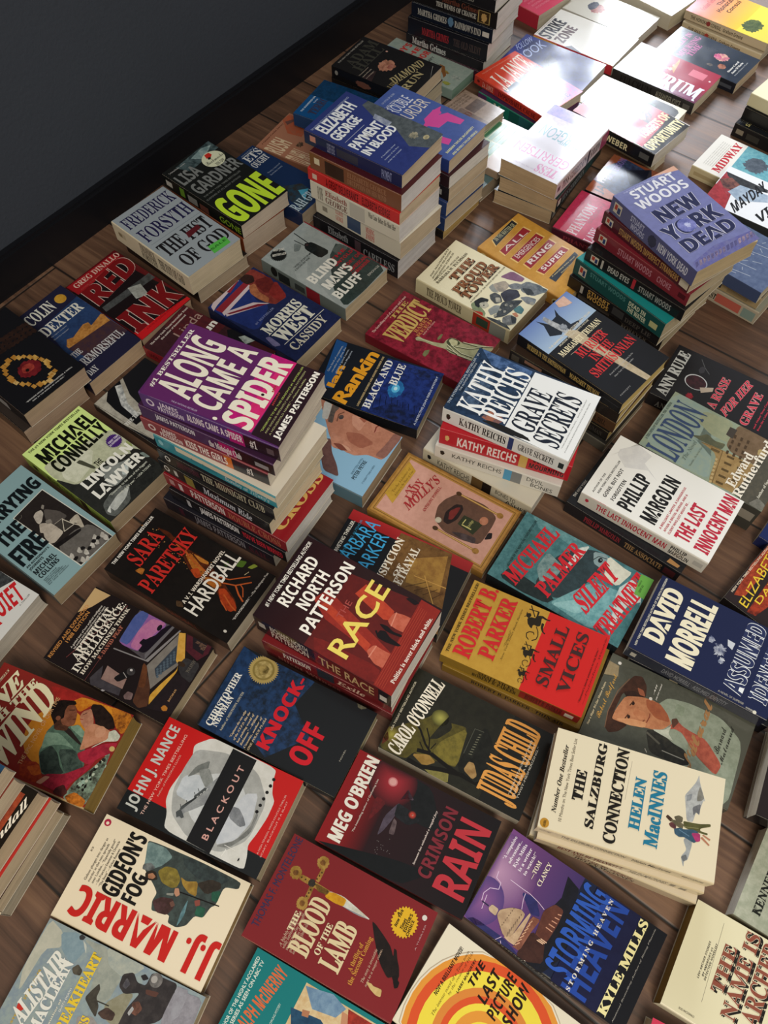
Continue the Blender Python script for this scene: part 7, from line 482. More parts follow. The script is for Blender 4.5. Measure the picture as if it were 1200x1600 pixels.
[[0.2547,0.534,0.026,54.4,0.1084,0.1767,0.0271,0.00046],["#f0efea","#d2cdc2","#cfc8ba",null,1],[["q",[[0,0],[62,0],[62,20],[0,20]],"#c02c44",null],["q",[[65.9,2.1],[100,15.5],[100,13.8],[100,100],[2.9,99.1],[0,0],[60.9,0]],"#f0efea",null],["q",[[81.3,5.5],[100,15.5],[94.4,27.9],[79.8,26.4],[65.4,41.2],[73,31.5],[61,15.8],[72.3,6.2]],"#e0dfdc","#d6d5d4"],["t","AUTHOR OF THE",7.6,7.7,39.5,7,8.4,6.3,"#1c1c1c","sb"],["t","NEW YORK TIMES BESTSELLER",9.7,10.8,65.9,11.2,10.7,9.3,"#1c1c1c","sb"],["t","GONE, BUT NOT",8.7,16,56.8,17.2,11.1,13.3,"#1c1c1c","sb"],["t","FORGOTTEN",9.8,22.2,44.5,23.3,12.1,19.4,"#1c1c1c","sb"],["t","PHILLIP",7.8,36.4,63.4,38.1,10.5,24.6,"#1c1c1e","sb+"],["t","MARGOLIN",8.6,54.9,80.6,56.8,10.7,42.8,"#1c1c1e","sb+"],["t","A BRILLIANT LAWYER, A DANGEROUS",8.6,59.9,77.3,62,9.5,58.2,"#b83048","sb"],["t","AFFAIR. A BRUTAL MURDER. AND A",8.4,63.5,69.6,65.4,9.3,61.8,"#b83048","sb"],["t","CLIENT WHO JUST MIGHT BE…",8.2,67.1,61.9,68.7,9.2,65.4,"#b83048","sb"],["t","THE LAST",10.3,81.2,64.7,82.4,10.2,70,"#c02c44","sb+"],["t","INNOCENT MAN",8.5,95.5,97.9,97.9,10.1,84.7,"#c02c44","sb+"]],[["t","THE LAST INNOCENT MAN",14,75,70,75,14,22,"#b82c40","sb"],["t","PHILLIP",73,45,85,45,73,10,"#1c1c1c","sb"],["t","MARGOLIN",73,88,88,88,73,52,"#1c1c1c","sb"],["q",[[91,28],[98,28],[98,68],[91,68]],"#b8b4ac",null],["b",6,40,1.8,18,"#b82c40",null,3,12,0.4]],"white paperback with red corner and red slab title, on a black book","pair under the white red-cornered cover"],
[[0.1294,0.4298,0,56.9,0.105,0.1789,0.0285,0.00157],["#4a7a80","#1c2428","#cfc0a4",null,1],[["q",[[0,0],[100,0],[100,100],[0,100]],"#54868c","#3c6a70"],["p",[[100,4.8],[100,20.7],[100,52],[82.2,48.1],[89.4,32.6],[86.1,14.7]],"#6fa0a4","#4c7c82"],["p",[[18.4,7.7],[77,6.6],[88.3,16.7],[57.3,20.9],[22.4,18.5]],"#4a7a80","#35605f"],["p",[[5.4,7.9],[21.7,10.7],[19.6,30],[14.5,48.6],[4.4,45.2],[1.3,25.3]],"#1f2a2c","#2a3638"],["p",[[17.6,30.6],[63.5,33.8],[89.2,44.7],[99.6,59],[86.8,69.1],[62.9,64.2],[34.1,57],[14.5,48.6]],"#34464c","#2a383c"],["p",[[65.1,27.9],[57,42.4],[37.7,41.6],[23.9,34],[39.3,26.5]],"#8aa4a4","#5c7c80"],["p",[[95.2,54.9],[100,64.1],[89.9,69.5],[79.3,64.7],[80.9,59]],"#7d9498","#92a6a8"],["e",88.8,62,3.6,1.6,"#20282c",null],["e",88.4,62.1,1.6,0.9,"#0c1012",null],["e",89.6,62.3,0.6,0.4,"#d0dcdc",null],["l",[[84.4,57.4],[92.4,59.7],[94.8,65.5]],0.9,"#2a3438"],["p",[[100,65.1],[94.7,78.6],[94.1,85.2],[68.3,80.7],[71.4,69.5]],"#dcdccc","#c8c8b8"],["p",[[89.2,44.7],[100,51],[76.1,49.9],[53,43.6]],"#dfe4dc","#a8bcbc"],["p",[[7.5,46.9],[27.8,53.7],[58.9,65.3],[64.3,81.8],[63.2,92.3],[13.8,88.3],[2.9,76.4],[6.4,55]],"#7fb0b4","#5c9298"],["p",[[6.5,47.2],[30.7,63.2],[31.7,73.1],[11.5,66.3]],"#9cc8ca","#80b0b4"],["p",[[66.3,81.3],[89.2,87.8],[68.8,99.6],[26.5,99.7],[2.6,91.4]],"#d4dcd8","#a8c0c0"],["p",[[6.3,90.4],[53.2,92.4],[66.8,100],[1.8,100]],"#4c8084","#3a686c"],["t","AUTHOR OF THE NEW YORK TIMES BESTSELLER",21.4,10.4,95.1,9.5,22.9,8.7,"#203438","sb"],["t","MICHAEL",4.7,20.9,99.1,29,9.8,9,"#cf2733","b+"],["t","PALMER",10.9,44,89.8,50.4,15.9,32.4,"#cf2733","b+"],["t","SILENT",17.4,71.4,80.7,78.7,27.9,57.8,"#cf2733","b+"],["t","TREATMENT",-0.6,91.7,97.1,99.4,6,79.5,"#cf2733","b+"],["part","price_sticker","green library sale sticker"],["q",[[98.8,90.6],[99.8,100],[70.4,100],[71.2,92.6]],"#68a848",null],["t","FRIENDS OF",81.8,93,91.2,94,82.8,91.9,"#2a4a1c","sb"],["t","LIBRARY SALE",74.9,95.6,86.4,96.2,76.2,94.1,"#2a4a1c","sb"],["part",""]],[],"teal paperback with bandaged face, red title letters and green sticker","paperbacks laid singly on the floor"],
[[0.0695,0.3138,0,63.5,0.1065,0.1726,0.021,0],["#8a6b24","#86671f","#c9b48c",null,1],[],[["t","ROBERT B. PARKER · THIN AIR",22,75,90,75,22,20,"#1c160c","b"]],"gold spined paperback lying under the gold and red paperback","two gold books stacked"],
[[0.0658,0.3181,0.0216,64.4,0.1043,0.1725,0.0253,0.0012],["#b98f34","#8a6b24","#c9b48c",null,0.7],[["q",[[0,0],[100,0],[100,58],[0,58]],"#bd943a","#b68c34"],["q",[[0,56.5],[100,56.5],[100,100],[0,100]],"#c9211f",null],["p",[[87,42],[89.2,44.8],[86.5,45.9],[82.3,44.9],[83.3,42.8]],"#231d12",null],["p",[[81.5,43.9],[85.1,46.2],[85.5,48.9],[89.7,49.9],[91.6,52.3],[88,53.1],[79.3,54.1],[77,52.3],[77.6,49.8],[73.8,48.3],[75.1,45.7]],"#231d12",null],["p",[[76.1,46.8],[76.2,49.2],[71.9,49.2],[73.6,46.9]],"#231d12",null],["p",[[88.3,50.2],[92,52.7],[90.1,56.8],[90.9,59],[89.1,58.9],[88.4,55.8],[89,53.3],[84.4,53]],"#231d12",null],["p",[[83.5,54.1],[83.3,56],[78.3,56.2],[73.6,57.7],[73.8,59],[71.4,58.7],[73.4,56.4],[77.1,54.6]],"#231d12",null],["p",[[86.2,48.8],[88.4,49.2],[94.2,48.9],[94.4,50.2],[88.3,50.2]],"#231d12",null],["l",[[98.4,43.2],[86.8,48.4]],1.2,"#231d12"],["l",[[93.2,42.7],[93.7,46.1],[94.6,50]],1.1,"#231d12"],["l",[[86.5,42.6],[88.9,42.3]],0.8,"#231d12"],["l",[[84,42.7],[82.3,41.6]],0.8,"#231d12"],["l",[[76.5,51.7],[71.5,54],[67.1,55],[61.9,54.7],[58.6,52.2]],1,"#231d12"],["l",[[58.3,50.2],[60.1,48.2],[64.4,47.2],[67.7,48.8],[68.5,51.4],[66.3,52.3]],1,"#231d12"],["p",[[47,48.2],[48.5,50.1],[46.7,50.9],[43.8,50.2],[44.4,48.7]],"#231d12",null],["p",[[43.3,49.5],[45.7,51.1],[46.1,53],[49,53.7],[50.3,55.4],[47.8,56],[41.8,56.7],[40.2,55.4],[40.5,53.6],[37.9,52.6],[38.8,50.7]],"#231d12",null],["p",[[39.5,51.6],[39.6,53.2],[36.6,53.2],[37.8,51.6]],"#231d12",null],["p",[[48,53.9],[50.5,55.7],[49.3,58.6],[49.9,60.1],[48.7,60.1],[48.1,57.9],[48.5,56.1],[45.3,55.9]],"#231d12",null],["p",[[44.7,56.7],[44.6,58],[41.2,58.1],[37.9,59.2],[38,60.2],[36.3,59.9],[37.7,58.3],[40.3,57]],"#231d12",null],["p",[[46.6,52.9],[48,53.3],[52,53],[52.2,54],[48,53.9]],"#231d12",null],["l",[[54.9,49],[47,52.7]],0.9,"#231d12"],["l",[[51.3,48.7],[51.7,51.1],[52.3,53.8]],0.8,"#231d12"],["l",[[46.7,48.6],[48.3,48.3]],0.6,"#231d12"],["l",[[44.9,48.6],[43.8,47.9]],0.6,"#231d12"],["l",[[39.8,55],[36.4,56.6],[33.4,57.3],[29.7,57.1],[27.4,55.3]],0.7,"#231d12"],["l",[[27.1,53.9],[28.4,52.5],[31.3,51.8],[33.7,52.9],[34.3,54.7],[32.8,55.4]],0.7,"#231d12"],["p",[[20.5,51.1],[21.5,52.5],[20.3,53],[18.3,52.5],[18.7,51.5]],"#231d12",null],["p",[[18,52],[19.6,53.1],[19.9,54.4],[21.9,54.9],[22.8,56.1],[21.1,56.4],[17,56.9],[15.9,56],[16.1,54.8],[14.4,54.1],[15,52.8]],"#231d12",null],["p",[[15.4,53.4],[15.5,54.5],[13.5,54.5],[14.2,53.5]],"#231d12",null],["p",[[21.2,55.1],[22.9,56.2],[22.1,58.3],[22.5,59.3],[21.7,59.3],[21.3,57.8],[21.6,56.6],[19.4,56.4]],"#231d12",null],["p",[[19,56.9],[18.9,57.8],[16.6,57.9],[14.4,58.7],[14.5,59.3],[13.3,59.1],[14.2,58],[16,57.2]],"#231d12",null],["p",[[20.2,54.4],[21.2,54.6],[23.9,54.4],[24,55.1],[21.2,55.1]],"#231d12",null],["l",[[25.8,51.7],[20.5,54.2]],0.7,"#231d12"],["l",[[23.4,51.4],[23.7,53.1],[24.1,54.9]],0.7,"#231d12"],["l",[[20.3,51.4],[21.4,51.2]],0.4,"#231d12"],["l",[[19.1,51.4],[18.3,50.9]],0.4,"#231d12"],["l",[[15.7,55.8],[13.3,56.9],[11.3,57.3],[8.8,57.2],[7.2,56]],0.6,"#231d12"],["l",[[7,55],[7.9,54],[9.9,53.6],[11.5,54.3],[11.9,55.6],[10.9,56.1]],0.6,"#231d12"],["t","THE NEW YORK TIMES BESTSELLER!",5.1,4.4,97.4,4,6.4,2.5,"#3a2c10","b"],["t","ROBERT B.",6,18.3,98.8,19.1,9.3,6.2,"#c8242a","b+"],["t","PARKER",15.5,33,94.7,34.5,19.1,22,"#c8242a","b+"],["t","“Powerful”",38.4,37.5,59.8,37.9,38.9,36.3,"#4a3a14","i"],["t","New York Times Book Review",21.8,39.2,89.4,38.9,22.4,38,"#4a3a14","i"],["t","SMALL",14.1,72.9,90.6,73,14.8,64.5,"#3a2424","b"],["t","VICES",16.6,85,91.9,88.9,15.5,77.1,"#3a2424","b"],["t","“Spenser’s latest returns to top form.”",13.5,97.5,81.9,94,13.9,96.4,"#5a1814","b"],["t","—Publishers Weekly",13.2,100.5,97.6,96.1,13.9,99.6,"#5a1814","i"]],[["q",[[0,0],[52,0],[52,100],[0,100]],"#8f6f26",null],["q",[[58,0],[100,0],[100,100],[58,100]],"#8e1d1f",null],["t","SMALL VICES",28,48,54,48,28,5,"#1c160c","b"],["t","ROBERT B. PARKER",24,95,56,95,24,52,"#1c160c","b"],["t","ROBERT B. PARKER",62,85,88,85,62,15,"#4a0f12","b"],["q",[[90,30],[96,30],[96,80],[90,80]],"#d8c8b8",null]],"gold and red paperback with three dark curly-tailed figures, on a matching gold book","two gold books stacked"],
[[0.2926,0.3191,0,60.7,0.1065,0.166,0.0268,0],["#14161f","#15171f","#c9bda4",null,1],[],[["q",[[30,0],[36,0],[36,90],[30,90]],"#b0a488",null],["t","DAVID MORRELL",45,80,80,80,45,20,"#5a5a60","b"]],"dark spined paperback lying under the navy eagle paperback","pair under the navy eagle cover"],
[[0.2842,0.3248,0.0274,58.7,0.1073,0.166,0.0248,0.00067],["#1b2346","#171c30","#c9bda4",null,1],[["t","NEW YORK TIMES BESTSELLING AUTHOR OF THE FIFTH PROFESSION",6,3.7,98.4,5.4,6.7,2.2,"#d8d4c4","pb"],["t","DAVID",18.8,18.7,89.8,20.7,24,4.4,"#ece4c8","x"],["t","MORRELL",9.6,43.1,94.1,44.4,10.1,24.4,"#ece4c8","x"],["b",48,55.6,9,5.5,"#b8bcc8","#3a4468",3,22,0.6],["b",55.4,48.4,4.6,2.6,"#b8bcc8","#4a5478",5,14,0.4],["q",[[64.5,58],[64,63.6],[55.2,63.3],[57.4,59.6]],"#c8ccd4",null],["b",37.7,59.6,5,2.4,"#c8ccd4","#5a6484",8,12,0.7],["t","ASSUMED",6.8,78.9,97.1,80.4,15.7,65.5,"#e8ecf0","x+"],["t","IDENTITY",14.2,95.2,90.1,97.2,15.9,82.9,"#e8ecf0","x+"],["t","ASSUMED",6.8,78.9,97.1,80.4,15.7,65.5,"#2a3358","sb"],["t","IDENTITY",14.2,95.2,90.1,97.2,15.9,82.9,"#2a3358","sb"],["e",2,91.2,2,1.3,"#d8d4c4",null],["t","WARNER",0.4,84.9,1.2,89.9,3,84.7,"#d8d4c4","p"],["t","A NOVEL OF SUSPENSE",1.6,65,5.3,83,3.9,65.1,"#b8b4a8","p"]],[["t","DAVID MORRELL · ASSUMED IDENTITY",28,75,75,75,28,25,"#7a7c84","pb"],["q",[[4,25],[8,25],[8,70],[4,70]],"#b8b4a8",null]],"navy paperback with cream author letters and silver eagle, upper of two","pair under the navy eagle cover"],
[[0.2215,0.2315,0,61.3,0.1092,0.1743,0.0235,0.00121],["#55564c","#4a4a42","#bfae8c",null,1],[["p",[[87,0],[100,30.8],[100,81.9],[40.3,88.3],[13.6,44],[6.4,1.5]],"#4c4d44","#54564c"],["p",[[68.9,39],[81,43.7],[86.4,57.4],[87.3,79.1],[72,96.4],[2.3,99.2],[6.8,77.5],[36.3,55.6],[40.9,40.8],[53.7,46.7],[57.5,51]],"#9aa392","#87917f"],["p",[[79.8,49.9],[79.8,55.8],[69.9,56.4],[67.8,51]],"#7f8a76","#94a08c"],["p",[[38.2,37.7],[43,46.1],[37.8,56],[36.9,64.8],[24.5,70.3],[19.2,64.3],[16.8,44.7]],"#242422","#38362f"],["l",[[25.2,51.5],[27,66.2]],1,"#a8a498"],["l",[[35.5,39],[30.4,48.9]],2,"#5c594f"],["l",[[18.8,41.4],[15.7,43.5]],0.8,"#c8c0b0"],["p",[[19.6,13.6],[35.7,11.5],[51.9,12.1],[70.1,14.6],[86.8,18.3],[90.1,23.7],[82.2,28.5],[69.5,30.6],[68.9,24],[64.5,15.9],[39,15.2],[31,14.9],[33.2,26.3],[22.1,22.3],[16.2,17]],"#4a2e22","#3a241a"],["l",[[19.6,13.6],[37.1,11.6],[62.9,12.5],[81.2,16.6]],0.9,"#7a5a44"],["p",[[31,14.9],[41.7,15.3],[35.4,25.8],[30.1,25.5]],"#38221a",null],["p",[[64.5,15.9],[71.1,22],[69.5,30.6],[60.2,24.5],[59.1,20.2]],"#3a241c","#2c1c16"],["p",[[43.3,15.7],[61.2,18.2],[68.9,28.5],[71.1,37],[64,46.7],[56.4,51.3],[47.3,48.1],[41.9,43.5],[39.8,38.1],[34.9,28.1],[32.1,20.6],[31.5,15.5]],"#c4865f","#ad6e4c"],["p",[[68.4,30.9],[71.1,40],[63.4,47.5],[56.4,49.8],[53.7,40.8],[60.2,33.5]],"#a8603f","#965238"],["p",[[33.1,17.4],[41.2,26.6],[45.1,36.9],[38.7,36.8],[33.2,26.3]],"#d49c70","#c88c62"],["p",[[53.6,26],[54.7,33.2],[49.4,35.9],[44,32.7],[46.6,26.9]],"#b87450","#c98a62"],["e",41.8,25,2,0.9,"#2c1a14",null],["e",57.5,24.5,2,1,"#2c1a14",null],["l",[[38.3,23.2],[44.2,24.1]],1.1,"#4a2c1c"],["l",[[53.6,23],[60.4,24.1]],1.1,"#4a2c1c"],["l",[[44.8,36.6],[52.3,37.1],[55.7,36.5]],0.9,"#7a3428"],["l",[[44,34.2],[46.7,35]],1,"#7a4430"],["p",[[76.1,23.1],[76.1,27.6],[70.3,30.1],[69.5,26.1]],"#9a5a40",null],["p",[[48.9,50],[62.9,52.8],[59.1,58.7],[58.1,63.3],[57.6,74.2],[40.3,88.3],[26.8,86.8],[37.5,71.2],[52.2,59.5],[52.7,54.3]],"#b8604c","#9a4a3c"],["p",[[60.7,50.3],[64.5,53.2],[61.3,55.3],[51.6,53]],"#5a3c30",null],["p",[[40.9,40.8],[46.2,48.4],[54.3,51.7],[45.2,51.5],[39.4,56.4]],"#c8ccbc","#b0b4a4"],["q",[[89.8,0],[89.1,7.1],[77.3,9.1],[75.7,5.7],[72.9,0]],"#8a7a5c","#9a8a6c"],["e",92.4,6.8,1.8,1.2,"#d8d4cc",null],["e",71.1,33.6,1.8,1.1,"#d8d4cc",null],["t","Now a Major Tri-Star Motion Picture",13.3,3.5,65.6,3.5,13.9,2.2,"#d8c8a4","bi"],["t","Robert Redford",25,8.1,78.4,8.8,26.3,5.2,"#c89a4c","sc"],["t","All",76.2,34.3,89.1,34.8,76.5,33.5,"#e8e4dc","bi"],["t","you ever wanted",72,36.5,91.9,38.1,72.4,35.5,"#e8e4dc","bi"],["t","The",36.9,67.7,54.9,69.7,40.2,64.4,"#a87c50","sc"],["t","Natural",17.3,73.2,102.3,69.6,21.3,66.7,"#a87c50","sc+"],["t","Bernard",47,84.9,78.5,83.7,51.2,81.2,"#2a2a26","sc"],["t","Malamud",39.3,89.9,83.9,87,41.8,87.3,"#2a2a26","sc"]],[],"grey paperback with portrait of man in brown hat and tan script title","paperbacks laid singly on the floor"],
[[0.1559,0.1232,0,67.8,0.1065,0.179,0.0267,0],["#d8cab0","#d0c09e","#c9b48c",null,1],[],[["t","PRELUDE TO TERROR",28,45,64,45,28,5,"#8a5a44","b"],["t","HELEN MacINNES",30,92,66,92,30,48,"#1c1610","b"]],"cream spined paperback at bottom of stack under couple and mountain cover","three cream books stacked"],
[[0.1594,0.1167,0.0273,72.2,0.1066,0.173,0.021,0],["#d8cab0","#cfbd98","#c9b48c",null,1],[],[["t","BEST AND BE THANKFUL",14,85,54,85,14,15,"#7a3024","b"],["t","HELEN MACINNES",58,85,80,85,58,15,"#1c1610","pb"],["q",[[82,20],[85,20],[85,80],[82,80]],"#1c1610",null],["q",[[88,40],[92,40],[92,90],[88,90]],"#1c1610",null]],"thin cream spined paperback in the middle of stack under couple and mountain cover","three cream books stacked"],
[[0.1566,0.1243,0.0489,72.4,0.1061,0.1784,0.025,0.00024],["#dfd4b8","#d8c8a4","#c9b48c",null,0.7],[["l",[[50.5,45.5],[89.3,46]],0.3,"#8a8070"],["p",[[96.2,84.9],[88.3,86],[71.9,90.2],[73,89.1],[64,87.8],[57.4,87.8],[59.6,85.7],[49.1,84.5],[48.9,81.1],[62.9,79.5],[72.3,78.3],[81.6,81.6],[87.8,83.6],[92.6,84.5]],"#9a9c9c","#b6b8b6"],["p",[[85.8,86.2],[74.9,89.5],[71.5,87.7],[70.2,85.4],[77.7,85.3]],"#6c6a62","#85837a"],["p",[[63.3,83.4],[69.1,87.9],[58.2,87.7],[59.6,85.7],[55.6,84.5]],"#5f6064","#77787a"],["p",[[72.8,79.3],[76.2,82.5],[69.2,82],[67.2,79.7]],"#787c80","#94989a"],["p",[[30.8,80.6],[35.1,82.7],[30.5,85.9],[13.8,84.3],[12.1,82.5],[6.2,82.5],[14.9,80.4],[22.6,83.1]],"#8f9496","#a8acac"],["p",[[14.9,80.4],[18.6,83],[14.6,84.2],[11.1,82.1]],"#5f6264","#787c7c"],["p",[[49.1,73.8],[51.8,76.5],[51,79],[46.1,78.9],[44.6,76.1]],"#6e6650","#565040"],["p",[[47.9,79.2],[48.6,83.6],[49.8,88.8],[52.8,94.4],[50.5,94.8],[45.8,89.1],[43.5,89.3],[43.4,93.6],[41.6,93.3],[41.5,88.5],[41.9,80.2]],"#4a4a28","#5c5a34"],["p",[[46.7,69.3],[49.3,70.3],[47,73],[45.1,74.1],[43.4,72.3]],"#4a3426","#2c2018"],["p",[[45.7,72.1],[46.4,75],[45,80],[39.8,79.4],[42,74.4]],"#6a6248","#544e3c"],["p",[[41.3,71.5],[43.9,73.2],[41.2,75.9],[37.8,75.7],[38.7,72.7]],"#6a3c3c","#4c2c30"],["p",[[38.1,74.7],[40.9,78.3],[40.3,80.3],[42.8,85],[42.2,88.4],[32.2,87.7],[30.7,86.4],[33.4,80.9],[31.9,78.1],[33.7,75.5]],"#3c5a70","#2c4658"],["p",[[39.2,84.3],[41.2,89.4],[34.2,89.9],[32.2,87.7]],"#b83a74","#96305e"],["q",[[37.3,89.7],[38.7,90.8],[33.5,95.3],[32.4,94.6]],"#b0785c",null],["q",[[40.1,90.5],[41,91.4],[38.7,95.4],[37.2,94.8]],"#b0785c",null],["l",[[38.8,77.5],[35.6,83.6]],0.8,"#5c7c94"],["l",[[42.7,80.1],[45.4,88.2]],0.8,"#7c7a50"],["e",5.7,3.5,4.5,2.6,"#b8862a",null],["t","Number One Bestseller",17.4,8.9,85.5,7.9,17.7,6.3,"#17130e","bi"],["t","10 Months on The New York Times Best Seller List",11.4,13,94.3,11.8,11.4,11.2,"#5a5040","p"],["t","THE",36.7,21.6,65.4,21.8,34.5,15.6,"#15110c","b+"],["t","SALZBURG",14.2,31.6,98,29.1,14,26.7,"#15110c","b+"],["t","CONNECTION",6.5,43.4,110.3,43.7,5.8,36.6,"#15110c","b+"],["t","HELEN",25.1,55,75.5,56.5,26.5,48.8,"#1c7494","b+"],["t","MacINNES",14.7,66.9,87.4,66.8,15,59.2,"#1c7494","b+"],["t","GOLD MEDAL",0.8,2.9,8.4,5.6,3.8,1.5,"#3a2c10","b"]],[["t","THE SALZBURG CONNECTION",15,60,52,60,15,15,"#1c1610","pb"],["t","Helen MacInnes",56,60,78,60,56,15,"#1c1610","pb"],["t","449-C1329-095",84,55,96,55,84,25,"#1c1610","pb"],["t","FAWCETT CREST",2,45,9,45,2,20,"#4a4030","p"]],"cream paperback with blue author letters and couple before mountain, topmost of three","three cream books stacked"],
[[0.0819,0.0446,0,55.7,0.1021,0.1794,0.0253,0.00078],["#1b2440","#16181f","#c9b183",null,1],[["g",0,0,100,48,"#7a4a84","#43356e",null],["e",55.8,4.5,40,22,"#6a447c",null,"#b890b0"],["e",23.4,4.6,24,12,"#54407a",null,"#8a5a90"],["p",[[0,1.4],[5.3,5.1],[5.8,24.7],[1.6,34.4],[0,34.5]],"#2c2c5c","#343468"],["p",[[52.3,20.7],[55.7,29.5],[42.8,36.4],[39,31.3]],"#343470","#2c2c60"],["l",[[55.8,4.5],[49.3,5.2],[47.5,8.7],[41.1,9.4],[37.4,4.9],[29.9,3.1],[22.8,4.1]],0.6,"#e0c8e4"],["l",[[55.6,12.5],[55.2,21.1],[55.4,25.3],[53.5,31.6],[50.8,36.3]],0.6,"#e0c8e4"],["l",[[53,23.3],[46.6,23.9],[38.1,25.6]],0.6,"#e0c8e4"],["l",[[5.5,23],[-1.2,20.8],[-7.6,21.1]],0.6,"#e0c8e4"],["l",[[2,23.5],[-3.7,24.4],[-7.9,23.7]],0.6,"#e0c8e4"],["l",[[30.1,5.2],[16.1,6.4]],0.6,"#e0c8e4"],["q",[[91.6,39.4],[70.3,41.7],[44,37.4],[0,38.9],[0,50.4],[30.1,58.1],[87.2,47.7]],"#17181f","#1c1e2a"],["p",[[49.7,36.3],[61.5,40.2],[61.2,45.9],[45.7,46.5],[26.4,45.6],[10.3,39.8],[34.9,37.5]],"#5a342c","#6c4034"],["p",[[3.8,34.3],[27.1,35.8],[25.2,44.7],[7.8,48.8],[0,40.5],[0,34.5]],"#3a2320","#4a2e28"],["l",[[37.8,41.4],[37.7,45.6]],0.9,"#d8a084"],["l",[[42,42],[42.2,45.7]],0.9,"#d8a084"],["l",[[46.2,42.6],[46.7,45.8]],0.9,"#d8a084"],["l",[[50.5,43.2],[51.2,45.9]],0.9,"#d8a084"],["l",[[54.7,43.9],[55.8,46]],0.9,"#d8a084"],["l",[[22.8,40.3],[23.1,44.3]],1,"#e8c0a0"],["l",[[24.3,41],[24.5,44.9]],1,"#e8c0a0"],["l",[[25.9,41.8],[26,45.6]],1,"#e8c0a0"],["p",[[20.9,9.4],[25.5,10.3],[25.4,14.6],[18.2,14.9],[18.7,10.5]],"#c8b094","#b09878"],["l",[[22.3,4.6],[22.2,9]],1.2,"#2c2848"],["p",[[19.6,15.2],[25.6,15.3],[34,20.3],[37.8,25.4],[36,28.8],[11.6,27.6],[6.8,23.7]],"#c0a484","#a88c70"],["p",[[6.8,23.7],[11.6,27.6],[40.1,30.2],[38.6,31.4],[6.1,31.5],[5.7,27.5]],"#d0b494","#b89878"],["p",[[4.3,30.1],[6.1,31.5],[38.8,32.1],[40.3,37.2],[27.1,35.8],[4.4,34.8]],"#9a6450","#7a4a3c"],["l",[[11.5,20],[12.8,20.1]],0.9,"#7a6450"],["l",[[14.3,20.2],[15.6,20.3]],0.9,"#7a6450"],["l",[[17.1,20.4],[18.4,20.5]],0.9,"#7a6450"],["l",[[19.9,20.6],[21.2,20.7]],0.9,"#7a6450"],["l",[[22.7,20.8],[24,20.9]],0.9,"#7a6450"],["l",[[25.5,21],[26.8,21.1]],0.9,"#7a6450"],["l",[[28.3,21.2],[29.6,21.3]],0.9,"#7a6450"],["l",[[31.1,21.4],[32.4,21.5]],0.9,"#7a6450"],["l",[[33.9,21.6],[35.2,21.7]],0.9,"#7a6450"],["l",[[8.5,25.5],[12.8,24.9]],0.8,"#7a6654"],["l",[[11.9,25.7],[15.9,25.1]],0.8,"#7a6654"],["l",[[15.3,25.9],[18.9,25.4]],0.8,"#7a6654"],["l",[[18.8,26.1],[22,25.6]],0.8,"#7a6654"],["l",[[22.2,26.3],[25.1,25.9]],0.8,"#7a6654"],["l",[[25.7,26.5],[28.2,26.1]],0.8,"#7a6654"],["l",[[29.2,26.7],[31.2,26.4]],0.8,"#7a6654"],["l",[[32.7,26.9],[34.4,26.6]],0.8,"#7a6654"],["l",[[6.9,31.3],[11.2,33]],1,"#d8a888"],["l",[[10.8,31.5],[15.1,33.1]],1,"#d8a888"],["l",[[14.7,31.8],[19.1,33.2]],1,"#d8a888"],["l",[[18.6,32],[23.1,33.3]],1,"#d8a888"],["l",[[22.6,32.2],[27.1,33.4]],1,"#d8a888"],["l",[[26.6,32.5],[31.2,33.4]],1,"#d8a888"],["l",[[30.6,32.7],[35.2,33.5]],1,"#d8a888"],["q",[[0,38.5],[0,39.1],[0,39.8],[0,39.2]],"#e0d8c8",null],["q",[[0,39.1],[0.6,39.6],[0,40.4],[0,39.8]],"#e0d8c8",null],["q",[[0,66],[100,66],[100,100],[0,100]],"#17181f",null],["q",[[0,56],[100,56],[100,84],[0,84]],"#16183a","#191d40"],["q",[[0,86],[100,86],[100,100],[0,100]],"#14151b",null],["t","STORMING",13.2,65.2,97.9,66.6,4.2,48.5,"#2f5cc0","sb"],["t","HEAVEN",-6.7,74.5,117.4,78.9,-1.1,59.6,"#2448a4","sb"],["t","S T O R M I N G   H E A V E N",-0.4,67.4,97.1,66.9,0.2,65.2,"#e8e4dc","b"],["t","KYLE MILLS",1.4,88.3,98.4,89.4,2.9,83.4,"#efe6a8","b+"],["t","National Bestselling Author of Rising Phoenix",2.1,93.2,97.9,93.7,2.3,92.5,"#b8b4ac","i"],["t","“A compulsive",68.6,6,94.8,2.8,68.9,4.2,"#f0e4f0","b"],["t","adventure...",68.2,9.3,94.4,6.6,68.5,7.5,"#f0e4f0","b"],["t","Kyle Mills",67.8,12.6,93.9,10.4,68,10.8,"#f0e4f0","b"],["t","is a writer",67.3,15.9,93.4,14.2,67.6,14.1,"#f0e4f0","b"],["t","to watch!”",66.9,19.2,92.9,17.9,67.2,17.4,"#f0e4f0","b"],["t","—TOM",67.7,23.5,87.7,22.9,68.5,21.1,"#f4ead8","b"],["t","CLANCY",66.5,28.6,92.1,28.6,66.4,26.1,"#f4ead8","b"]],[["t","STORMING HEAVEN",20,80,70,80,20,20,"#b8b4a8","b"]],"purple and blue paperback with lightning over a domed capitol building","paperbacks laid singly on the floor"],
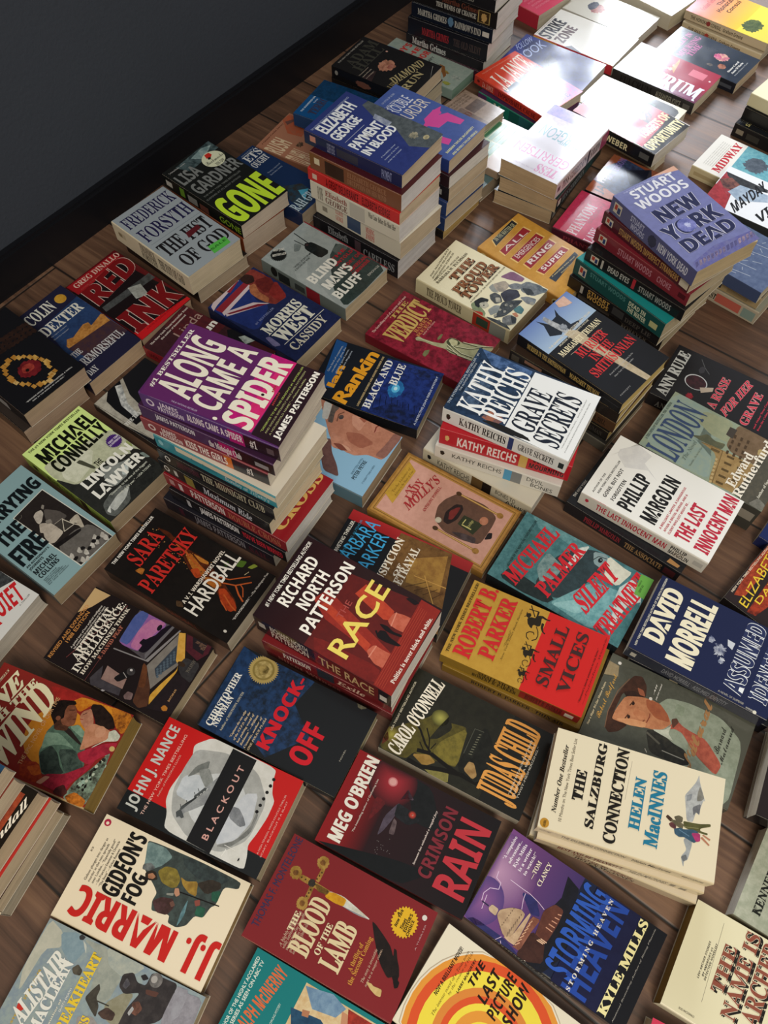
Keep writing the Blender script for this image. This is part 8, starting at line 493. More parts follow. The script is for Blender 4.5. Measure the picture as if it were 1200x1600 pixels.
[[-0.0743,0.1181,0,63.5,0.1065,0.1722,0.0249,6e-05],["#2a1517","#6f1c1f","#cfc0a0",null,1],[["g",0,0,100,12,"#8e1c20","#8a1d20",null],["g",0,12,100,30,"#8a1d20","#2c171b",null],["g",0,30,100,100,"#2a181c","#191618",null],["p",[[99.7,34.4],[97.4,52.8],[61.1,69.8],[59.7,50.3],[88,38.5]],"#16181a","#1c1e20"],["p",[[0,0],[5.6,13.6],[19.4,49.2],[24.6,73.7],[0,57.5]],"#141719","#17191c"],["e",85.6,28.3,25,16,"#30181c",null,"#a8303a"],["p",[[72,37.2],[86.3,39.1],[82.4,42.2],[78.6,45.4],[75.5,38.9]],"#4a3c48","#55444e"],["p",[[31.7,33.4],[51.6,32.6],[69.9,37.2],[65.3,39.2],[51.8,38],[37.6,35.6]],"#453c48","#584e5c"],["p",[[38.8,24.4],[66.5,22.5],[64.1,30.1],[53.1,28.1],[41.3,25]],"#6c2024","#4c1c20"],["p",[[38.5,39.3],[54.3,38.5],[52.3,41.2],[39.5,43]],"#6a5a5c","#4a3c40"],["p",[[69.4,36.6],[68,45.2],[63.2,54.6],[53.8,48.1],[55.9,38]],"#1a1c1f","#26282c"],["e",85.6,28.3,4.6,3.1,"#c8787c",null],["e",85.6,28.3,3.4,2.3,"#d8a09c",null],["e",65.1,48.1,4,2.6,"#2a1a1c",null,"#e05040"],["e",65.2,48.2,0.9,0.6,"#f0c8b8",null],["b",23.6,43.4,0.5,0.3,"#6a6464",null,0,5,0.4],["b",16.9,37,0.5,0.3,"#6a6464",null,1,5,0.4],["b",22,45.2,0.5,0.3,"#6a6464",null,2,5,0.4],["b",21.6,36.7,0.5,0.3,"#6a6464",null,3,5,0.4],["b",27.3,35,0.5,0.3,"#6a6464",null,4,5,0.4],["b",22.1,41.2,0.5,0.3,"#6a6464",null,5,5,0.4],["b",22.4,43.2,0.5,0.3,"#6a6464",null,6,5,0.4],["b",27.3,36,0.5,0.3,"#6a6464",null,7,5,0.4],["b",16.2,38.3,0.5,0.3,"#6a6464",null,8,5,0.4],["b",25.5,38.2,0.5,0.3,"#6a6464",null,9,5,0.4],["b",25.7,39.5,0.5,0.3,"#6a6464",null,10,5,0.4],["b",23.1,38.9,0.5,0.3,"#6a6464",null,11,5,0.4],["b",22,39.5,0.5,0.3,"#6a6464",null,12,5,0.4],["b",20,37.5,0.5,0.3,"#6a6464",null,13,5,0.4],["b",18.6,36.1,0.5,0.3,"#6a6464",null,14,5,0.4],["b",34.1,41.6,0.5,0.3,"#6a6464",null,15,5,0.4],["t","MEG O'BRIEN",8.4,15.6,102,13.9,7.9,6.8,"#f0ece2","sb+"],["t","The bestselling author of Gathering Lies",23.6,19.2,81.1,19.7,23.8,18.1,"#d8c8c0","pb"],["t","Someone has unleashed a vengeful fury",23.4,61.5,79.6,61.6,23.5,60.3,"#d8c8c0","bi"],["t","CRIMSON",16.9,73.5,88.9,73.1,17.7,65.2,"#7a2a34","sb"],["t","RAIN",13,96.1,86.6,97,14.5,75.9,"#b8343e","sb"]],[],"dark night paperback with red moon and big red title, maroon spine","paperbacks laid singly on the floor"],
[[-0.0066,0.2163,0,62.5,0.1036,0.1722,0.0246,0.00107],["#22211e","#b8b0a0","#c9bb98",null,1],[["q",[[0,0],[100,0],[100,100],[0,100]],"#23231d","#2a2a22"],["p",[[0,0],[24.8,2.2],[39,10.7],[54.6,20.9],[61,23],[66.7,30.8],[59.4,34.2],[64.2,47.5],[18.8,51],[17.8,44.8],[12.9,29.2],[13.5,22.4],[2,19.2]],"#5c5424","#46401e"],["p",[[22.6,32.9],[37.8,35.1],[64.2,47.5],[20.1,51.3],[17.7,43.5]],"#7c7030","#5c5426"],["e",59.8,28.1,9,6,"#4c4a24",null,"#a8a454"],["p",[[33.1,27.2],[51.1,29.9],[67.6,33.2],[54,38.4],[37.7,32.5]],"#22221a","#2c2b22"],["p",[[10.4,21.3],[18.2,31.6],[14,38],[4.3,31.7]],"#9a7a40","#84662f"],["p",[[2.5,32.2],[10.9,48],[0,50.4],[0,37.4]],"#837c44","#6a6436"],["e",18.6,4.1,9,6,"#4a3c20",null,"#a8a048"],["p",[[11.7,0],[20.3,0.9],[12.9,3.9],[4,1.3]],"#5c2c1c",null],["l",[[2.9,20.3],[2.4,29.6],[9.9,43.1],[14.6,54.8],[14.2,67.7]],4.6,"#14120f"],["l",[[16.6,23.4],[20,32.4],[16,45.3],[14.5,52.2]],4,"#14120f"],["l",[[20.8,32.1],[26.8,26.4],[37.8,19.8],[42.7,15]],2.2,"#14120f"],["l",[[22.5,30.3],[33.6,27.7],[42.9,23]],1.3,"#14120f"],["l",[[19.8,27.1],[25.9,22.7]],1,"#14120f"],["l",[[24.3,31.1],[32.4,32.7]],1,"#14120f"],["p",[[18.8,51],[48,52],[75.2,57.7],[52.8,70.2],[13.4,67.9]],"#191a17","#22231f"],["q",[[36.6,51.5],[66.5,51.5],[67.5,57.8],[35.7,58]],"#23241f",null],["l",[[36.6,51.5],[66.5,51.5],[67.5,57.8]],0.5,"#5a5c50"],["l",[[38.7,54.5],[39.4,56.7]],0.7,"#7a7a66"],["l",[[41.6,54.6],[42.4,56.7]],0.7,"#7a7a66"],["l",[[44.6,54.7],[45.4,56.7]],0.7,"#7a7a66"],["l",[[47.5,54.9],[48.4,56.8]],0.7,"#7a7a66"],["l",[[50.5,55],[51.4,56.8]],0.7,"#7a7a66"],["l",[[53.4,55.1],[54.4,56.8]],0.7,"#7a7a66"],["l",[[56.4,55.2],[57.4,56.8]],0.7,"#7a7a66"],["l",[[59.4,55.3],[60.4,56.9]],0.7,"#7a7a66"],["l",[[62.4,55.4],[63.5,56.9]],0.7,"#7a7a66"],["p",[[20.7,55.6],[31.2,56.6],[32.2,60.2],[21.5,65.1],[15.8,63.4]],"#a88858","#8a6a40"],["q",[[0,72],[100,72],[100,100],[0,100]],"#1d1d1b",null],["t","CAROL O'CONNELL",-2.4,14.7,102.4,21.4,0.8,5.1,"#efe8d8","b+"],["t","USA TODAY BESTSELLING AUTHOR",22.2,2.7,84.1,3.6,22.9,1.4,"#d8d0b8","pb"],["t","JUDAS CHILD",8.2,92.7,96,90.7,9.3,68.7,"#dc9a4c","b+"],["t","“BREATHTAKINGLY AND",19.6,89,83.2,88.1,19.8,87.8,"#d8d0c0","p"],["t","SUSPENSE. A BRILLIANT",19.7,91.9,81.6,90.8,19.9,90.7,"#d8d0c0","p"],["t","TWIST-MESMERIZING.”",19.8,94.8,80.1,93.4,20,93.6,"#d8d0c0","p"]],[],"dark green paperback with bare black tree and orange title, beside silver strip","paperbacks laid singly on the floor"],
[[-0.2149,0.2421,0,63.1,0.1042,0.1797,0.0252,0.00122],["#1d2024","#1d2024","#b8ac80",null,1],[["q",[[0,1.5],[100,0],[91.1,32.1],[0,35.3]],"#24406a","#1a2c48"],["q",[[25.7,19.6],[100,15.5],[100,54.1],[68,49.5],[42.7,68.9],[3,49.8]],"#24406a","#18222e"],["b",88.7,19.9,13,8,"#1c2430","#2c4a74",3,14,0.2],["s",86,20,17,10.5,"#b09a5c",40],["e",86,20,12,7.4,"#8a7840",null],["e",86,20,10,6,"#c0ac70","#8a7840"],["b",86,20,6,4,"#5a4c24","#b09a5c",4,14,0.2],["t","CHRISTOPHER",4.7,8.4,70.3,10,5.2,3.9,"#ecebe4","b"],["t","NEWMAN",6.4,12.6,43.4,12.4,7.4,8.4,"#ecebe4","b"],["t","Author of MIDTOWN SOUTH",5.2,17.2,53.5,16,5.9,15.7,"#b8b4a0","b"],["t","“Captures the raw edge",4.2,25.1,37.1,23.5,4.7,23.8,"#e0c8a0","bi"],["t","of the N.Y.P.D. like the",3.5,27.7,37.6,26.6,3.9,26.4,"#e0c8a0","bi"],["t","hot pulsing world of",2.7,30.4,38.1,29.6,3.2,29.1,"#e0c8a0","bi"],["t","Robinson.” —William",2,33,38.6,32.6,2.4,31.7,"#e0c8a0","bi"],["t","Caunitz, author of",1.2,35.6,39.2,35.6,1.6,34.4,"#e0c8a0","bi"],["t","ONE POLICE PLAZA",0.4,38.3,39.7,38.6,0.9,37,"#e0c8a0","bi"],["t","KNOCK-",9.4,49.9,97.2,48.6,12,41.2,"#d5202f","sb+"],["t","OFF",11.6,76.8,57.2,76.5,16.4,62.2,"#d5202f","sb+"],["b",102.4,88.8,7,4,"#6a6654","#2a2a26",6,14,0.2],["t","NOVEL",35.5,92.6,49.5,93.5,36,91.7,"#b8b4a8","p"]],[],"navy and black paperback with police badge and big red slanted title","paperbacks laid singly on the floor"],
[[-0.2898,0.1496,0,65.6,0.1086,0.172,0.0308,0.00092],["#c8201f","#1b1d1f","#d2c29c",null,1],[["q",[[0,0],[20,0],[20,100],[0,100]],"#1d2022",null],["p",[[85.9,24.4],[100,33.4],[100,49.5],[99.2,80.6],[87.7,82.2],[76.2,85.3],[69.9,89],[53.5,89.3],[36,87.8],[24,86],[14.2,88.7],[2.1,90.7],[1.7,66.9],[2.4,33.7],[16.6,30.5],[26.5,25.8],[38,24.4],[56.4,26],[72.8,27.7]],"#d2d2cc","#dededa"],["p",[[83,27.1],[92.9,47.4],[88.8,71],[66.8,84.7],[27.4,84.8],[5.1,71.7],[5.6,48.7],[18.3,32.9],[38.5,26.6],[60.9,25.9]],"#a2a4a2","#b4b6b4"],["e",46,55.9,27.5,19,"#c4c8ca","#d4d8da"],["p",[[35.8,29.2],[54.6,28.3],[62.7,37.9],[51.8,45.2],[34.5,39.9]],"#b8c0c8","#ccd2d8"],["p",[[42,65.8],[65.1,69.9],[70.5,77.3],[44.7,81.7],[22.2,77.6],[10.1,66.8]],"#c0c6ce","#d0d4da"],["p",[[54.6,30.7],[68.2,32.7],[78.7,39.1],[70.4,40.6],[65.4,36.9],[60,34.2]],"#6a6e6c","#7e8280"],["p",[[65.4,35.3],[71.8,40.9],[62.6,47.4],[52.7,49.5],[53.6,44.5],[59.9,39]],"#7c807e","#989c9a"],["p",[[21.2,35.3],[25.7,37.1],[52.7,44.8],[69.8,49.5],[79.9,52.2],[55.4,56.4],[39.4,49.8],[29.7,44.1],[23.6,40.2],[19.7,41],[16,37.3]],"#83868a","#9fa3a4"],["q",[[25.3,36.5],[28.4,36.8],[33.6,38.7],[37.1,40.1],[35.4,41.2],[38.9,42.2],[41.8,40.7],[47.8,42.7],[53.6,44.5],[52.7,46.4],[25.3,38]],"#4c5052",null],["q",[[21.2,35.3],[25.7,37.1],[23.1,39.6],[20.1,41.6],[18.2,40.4],[19.2,38.8],[17.1,37.3]],"#4c5052",null],["l",[[45.1,39.8],[42.5,41.6]],0.7,"#4c5052"],["l",[[49.8,40.8],[47.6,42.4]],0.7,"#4c5052"],["l",[[35.2,37.7],[33.3,39]],0.7,"#4c5052"],["l",[[29.6,35.4],[27.1,36.7]],0.7,"#4c5052"],["l",[[41.9,42.6],[43.9,43.3]],0.5,"#d8dcdc"],["l",[[45.1,43.8],[47.2,44.4]],0.5,"#d8dcdc"],["l",[[48.4,44.9],[50.5,45.5]],0.5,"#d8dcdc"],["l",[[51.7,46],[53.8,46.6]],0.5,"#d8dcdc"],["p",[[38.5,67.1],[49.1,66.4],[50,70.7],[44.7,75.6],[38.6,79.3],[34.7,76.1]],"#70747a","#90949a"],["p",[[9.7,67.7],[22.2,77.6],[38.6,82.3],[53.5,81.7],[52.6,83.5],[33.4,84.2],[13.7,76.1]],"#8a8c8a","#6c6e6c"],["l",[[14.5,72.8],[14.5,80.3]],0.5,"#e8e8e4"],["l",[[11.7,74.9],[4.3,74.2]],1,"#e8e8e4"],["e",54.6,81.7,1.6,1.1,"#1a1a1a",null],["e",61.3,81.8,1.6,1.1,"#1a1a1a",null],["e",68.1,81.9,1.6,1.1,"#1a1a1a",null],["e",75,82,1.6,1.1,"#1a1a1a",null],["e",81.9,82.1,1.6,1.1,"#1a1a1a",null],["e",88.8,82.2,1.6,1.1,"#1a1a1a",null],["q",[[98.8,48.9],[98.4,66.5],[1.7,66.9],[2.3,50]],"#18181a",null],["t","JOHN J. NANCE",2.5,9.4,94.1,12.3,7.4,2.3,"#c9ccc8","sb"],["t","THE NEW YORK TIMES BESTSELLING",4.3,16.5,91.1,18.3,5.6,14.7,"#f0c8bc","p"],["t","Author of PANDORA’S CLOCK",26.1,20.4,71.1,20.4,26.3,19.2,"#e8b0a4","p"],["t","B L A C K O U T",10.5,61.4,87.1,62.2,10.9,57.4,"#d8a49c","pb"],["t","A HIGH-TENSION, WHITE-KNUCKLE THRILLER",20.2,94,80.7,94.6,20.4,92.9,"#f0b8b0","p"],["t","SCARY. BLACKOUT IS A BLAST",19,96.7,75.7,97,19.3,95.7,"#f0b8b0","p"],["t",",",5.8,84.2,10,85.7,7.8,81.2,"#202020","b"]],[["q",[[55,0],[75,0],[75,100],[55,100]],"#c9c9c6",null],["t","JOHN J. NANCE",8,75,38,75,8,25,"#6a6e70","pb"],["t","BLACKOUT",55,75,88,75,55,25,"#2a2a2c","pb"]],"red and silver paperback with airplane in circle and black title band","paperbacks laid singly on the floor"],
[[-0.3435,0.0454,0,66.9,0.1077,0.1761,0.0231,0.0014],["#ecdfc4","#e2d3b4","#b9975a",null,1],[["p",[[94.8,31.2],[96.3,38.8],[98.1,67.5],[97.3,94.5],[90.6,94.8],[87,86.3],[69.6,86.3],[66.3,84.2],[55.5,82.8],[53.7,77.7],[43.3,75.6],[38.3,70.9],[38.6,65],[45,64],[43.2,57.6],[41.7,52.9],[49.3,50.8],[56.9,51.2],[61.7,47.5],[71.7,36.5],[83,35]],"#353c3a","#46524f"],["p",[[94.1,31.5],[95.8,43.7],[90.8,50.2],[79.5,46.3],[73.5,41.8],[72.8,36.7],[82.6,34.4]],"#5c7474","#7e9694"],["p",[[96.8,54.7],[97.4,67.7],[95.5,88],[87.4,84.2],[83,70.1],[88.4,59]],"#2c3334","#3c4848"],["p",[[79.3,70.1],[88.2,77.4],[88.9,83.7],[84.4,85.2],[74.1,78.4]],"#2c2620","#3c342c"],["p",[[74.3,45.5],[81.4,48.9],[83.2,55.6],[76.4,60.6],[69,60.6],[66.1,57.7],[66.8,50.9]],"#8c7c34","#6a5c28"],["p",[[78.6,59.8],[77.1,64.3],[81.5,70.6],[68.9,73.7],[69,68.5],[72.7,63.2]],"#a8883c","#86682c"],["p",[[76.8,50.6],[77.9,54.8],[71.2,58.5],[70.9,54]],"#9c8a40","#5c5024"],["p",[[68,39.2],[72.4,41.6],[72.8,44.8],[67.6,48],[63.9,44.1],[63.5,40.9]],"#2c241c",null],["p",[[68.3,41.1],[70.9,43.4],[69.1,46.1],[66.1,45.2],[65,42.3]],"#b07c5c","#8a5a40"],["p",[[74,35.7],[78.4,39.3],[75.8,43.7],[70.9,40.8],[69.8,36.5]],"#4a4c4c","#7a8080"],["p",[[67.5,59.8],[69,61.9],[64.2,64.3],[61.3,62.7],[63.5,60.6]],"#b8886c",null],["p",[[49.3,50.8],[55.8,54.9],[58.7,61.7],[52.6,64.5],[43.9,62.5],[42.1,56]],"#3c2824","#54383a"],["p",[[54.4,60.6],[57.3,62.2],[54.4,64.5],[51.5,63]],"#6a4a40",null],["l",[[66.4,63.5],[70.3,88.6]],1,"#14110e"],["p",[[78.5,80.7],[82.9,85.7],[72.5,86.6],[71.8,83]],"#2c5c48","#244a3a"],["p",[[62.7,76.5],[63.8,81.9],[55.5,82.8],[54.4,77.4]],"#2f6650","#28503f"],["p",[[39,70.7],[51.5,69.4],[64.6,70],[51.5,72],[44,71.5]],"#6a9098","#48686e"],["p",[[65.3,73.6],[68.2,76.5],[63.8,78],[61.3,75.7]],"#8a4a40",null],["p",[[60.6,56.5],[63.5,60.6],[60.9,60.9],[59.1,57]],"#8a8c84",null],["e",93.3,3.3,3.4,2.2,"#b02a48",null],["e",92.9,3.4,1.5,1,"#efe3cb",null],["t","GIDEON'S",37.8,31.3,95.9,30.4,37.1,20,"#15120f","sb+"],["t","FOG",37.1,42.4,64.6,43.2,40.8,32.6,"#15120f","sb+"],["t","J.J. MARRIC",32.2,99.5,38.3,7.9,5.2,89.5,"#c8241f","sb+"],["t","Gideon plunges into danger as",39.6,8.9,80.6,8.5,39.6,7.4,"#3a322c","p"],["t","murder in the mist spreads",39.7,11.4,76.5,11.1,39.7,9.9,"#3a322c","p"],["t","over London... “Especially good!”",39.8,13.9,82.8,13.6,39.8,12.4,"#3a322c","p"],["t","—San Francisco Examiner & Chronicle",39.9,16.4,82.8,16.2,39.9,14.9,"#3a322c","p"],["t","“The finest” —Kirkus Reviews",40,18.9,76.7,18.8,40,17.4,"#3a322c","p"],["t","$1.25",64,3.4,68.2,3.2,64.1,2.3,"#4a4038","pb"]],[],"cream paperback with big red sideways author letters and man in fog painting","paperbacks laid singly on the floor"],
[[-0.1454,0.0268,0,63.2,0.1095,0.1698,0.0243,0.0005],["#7f2428","#7f2428","#c9b48c",null,1],[["p",[[70.3,35.5],[72.3,44.5],[69.7,53.9],[65.9,65.9],[63.9,57.1],[64.3,44.9],[64.8,35]],"#d8d8d0","#b8b4a4"],["p",[[64.3,44.9],[65.2,56.6],[65.8,64.8],[63.8,55.9]],"#8a8c94",null],["p",[[68.5,34.3],[71.2,38.8],[71.2,47.3],[64.4,47.3],[63.3,41.6],[63.8,34.7]],"#d8a420","#c0861c"],["p",[[68.4,14.6],[71.6,16.5],[70.8,32.9],[70.7,36],[66.9,35.5],[66,32.1],[66.1,16]],"#b08a44","#7c5a22"],["p",[[72.3,24.9],[85.4,25.2],[85.6,27.6],[71.8,27.6]],"#b08a44","#7c5a22"],["p",[[53.5,23.8],[66.7,23.3],[67.2,26.1],[54.1,26.6]],"#b08a44","#7c5a22"],["p",[[70.3,25.7],[70.3,35.5],[65.9,35.2],[65,28.8]],"#7c5a22","#40301a"],["b",69.9,12.1,6.4,4,"#b08c48","#8a6828",80,16,0.2],["b",69.9,12.1,3,1.9,"#8a5c2c","#5c3c1c",81,10,0.3],["b",89.2,24.4,6.4,4,"#b08c48","#8a6828",235,16,0.2],["b",89.2,24.4,3,1.9,"#8a5c2c","#5c3c1c",236,10,0.3],["b",49.5,24,6.4,4,"#b08c48","#8a6828",115,16,0.2],["b",49.5,24,3,1.9,"#8a5c2c","#5c3c1c",116,10,0.3],["b",68.7,23.7,4,2.6,"#2a2420","#3c362c",3,12,0.3],["e",68.8,16.6,0.7,0.5,"#3c2c14",null],["e",74.1,25.5,0.7,0.5,"#3c2c14",null],["e",56.6,24.5,0.7,0.5,"#3c2c14",null],["e",68.8,19.3,0.7,0.5,"#3c2c14",null],["e",77.6,26,0.7,0.5,"#3c2c14",null],["e",59.9,24.8,0.7,0.5,"#3c2c14",null],["e",68.9,22,0.7,0.5,"#3c2c14",null],["e",81,26.5,0.7,0.5,"#3c2c14",null],["e",63.1,25,0.7,0.5,"#3c2c14",null],["p",[[65.6,66.6],[65.1,69.1],[58.9,77.7],[54.7,82.6],[48.2,86.4],[54.9,84.8],[54.7,86.6],[48.6,88.9],[43,91.9],[35.6,94.2],[34.8,91.3],[30.7,88],[37.7,81.1],[46.3,76],[55.4,71.2]],"#191312","#231a18"],["p",[[31.2,91.5],[34,93.2],[32.6,95.4],[28.3,95.7],[26.2,94]],"#191312",null],["p",[[33.7,89.9],[37.8,93.2],[32.5,94.3],[30.8,92]],"#191312",null],["s",78.6,84.2,14,8.4,"#dcae28",26],["p",[[19.8,77.6],[20.6,81],[19.5,82.5],[20.6,87.9],[14.5,88.8],[14.1,85.5],[16.2,81.3]],"#d0b47c","#b89a5c"],["e",90.4,94,2.4,1.5,"#d8d4cc",null],["t","THOMAS F. MONTELEONE",12.6,4.5,98.7,9.1,13,-0.2,"#2c3358","bx"],["t","A highly engaging,",9,24.3,39.6,24.3,9,22.5,"#d9b9a0","i"],["t","wildly surprising thriller with",9,26.5,43,26.5,9,24.7,"#d9b9a0","i"],["t","stunning twists. One thoroughly",9,28.7,43,28.7,9,26.9,"#d9b9a0","i"],["t","guided powers that…",9,30.9,36.2,30.9,9,29.1,"#d9b9a0","i"],["t","author of the film medium",9,33.1,39.6,33.1,9,31.3,"#d9b9a0","i"],["t","THE",23.6,25.5,41.9,26.9,24.7,21.9,"#e6d7b0","b"],["t","BLOOD",10.1,41.1,60.8,40.1,12.1,28.4,"#dccaa0","b+"],["t","OF THE",17.8,46,46.4,47.4,18.5,42.4,"#e6d7b0","b"],["t","LAMB",11.6,61.1,53.2,61.1,14.5,47.9,"#dccaa0","b+"],["t","A",80.6,79.5,83.9,79.9,80.8,78,"#241a10","sbi"],["t","New York",71.4,80.5,87.7,81.6,71.9,78.7,"#241a10","sbi"],["t","Times",72,85.1,81.8,84.8,72.4,83.1,"#241a10","sbi"],["t","EDITOR'S",71.3,86.7,87.7,87.7,71.4,84.8,"#241a10","sb"],["t","CHOICE",69.1,88.9,83.5,90,69.7,87.2,"#241a10","sb"],["t","A thriller of",19.9,68.1,45.3,67.3,20.7,65.5,"#c98a3c","b"],["t","the Second Coming",10.4,70.4,53.5,71.5,11.1,67.6,"#c98a3c","b"],["t","The story is irresistible",17.3,76.8,47.2,76,17.5,75.3,"#d9b9a0","i"],["t","next to a major cause.",15.7,79.4,49.4,78.8,16.1,78,"#d9b9a0","i"],["t","A THRILLER",62,96,85.6,97.2,62.3,95.2,"#c9a0a0","p"]],[],"maroon paperback with gold cross dagger and yellow starburst, lower middle of floor","paperbacks laid singly on the floor"],
[[-0.3829,-0.0552,0,67.3,0.1065,0.1806,0.0255,0.00111],["#9aa8a4","#9aa8a4","#c9b48c",null,1],[["q",[[0,0],[100,0],[100,100],[0,100]],"#97a5a3","#8494a0"],["p",[[55.1,0],[99.9,0.8],[94.5,10.8],[83.1,14.2],[75.8,6],[36.1,4.5]],"#b3b4a6","#c0bfb0"],["p",[[93.9,9.9],[100,18.7],[91.2,27.6],[75.6,24.8],[76.1,21.3],[81.9,14.6]],"#7c94a0","#8aa0aa"],["p",[[97.2,23.1],[100,37.1],[83.9,53.2],[61.1,51.9],[55.1,41.4],[91.3,36.3]],"#a3a79c","#8f968e"],["p",[[99.8,37.6],[100,49.3],[99.5,62.6],[91.1,59.1],[83.9,53.2],[87.3,43.3]],"#9aa39e","#b2b5a8"],["p",[[60.5,51.1],[74,57.8],[76.5,63.3],[60.3,62.8],[46.1,62.7],[50.3,52.8]],"#86826a","#96937e"],["p",[[97.4,20.3],[100,21.2],[99.3,24],[96.2,23.5],[95.2,21.5]],"#38383a",null],["p",[[96.2,23.5],[93.6,26.7],[87.3,28.6],[91.4,25.9]],"#c0c4bc",null],["p",[[72.1,25.1],[77.4,27.4],[74.3,31.3],[69.9,31.4],[68.6,27.5]],"#3c3830","#5c564a"],["p",[[56.5,39.3],[65.2,41.3],[71.6,43.2],[67.9,45.1],[60.7,45.2],[55.9,48.6],[46.8,49.8],[50.6,45.2]],"#3a3630","#4a463e"],["l",[[58.7,46.4],[59.5,53.6]],1,"#3a3630"],["p",[[50.8,49.4],[58.3,53],[56.8,58.8],[50.5,59],[48.6,53.4]],"#3c2e2a","#524038"],["p",[[41.4,40.2],[46.7,47.8],[42.4,53.6],[32,42.8]],"#8a8684","#a09c98"],["p",[[76.8,53.6],[86.5,52.7],[91.7,57.9],[85.8,62.1],[86.5,67.2],[98.4,67.3],[98.5,75.7],[99.2,82.9],[85.7,84.3],[66,82.7],[46.1,62.7],[63.2,62.8],[80,66.3],[72.9,58.2]],"#2f2b2c","#3f3a3a"],["p",[[78,55.3],[85.7,55.7],[82.2,59.1],[76.9,57.8]],"#5c5a5c","#44424a"],["e",94,71.1,6,3.6,"#807c7a","#5c5a58"],["e",94.1,70,3,1.8,"#a8a4a0",null],["p",[[91.7,62.1],[94.7,64.3],[92.4,67.2],[89.1,64.7]],"#2c282a",null],["p",[[84.2,68],[86.7,75.6],[82,75.1],[80.7,69.2]],"#5a3c34",null],["p",[[70.1,64.5],[73.7,67.5],[69.1,71.2],[62.2,69.5],[62.7,66.2]],"#7a5244","#4c342c"],["p",[[61.5,64.5],[67.8,65.4],[66.2,67],[59.8,66.1]],"#a8a8a8",null],["p",[[71.7,82.8],[95,83.2],[97.6,99.1],[74.5,100],[61.5,84.3]],"#84828a","#9a98a0"],["p",[[97.4,82.4],[98.7,90.4],[77.7,91.2],[69.6,87.7]],"#9c9ca4","#8a8890"],["e",28,9.6,3.6,2.1,"#c8342a",null],["q",[[1,3],[9,3],[9,14],[1,14]],"#b8bcae","#98a09a"],["t","STORYTELLER",33.7,10,60,10.4,34,8.6,"#c9a838","sb"],["t","MASTER",5.8,10,25.1,9.5,5.9,8.9,"#c9a838","sb"],["t","ALISTAIR",14.8,15.1,75.6,21.7,20.7,5.8,"#e8e8e0","b+"],["t","MACLEAN",12,23.7,76.6,25.8,15.6,17.5,"#e8e8e0","b+"],["t","author of",25.9,28.3,47.1,28.8,26.1,27.3,"#e0dcc8","sb"],["t","BREAKHEART",15.8,36.4,91.7,38.9,19.7,30.8,"#e8c838","b+"],["t","PASS",22.8,46.3,44.2,48.9,24.7,41.6,"#e8c838","b+"],["t","DUSTY DEATH",38.1,30.2,58.1,31.3,38.3,29.2,"#e8e8e0","pb"]],[],"pale grey-blue paperback with snowy battle painting and yellow title, bottom left","paperbacks laid singly on the floor"],
[[-0.1758,-0.0784,0,63,0.1065,0.173,0.024,0.00095],["#17787a","#17787a","#c9b48c",null,1],[["t","AUTHOR OF THE HIGHLY ACCLAIMED",24.2,1.2,93.8,6.9,24.5,-0.8,"#dfe8dc","pb"],["t","TV SERIES AS SEEN ON ABC TV",29.2,4.9,92.7,9.8,29.7,2.8,"#dfe8dc","pb"],["t","RALPH McINERNY",32.9,16,94.3,22.8,35.5,8,"#d86a3c","sb"],["t","A FATHER DOWLING MYSTERY",40,24.5,70.3,28.7,40.4,23.2,"#cfe0d4","p"],["q",[[96,34.2],[96.2,79],[22.8,55.3],[31,33.4],[64.2,33.7]],"#d8c49a","#c9a878"],["q",[[93.3,34.5],[99,50.7],[94,60.6],[83.7,57.2],[79.8,43.4]],"#7f9cb4","#6482a0"],["q",[[72.3,32.1],[76.1,50.2],[69,59.5],[55.1,38.3]],"#28506e","#1e3c58"],["q",[[75.7,38.6],[77.4,42.9],[72.2,43.3],[71,39.6]],"#b07858",null],["q",[[90.8,59],[90.8,65.8],[76,68],[76.8,62.3]],"#c08a68",null],["e",71,52,1.5,0.9,"#3c6a90",null],["q",[[94.9,61.7],[94.7,79.4],[62.3,81.8],[69.4,68.8]],"#b03828","#7a241c"]],[],"teal paperback with orange author letters and figure in blue trousers, bottom edge","paperbacks laid singly on the floor"],
[[0.0077,-0.046,0,54.9,0.1029,0.173,0.0224,0.00093],["#e4dcc6","#e8e0c8","#c9b48c",null,1],[["e",30,47.5,79,47,"#b8a890",null],["e",30,47.5,78,46.4,"#e4dcc6",null],["e",30,47.5,76.5,45.5,"#e0963a",null],["e",30,47.5,71,42.2,"#d8542a",null],["e",30,47.5,62,36.9,"#ecd848",null],["e",30,47.5,48,28.6,"#d8863a",null],["e",30,47.5,41,24.4,"#d8542a",null],["e",30,47.5,35,20.8,"#ecd848",null],["e",30,47.5,29,17.3,"#e0963a",null],["e",30,47.5,20,11.9,"#ecd848",null],["t","NOW A BRILLIANT MOVIE!",40.9,14.4,89.6,13.7,40.9,12.2,"#1c120c","sbi"],["t","The intense novel of a Texas town",25.4,17.6,90.4,18.1,25.4,16.1,"#3a2410","i"],["t","by the creator of HUD",48.1,19.6,92,20.4,48.2,18.4,"#3a2410","i"],["t","LARRY McMURTRY",54.1,23.8,88.6,23.2,54.2,22.4,"#2a180c","sbi"],["t","THE",67.5,29.6,91.6,28.6,67,25.5,"#241408","sbi"],["t","LAST",60.5,40,93,38.2,61,34.2,"#241408","sbi"],["t","PICTURE",55.2,49.8,110.6,45.6,54.3,43.7,"#241408","sbi"],["t","SHOW",58.9,58.2,98.3,55.6,57.5,51.7,"#241408","sbi"]],[],"white paperback with yellow and orange concentric rings at bottom edge","paperbacks laid singly on the floor"],
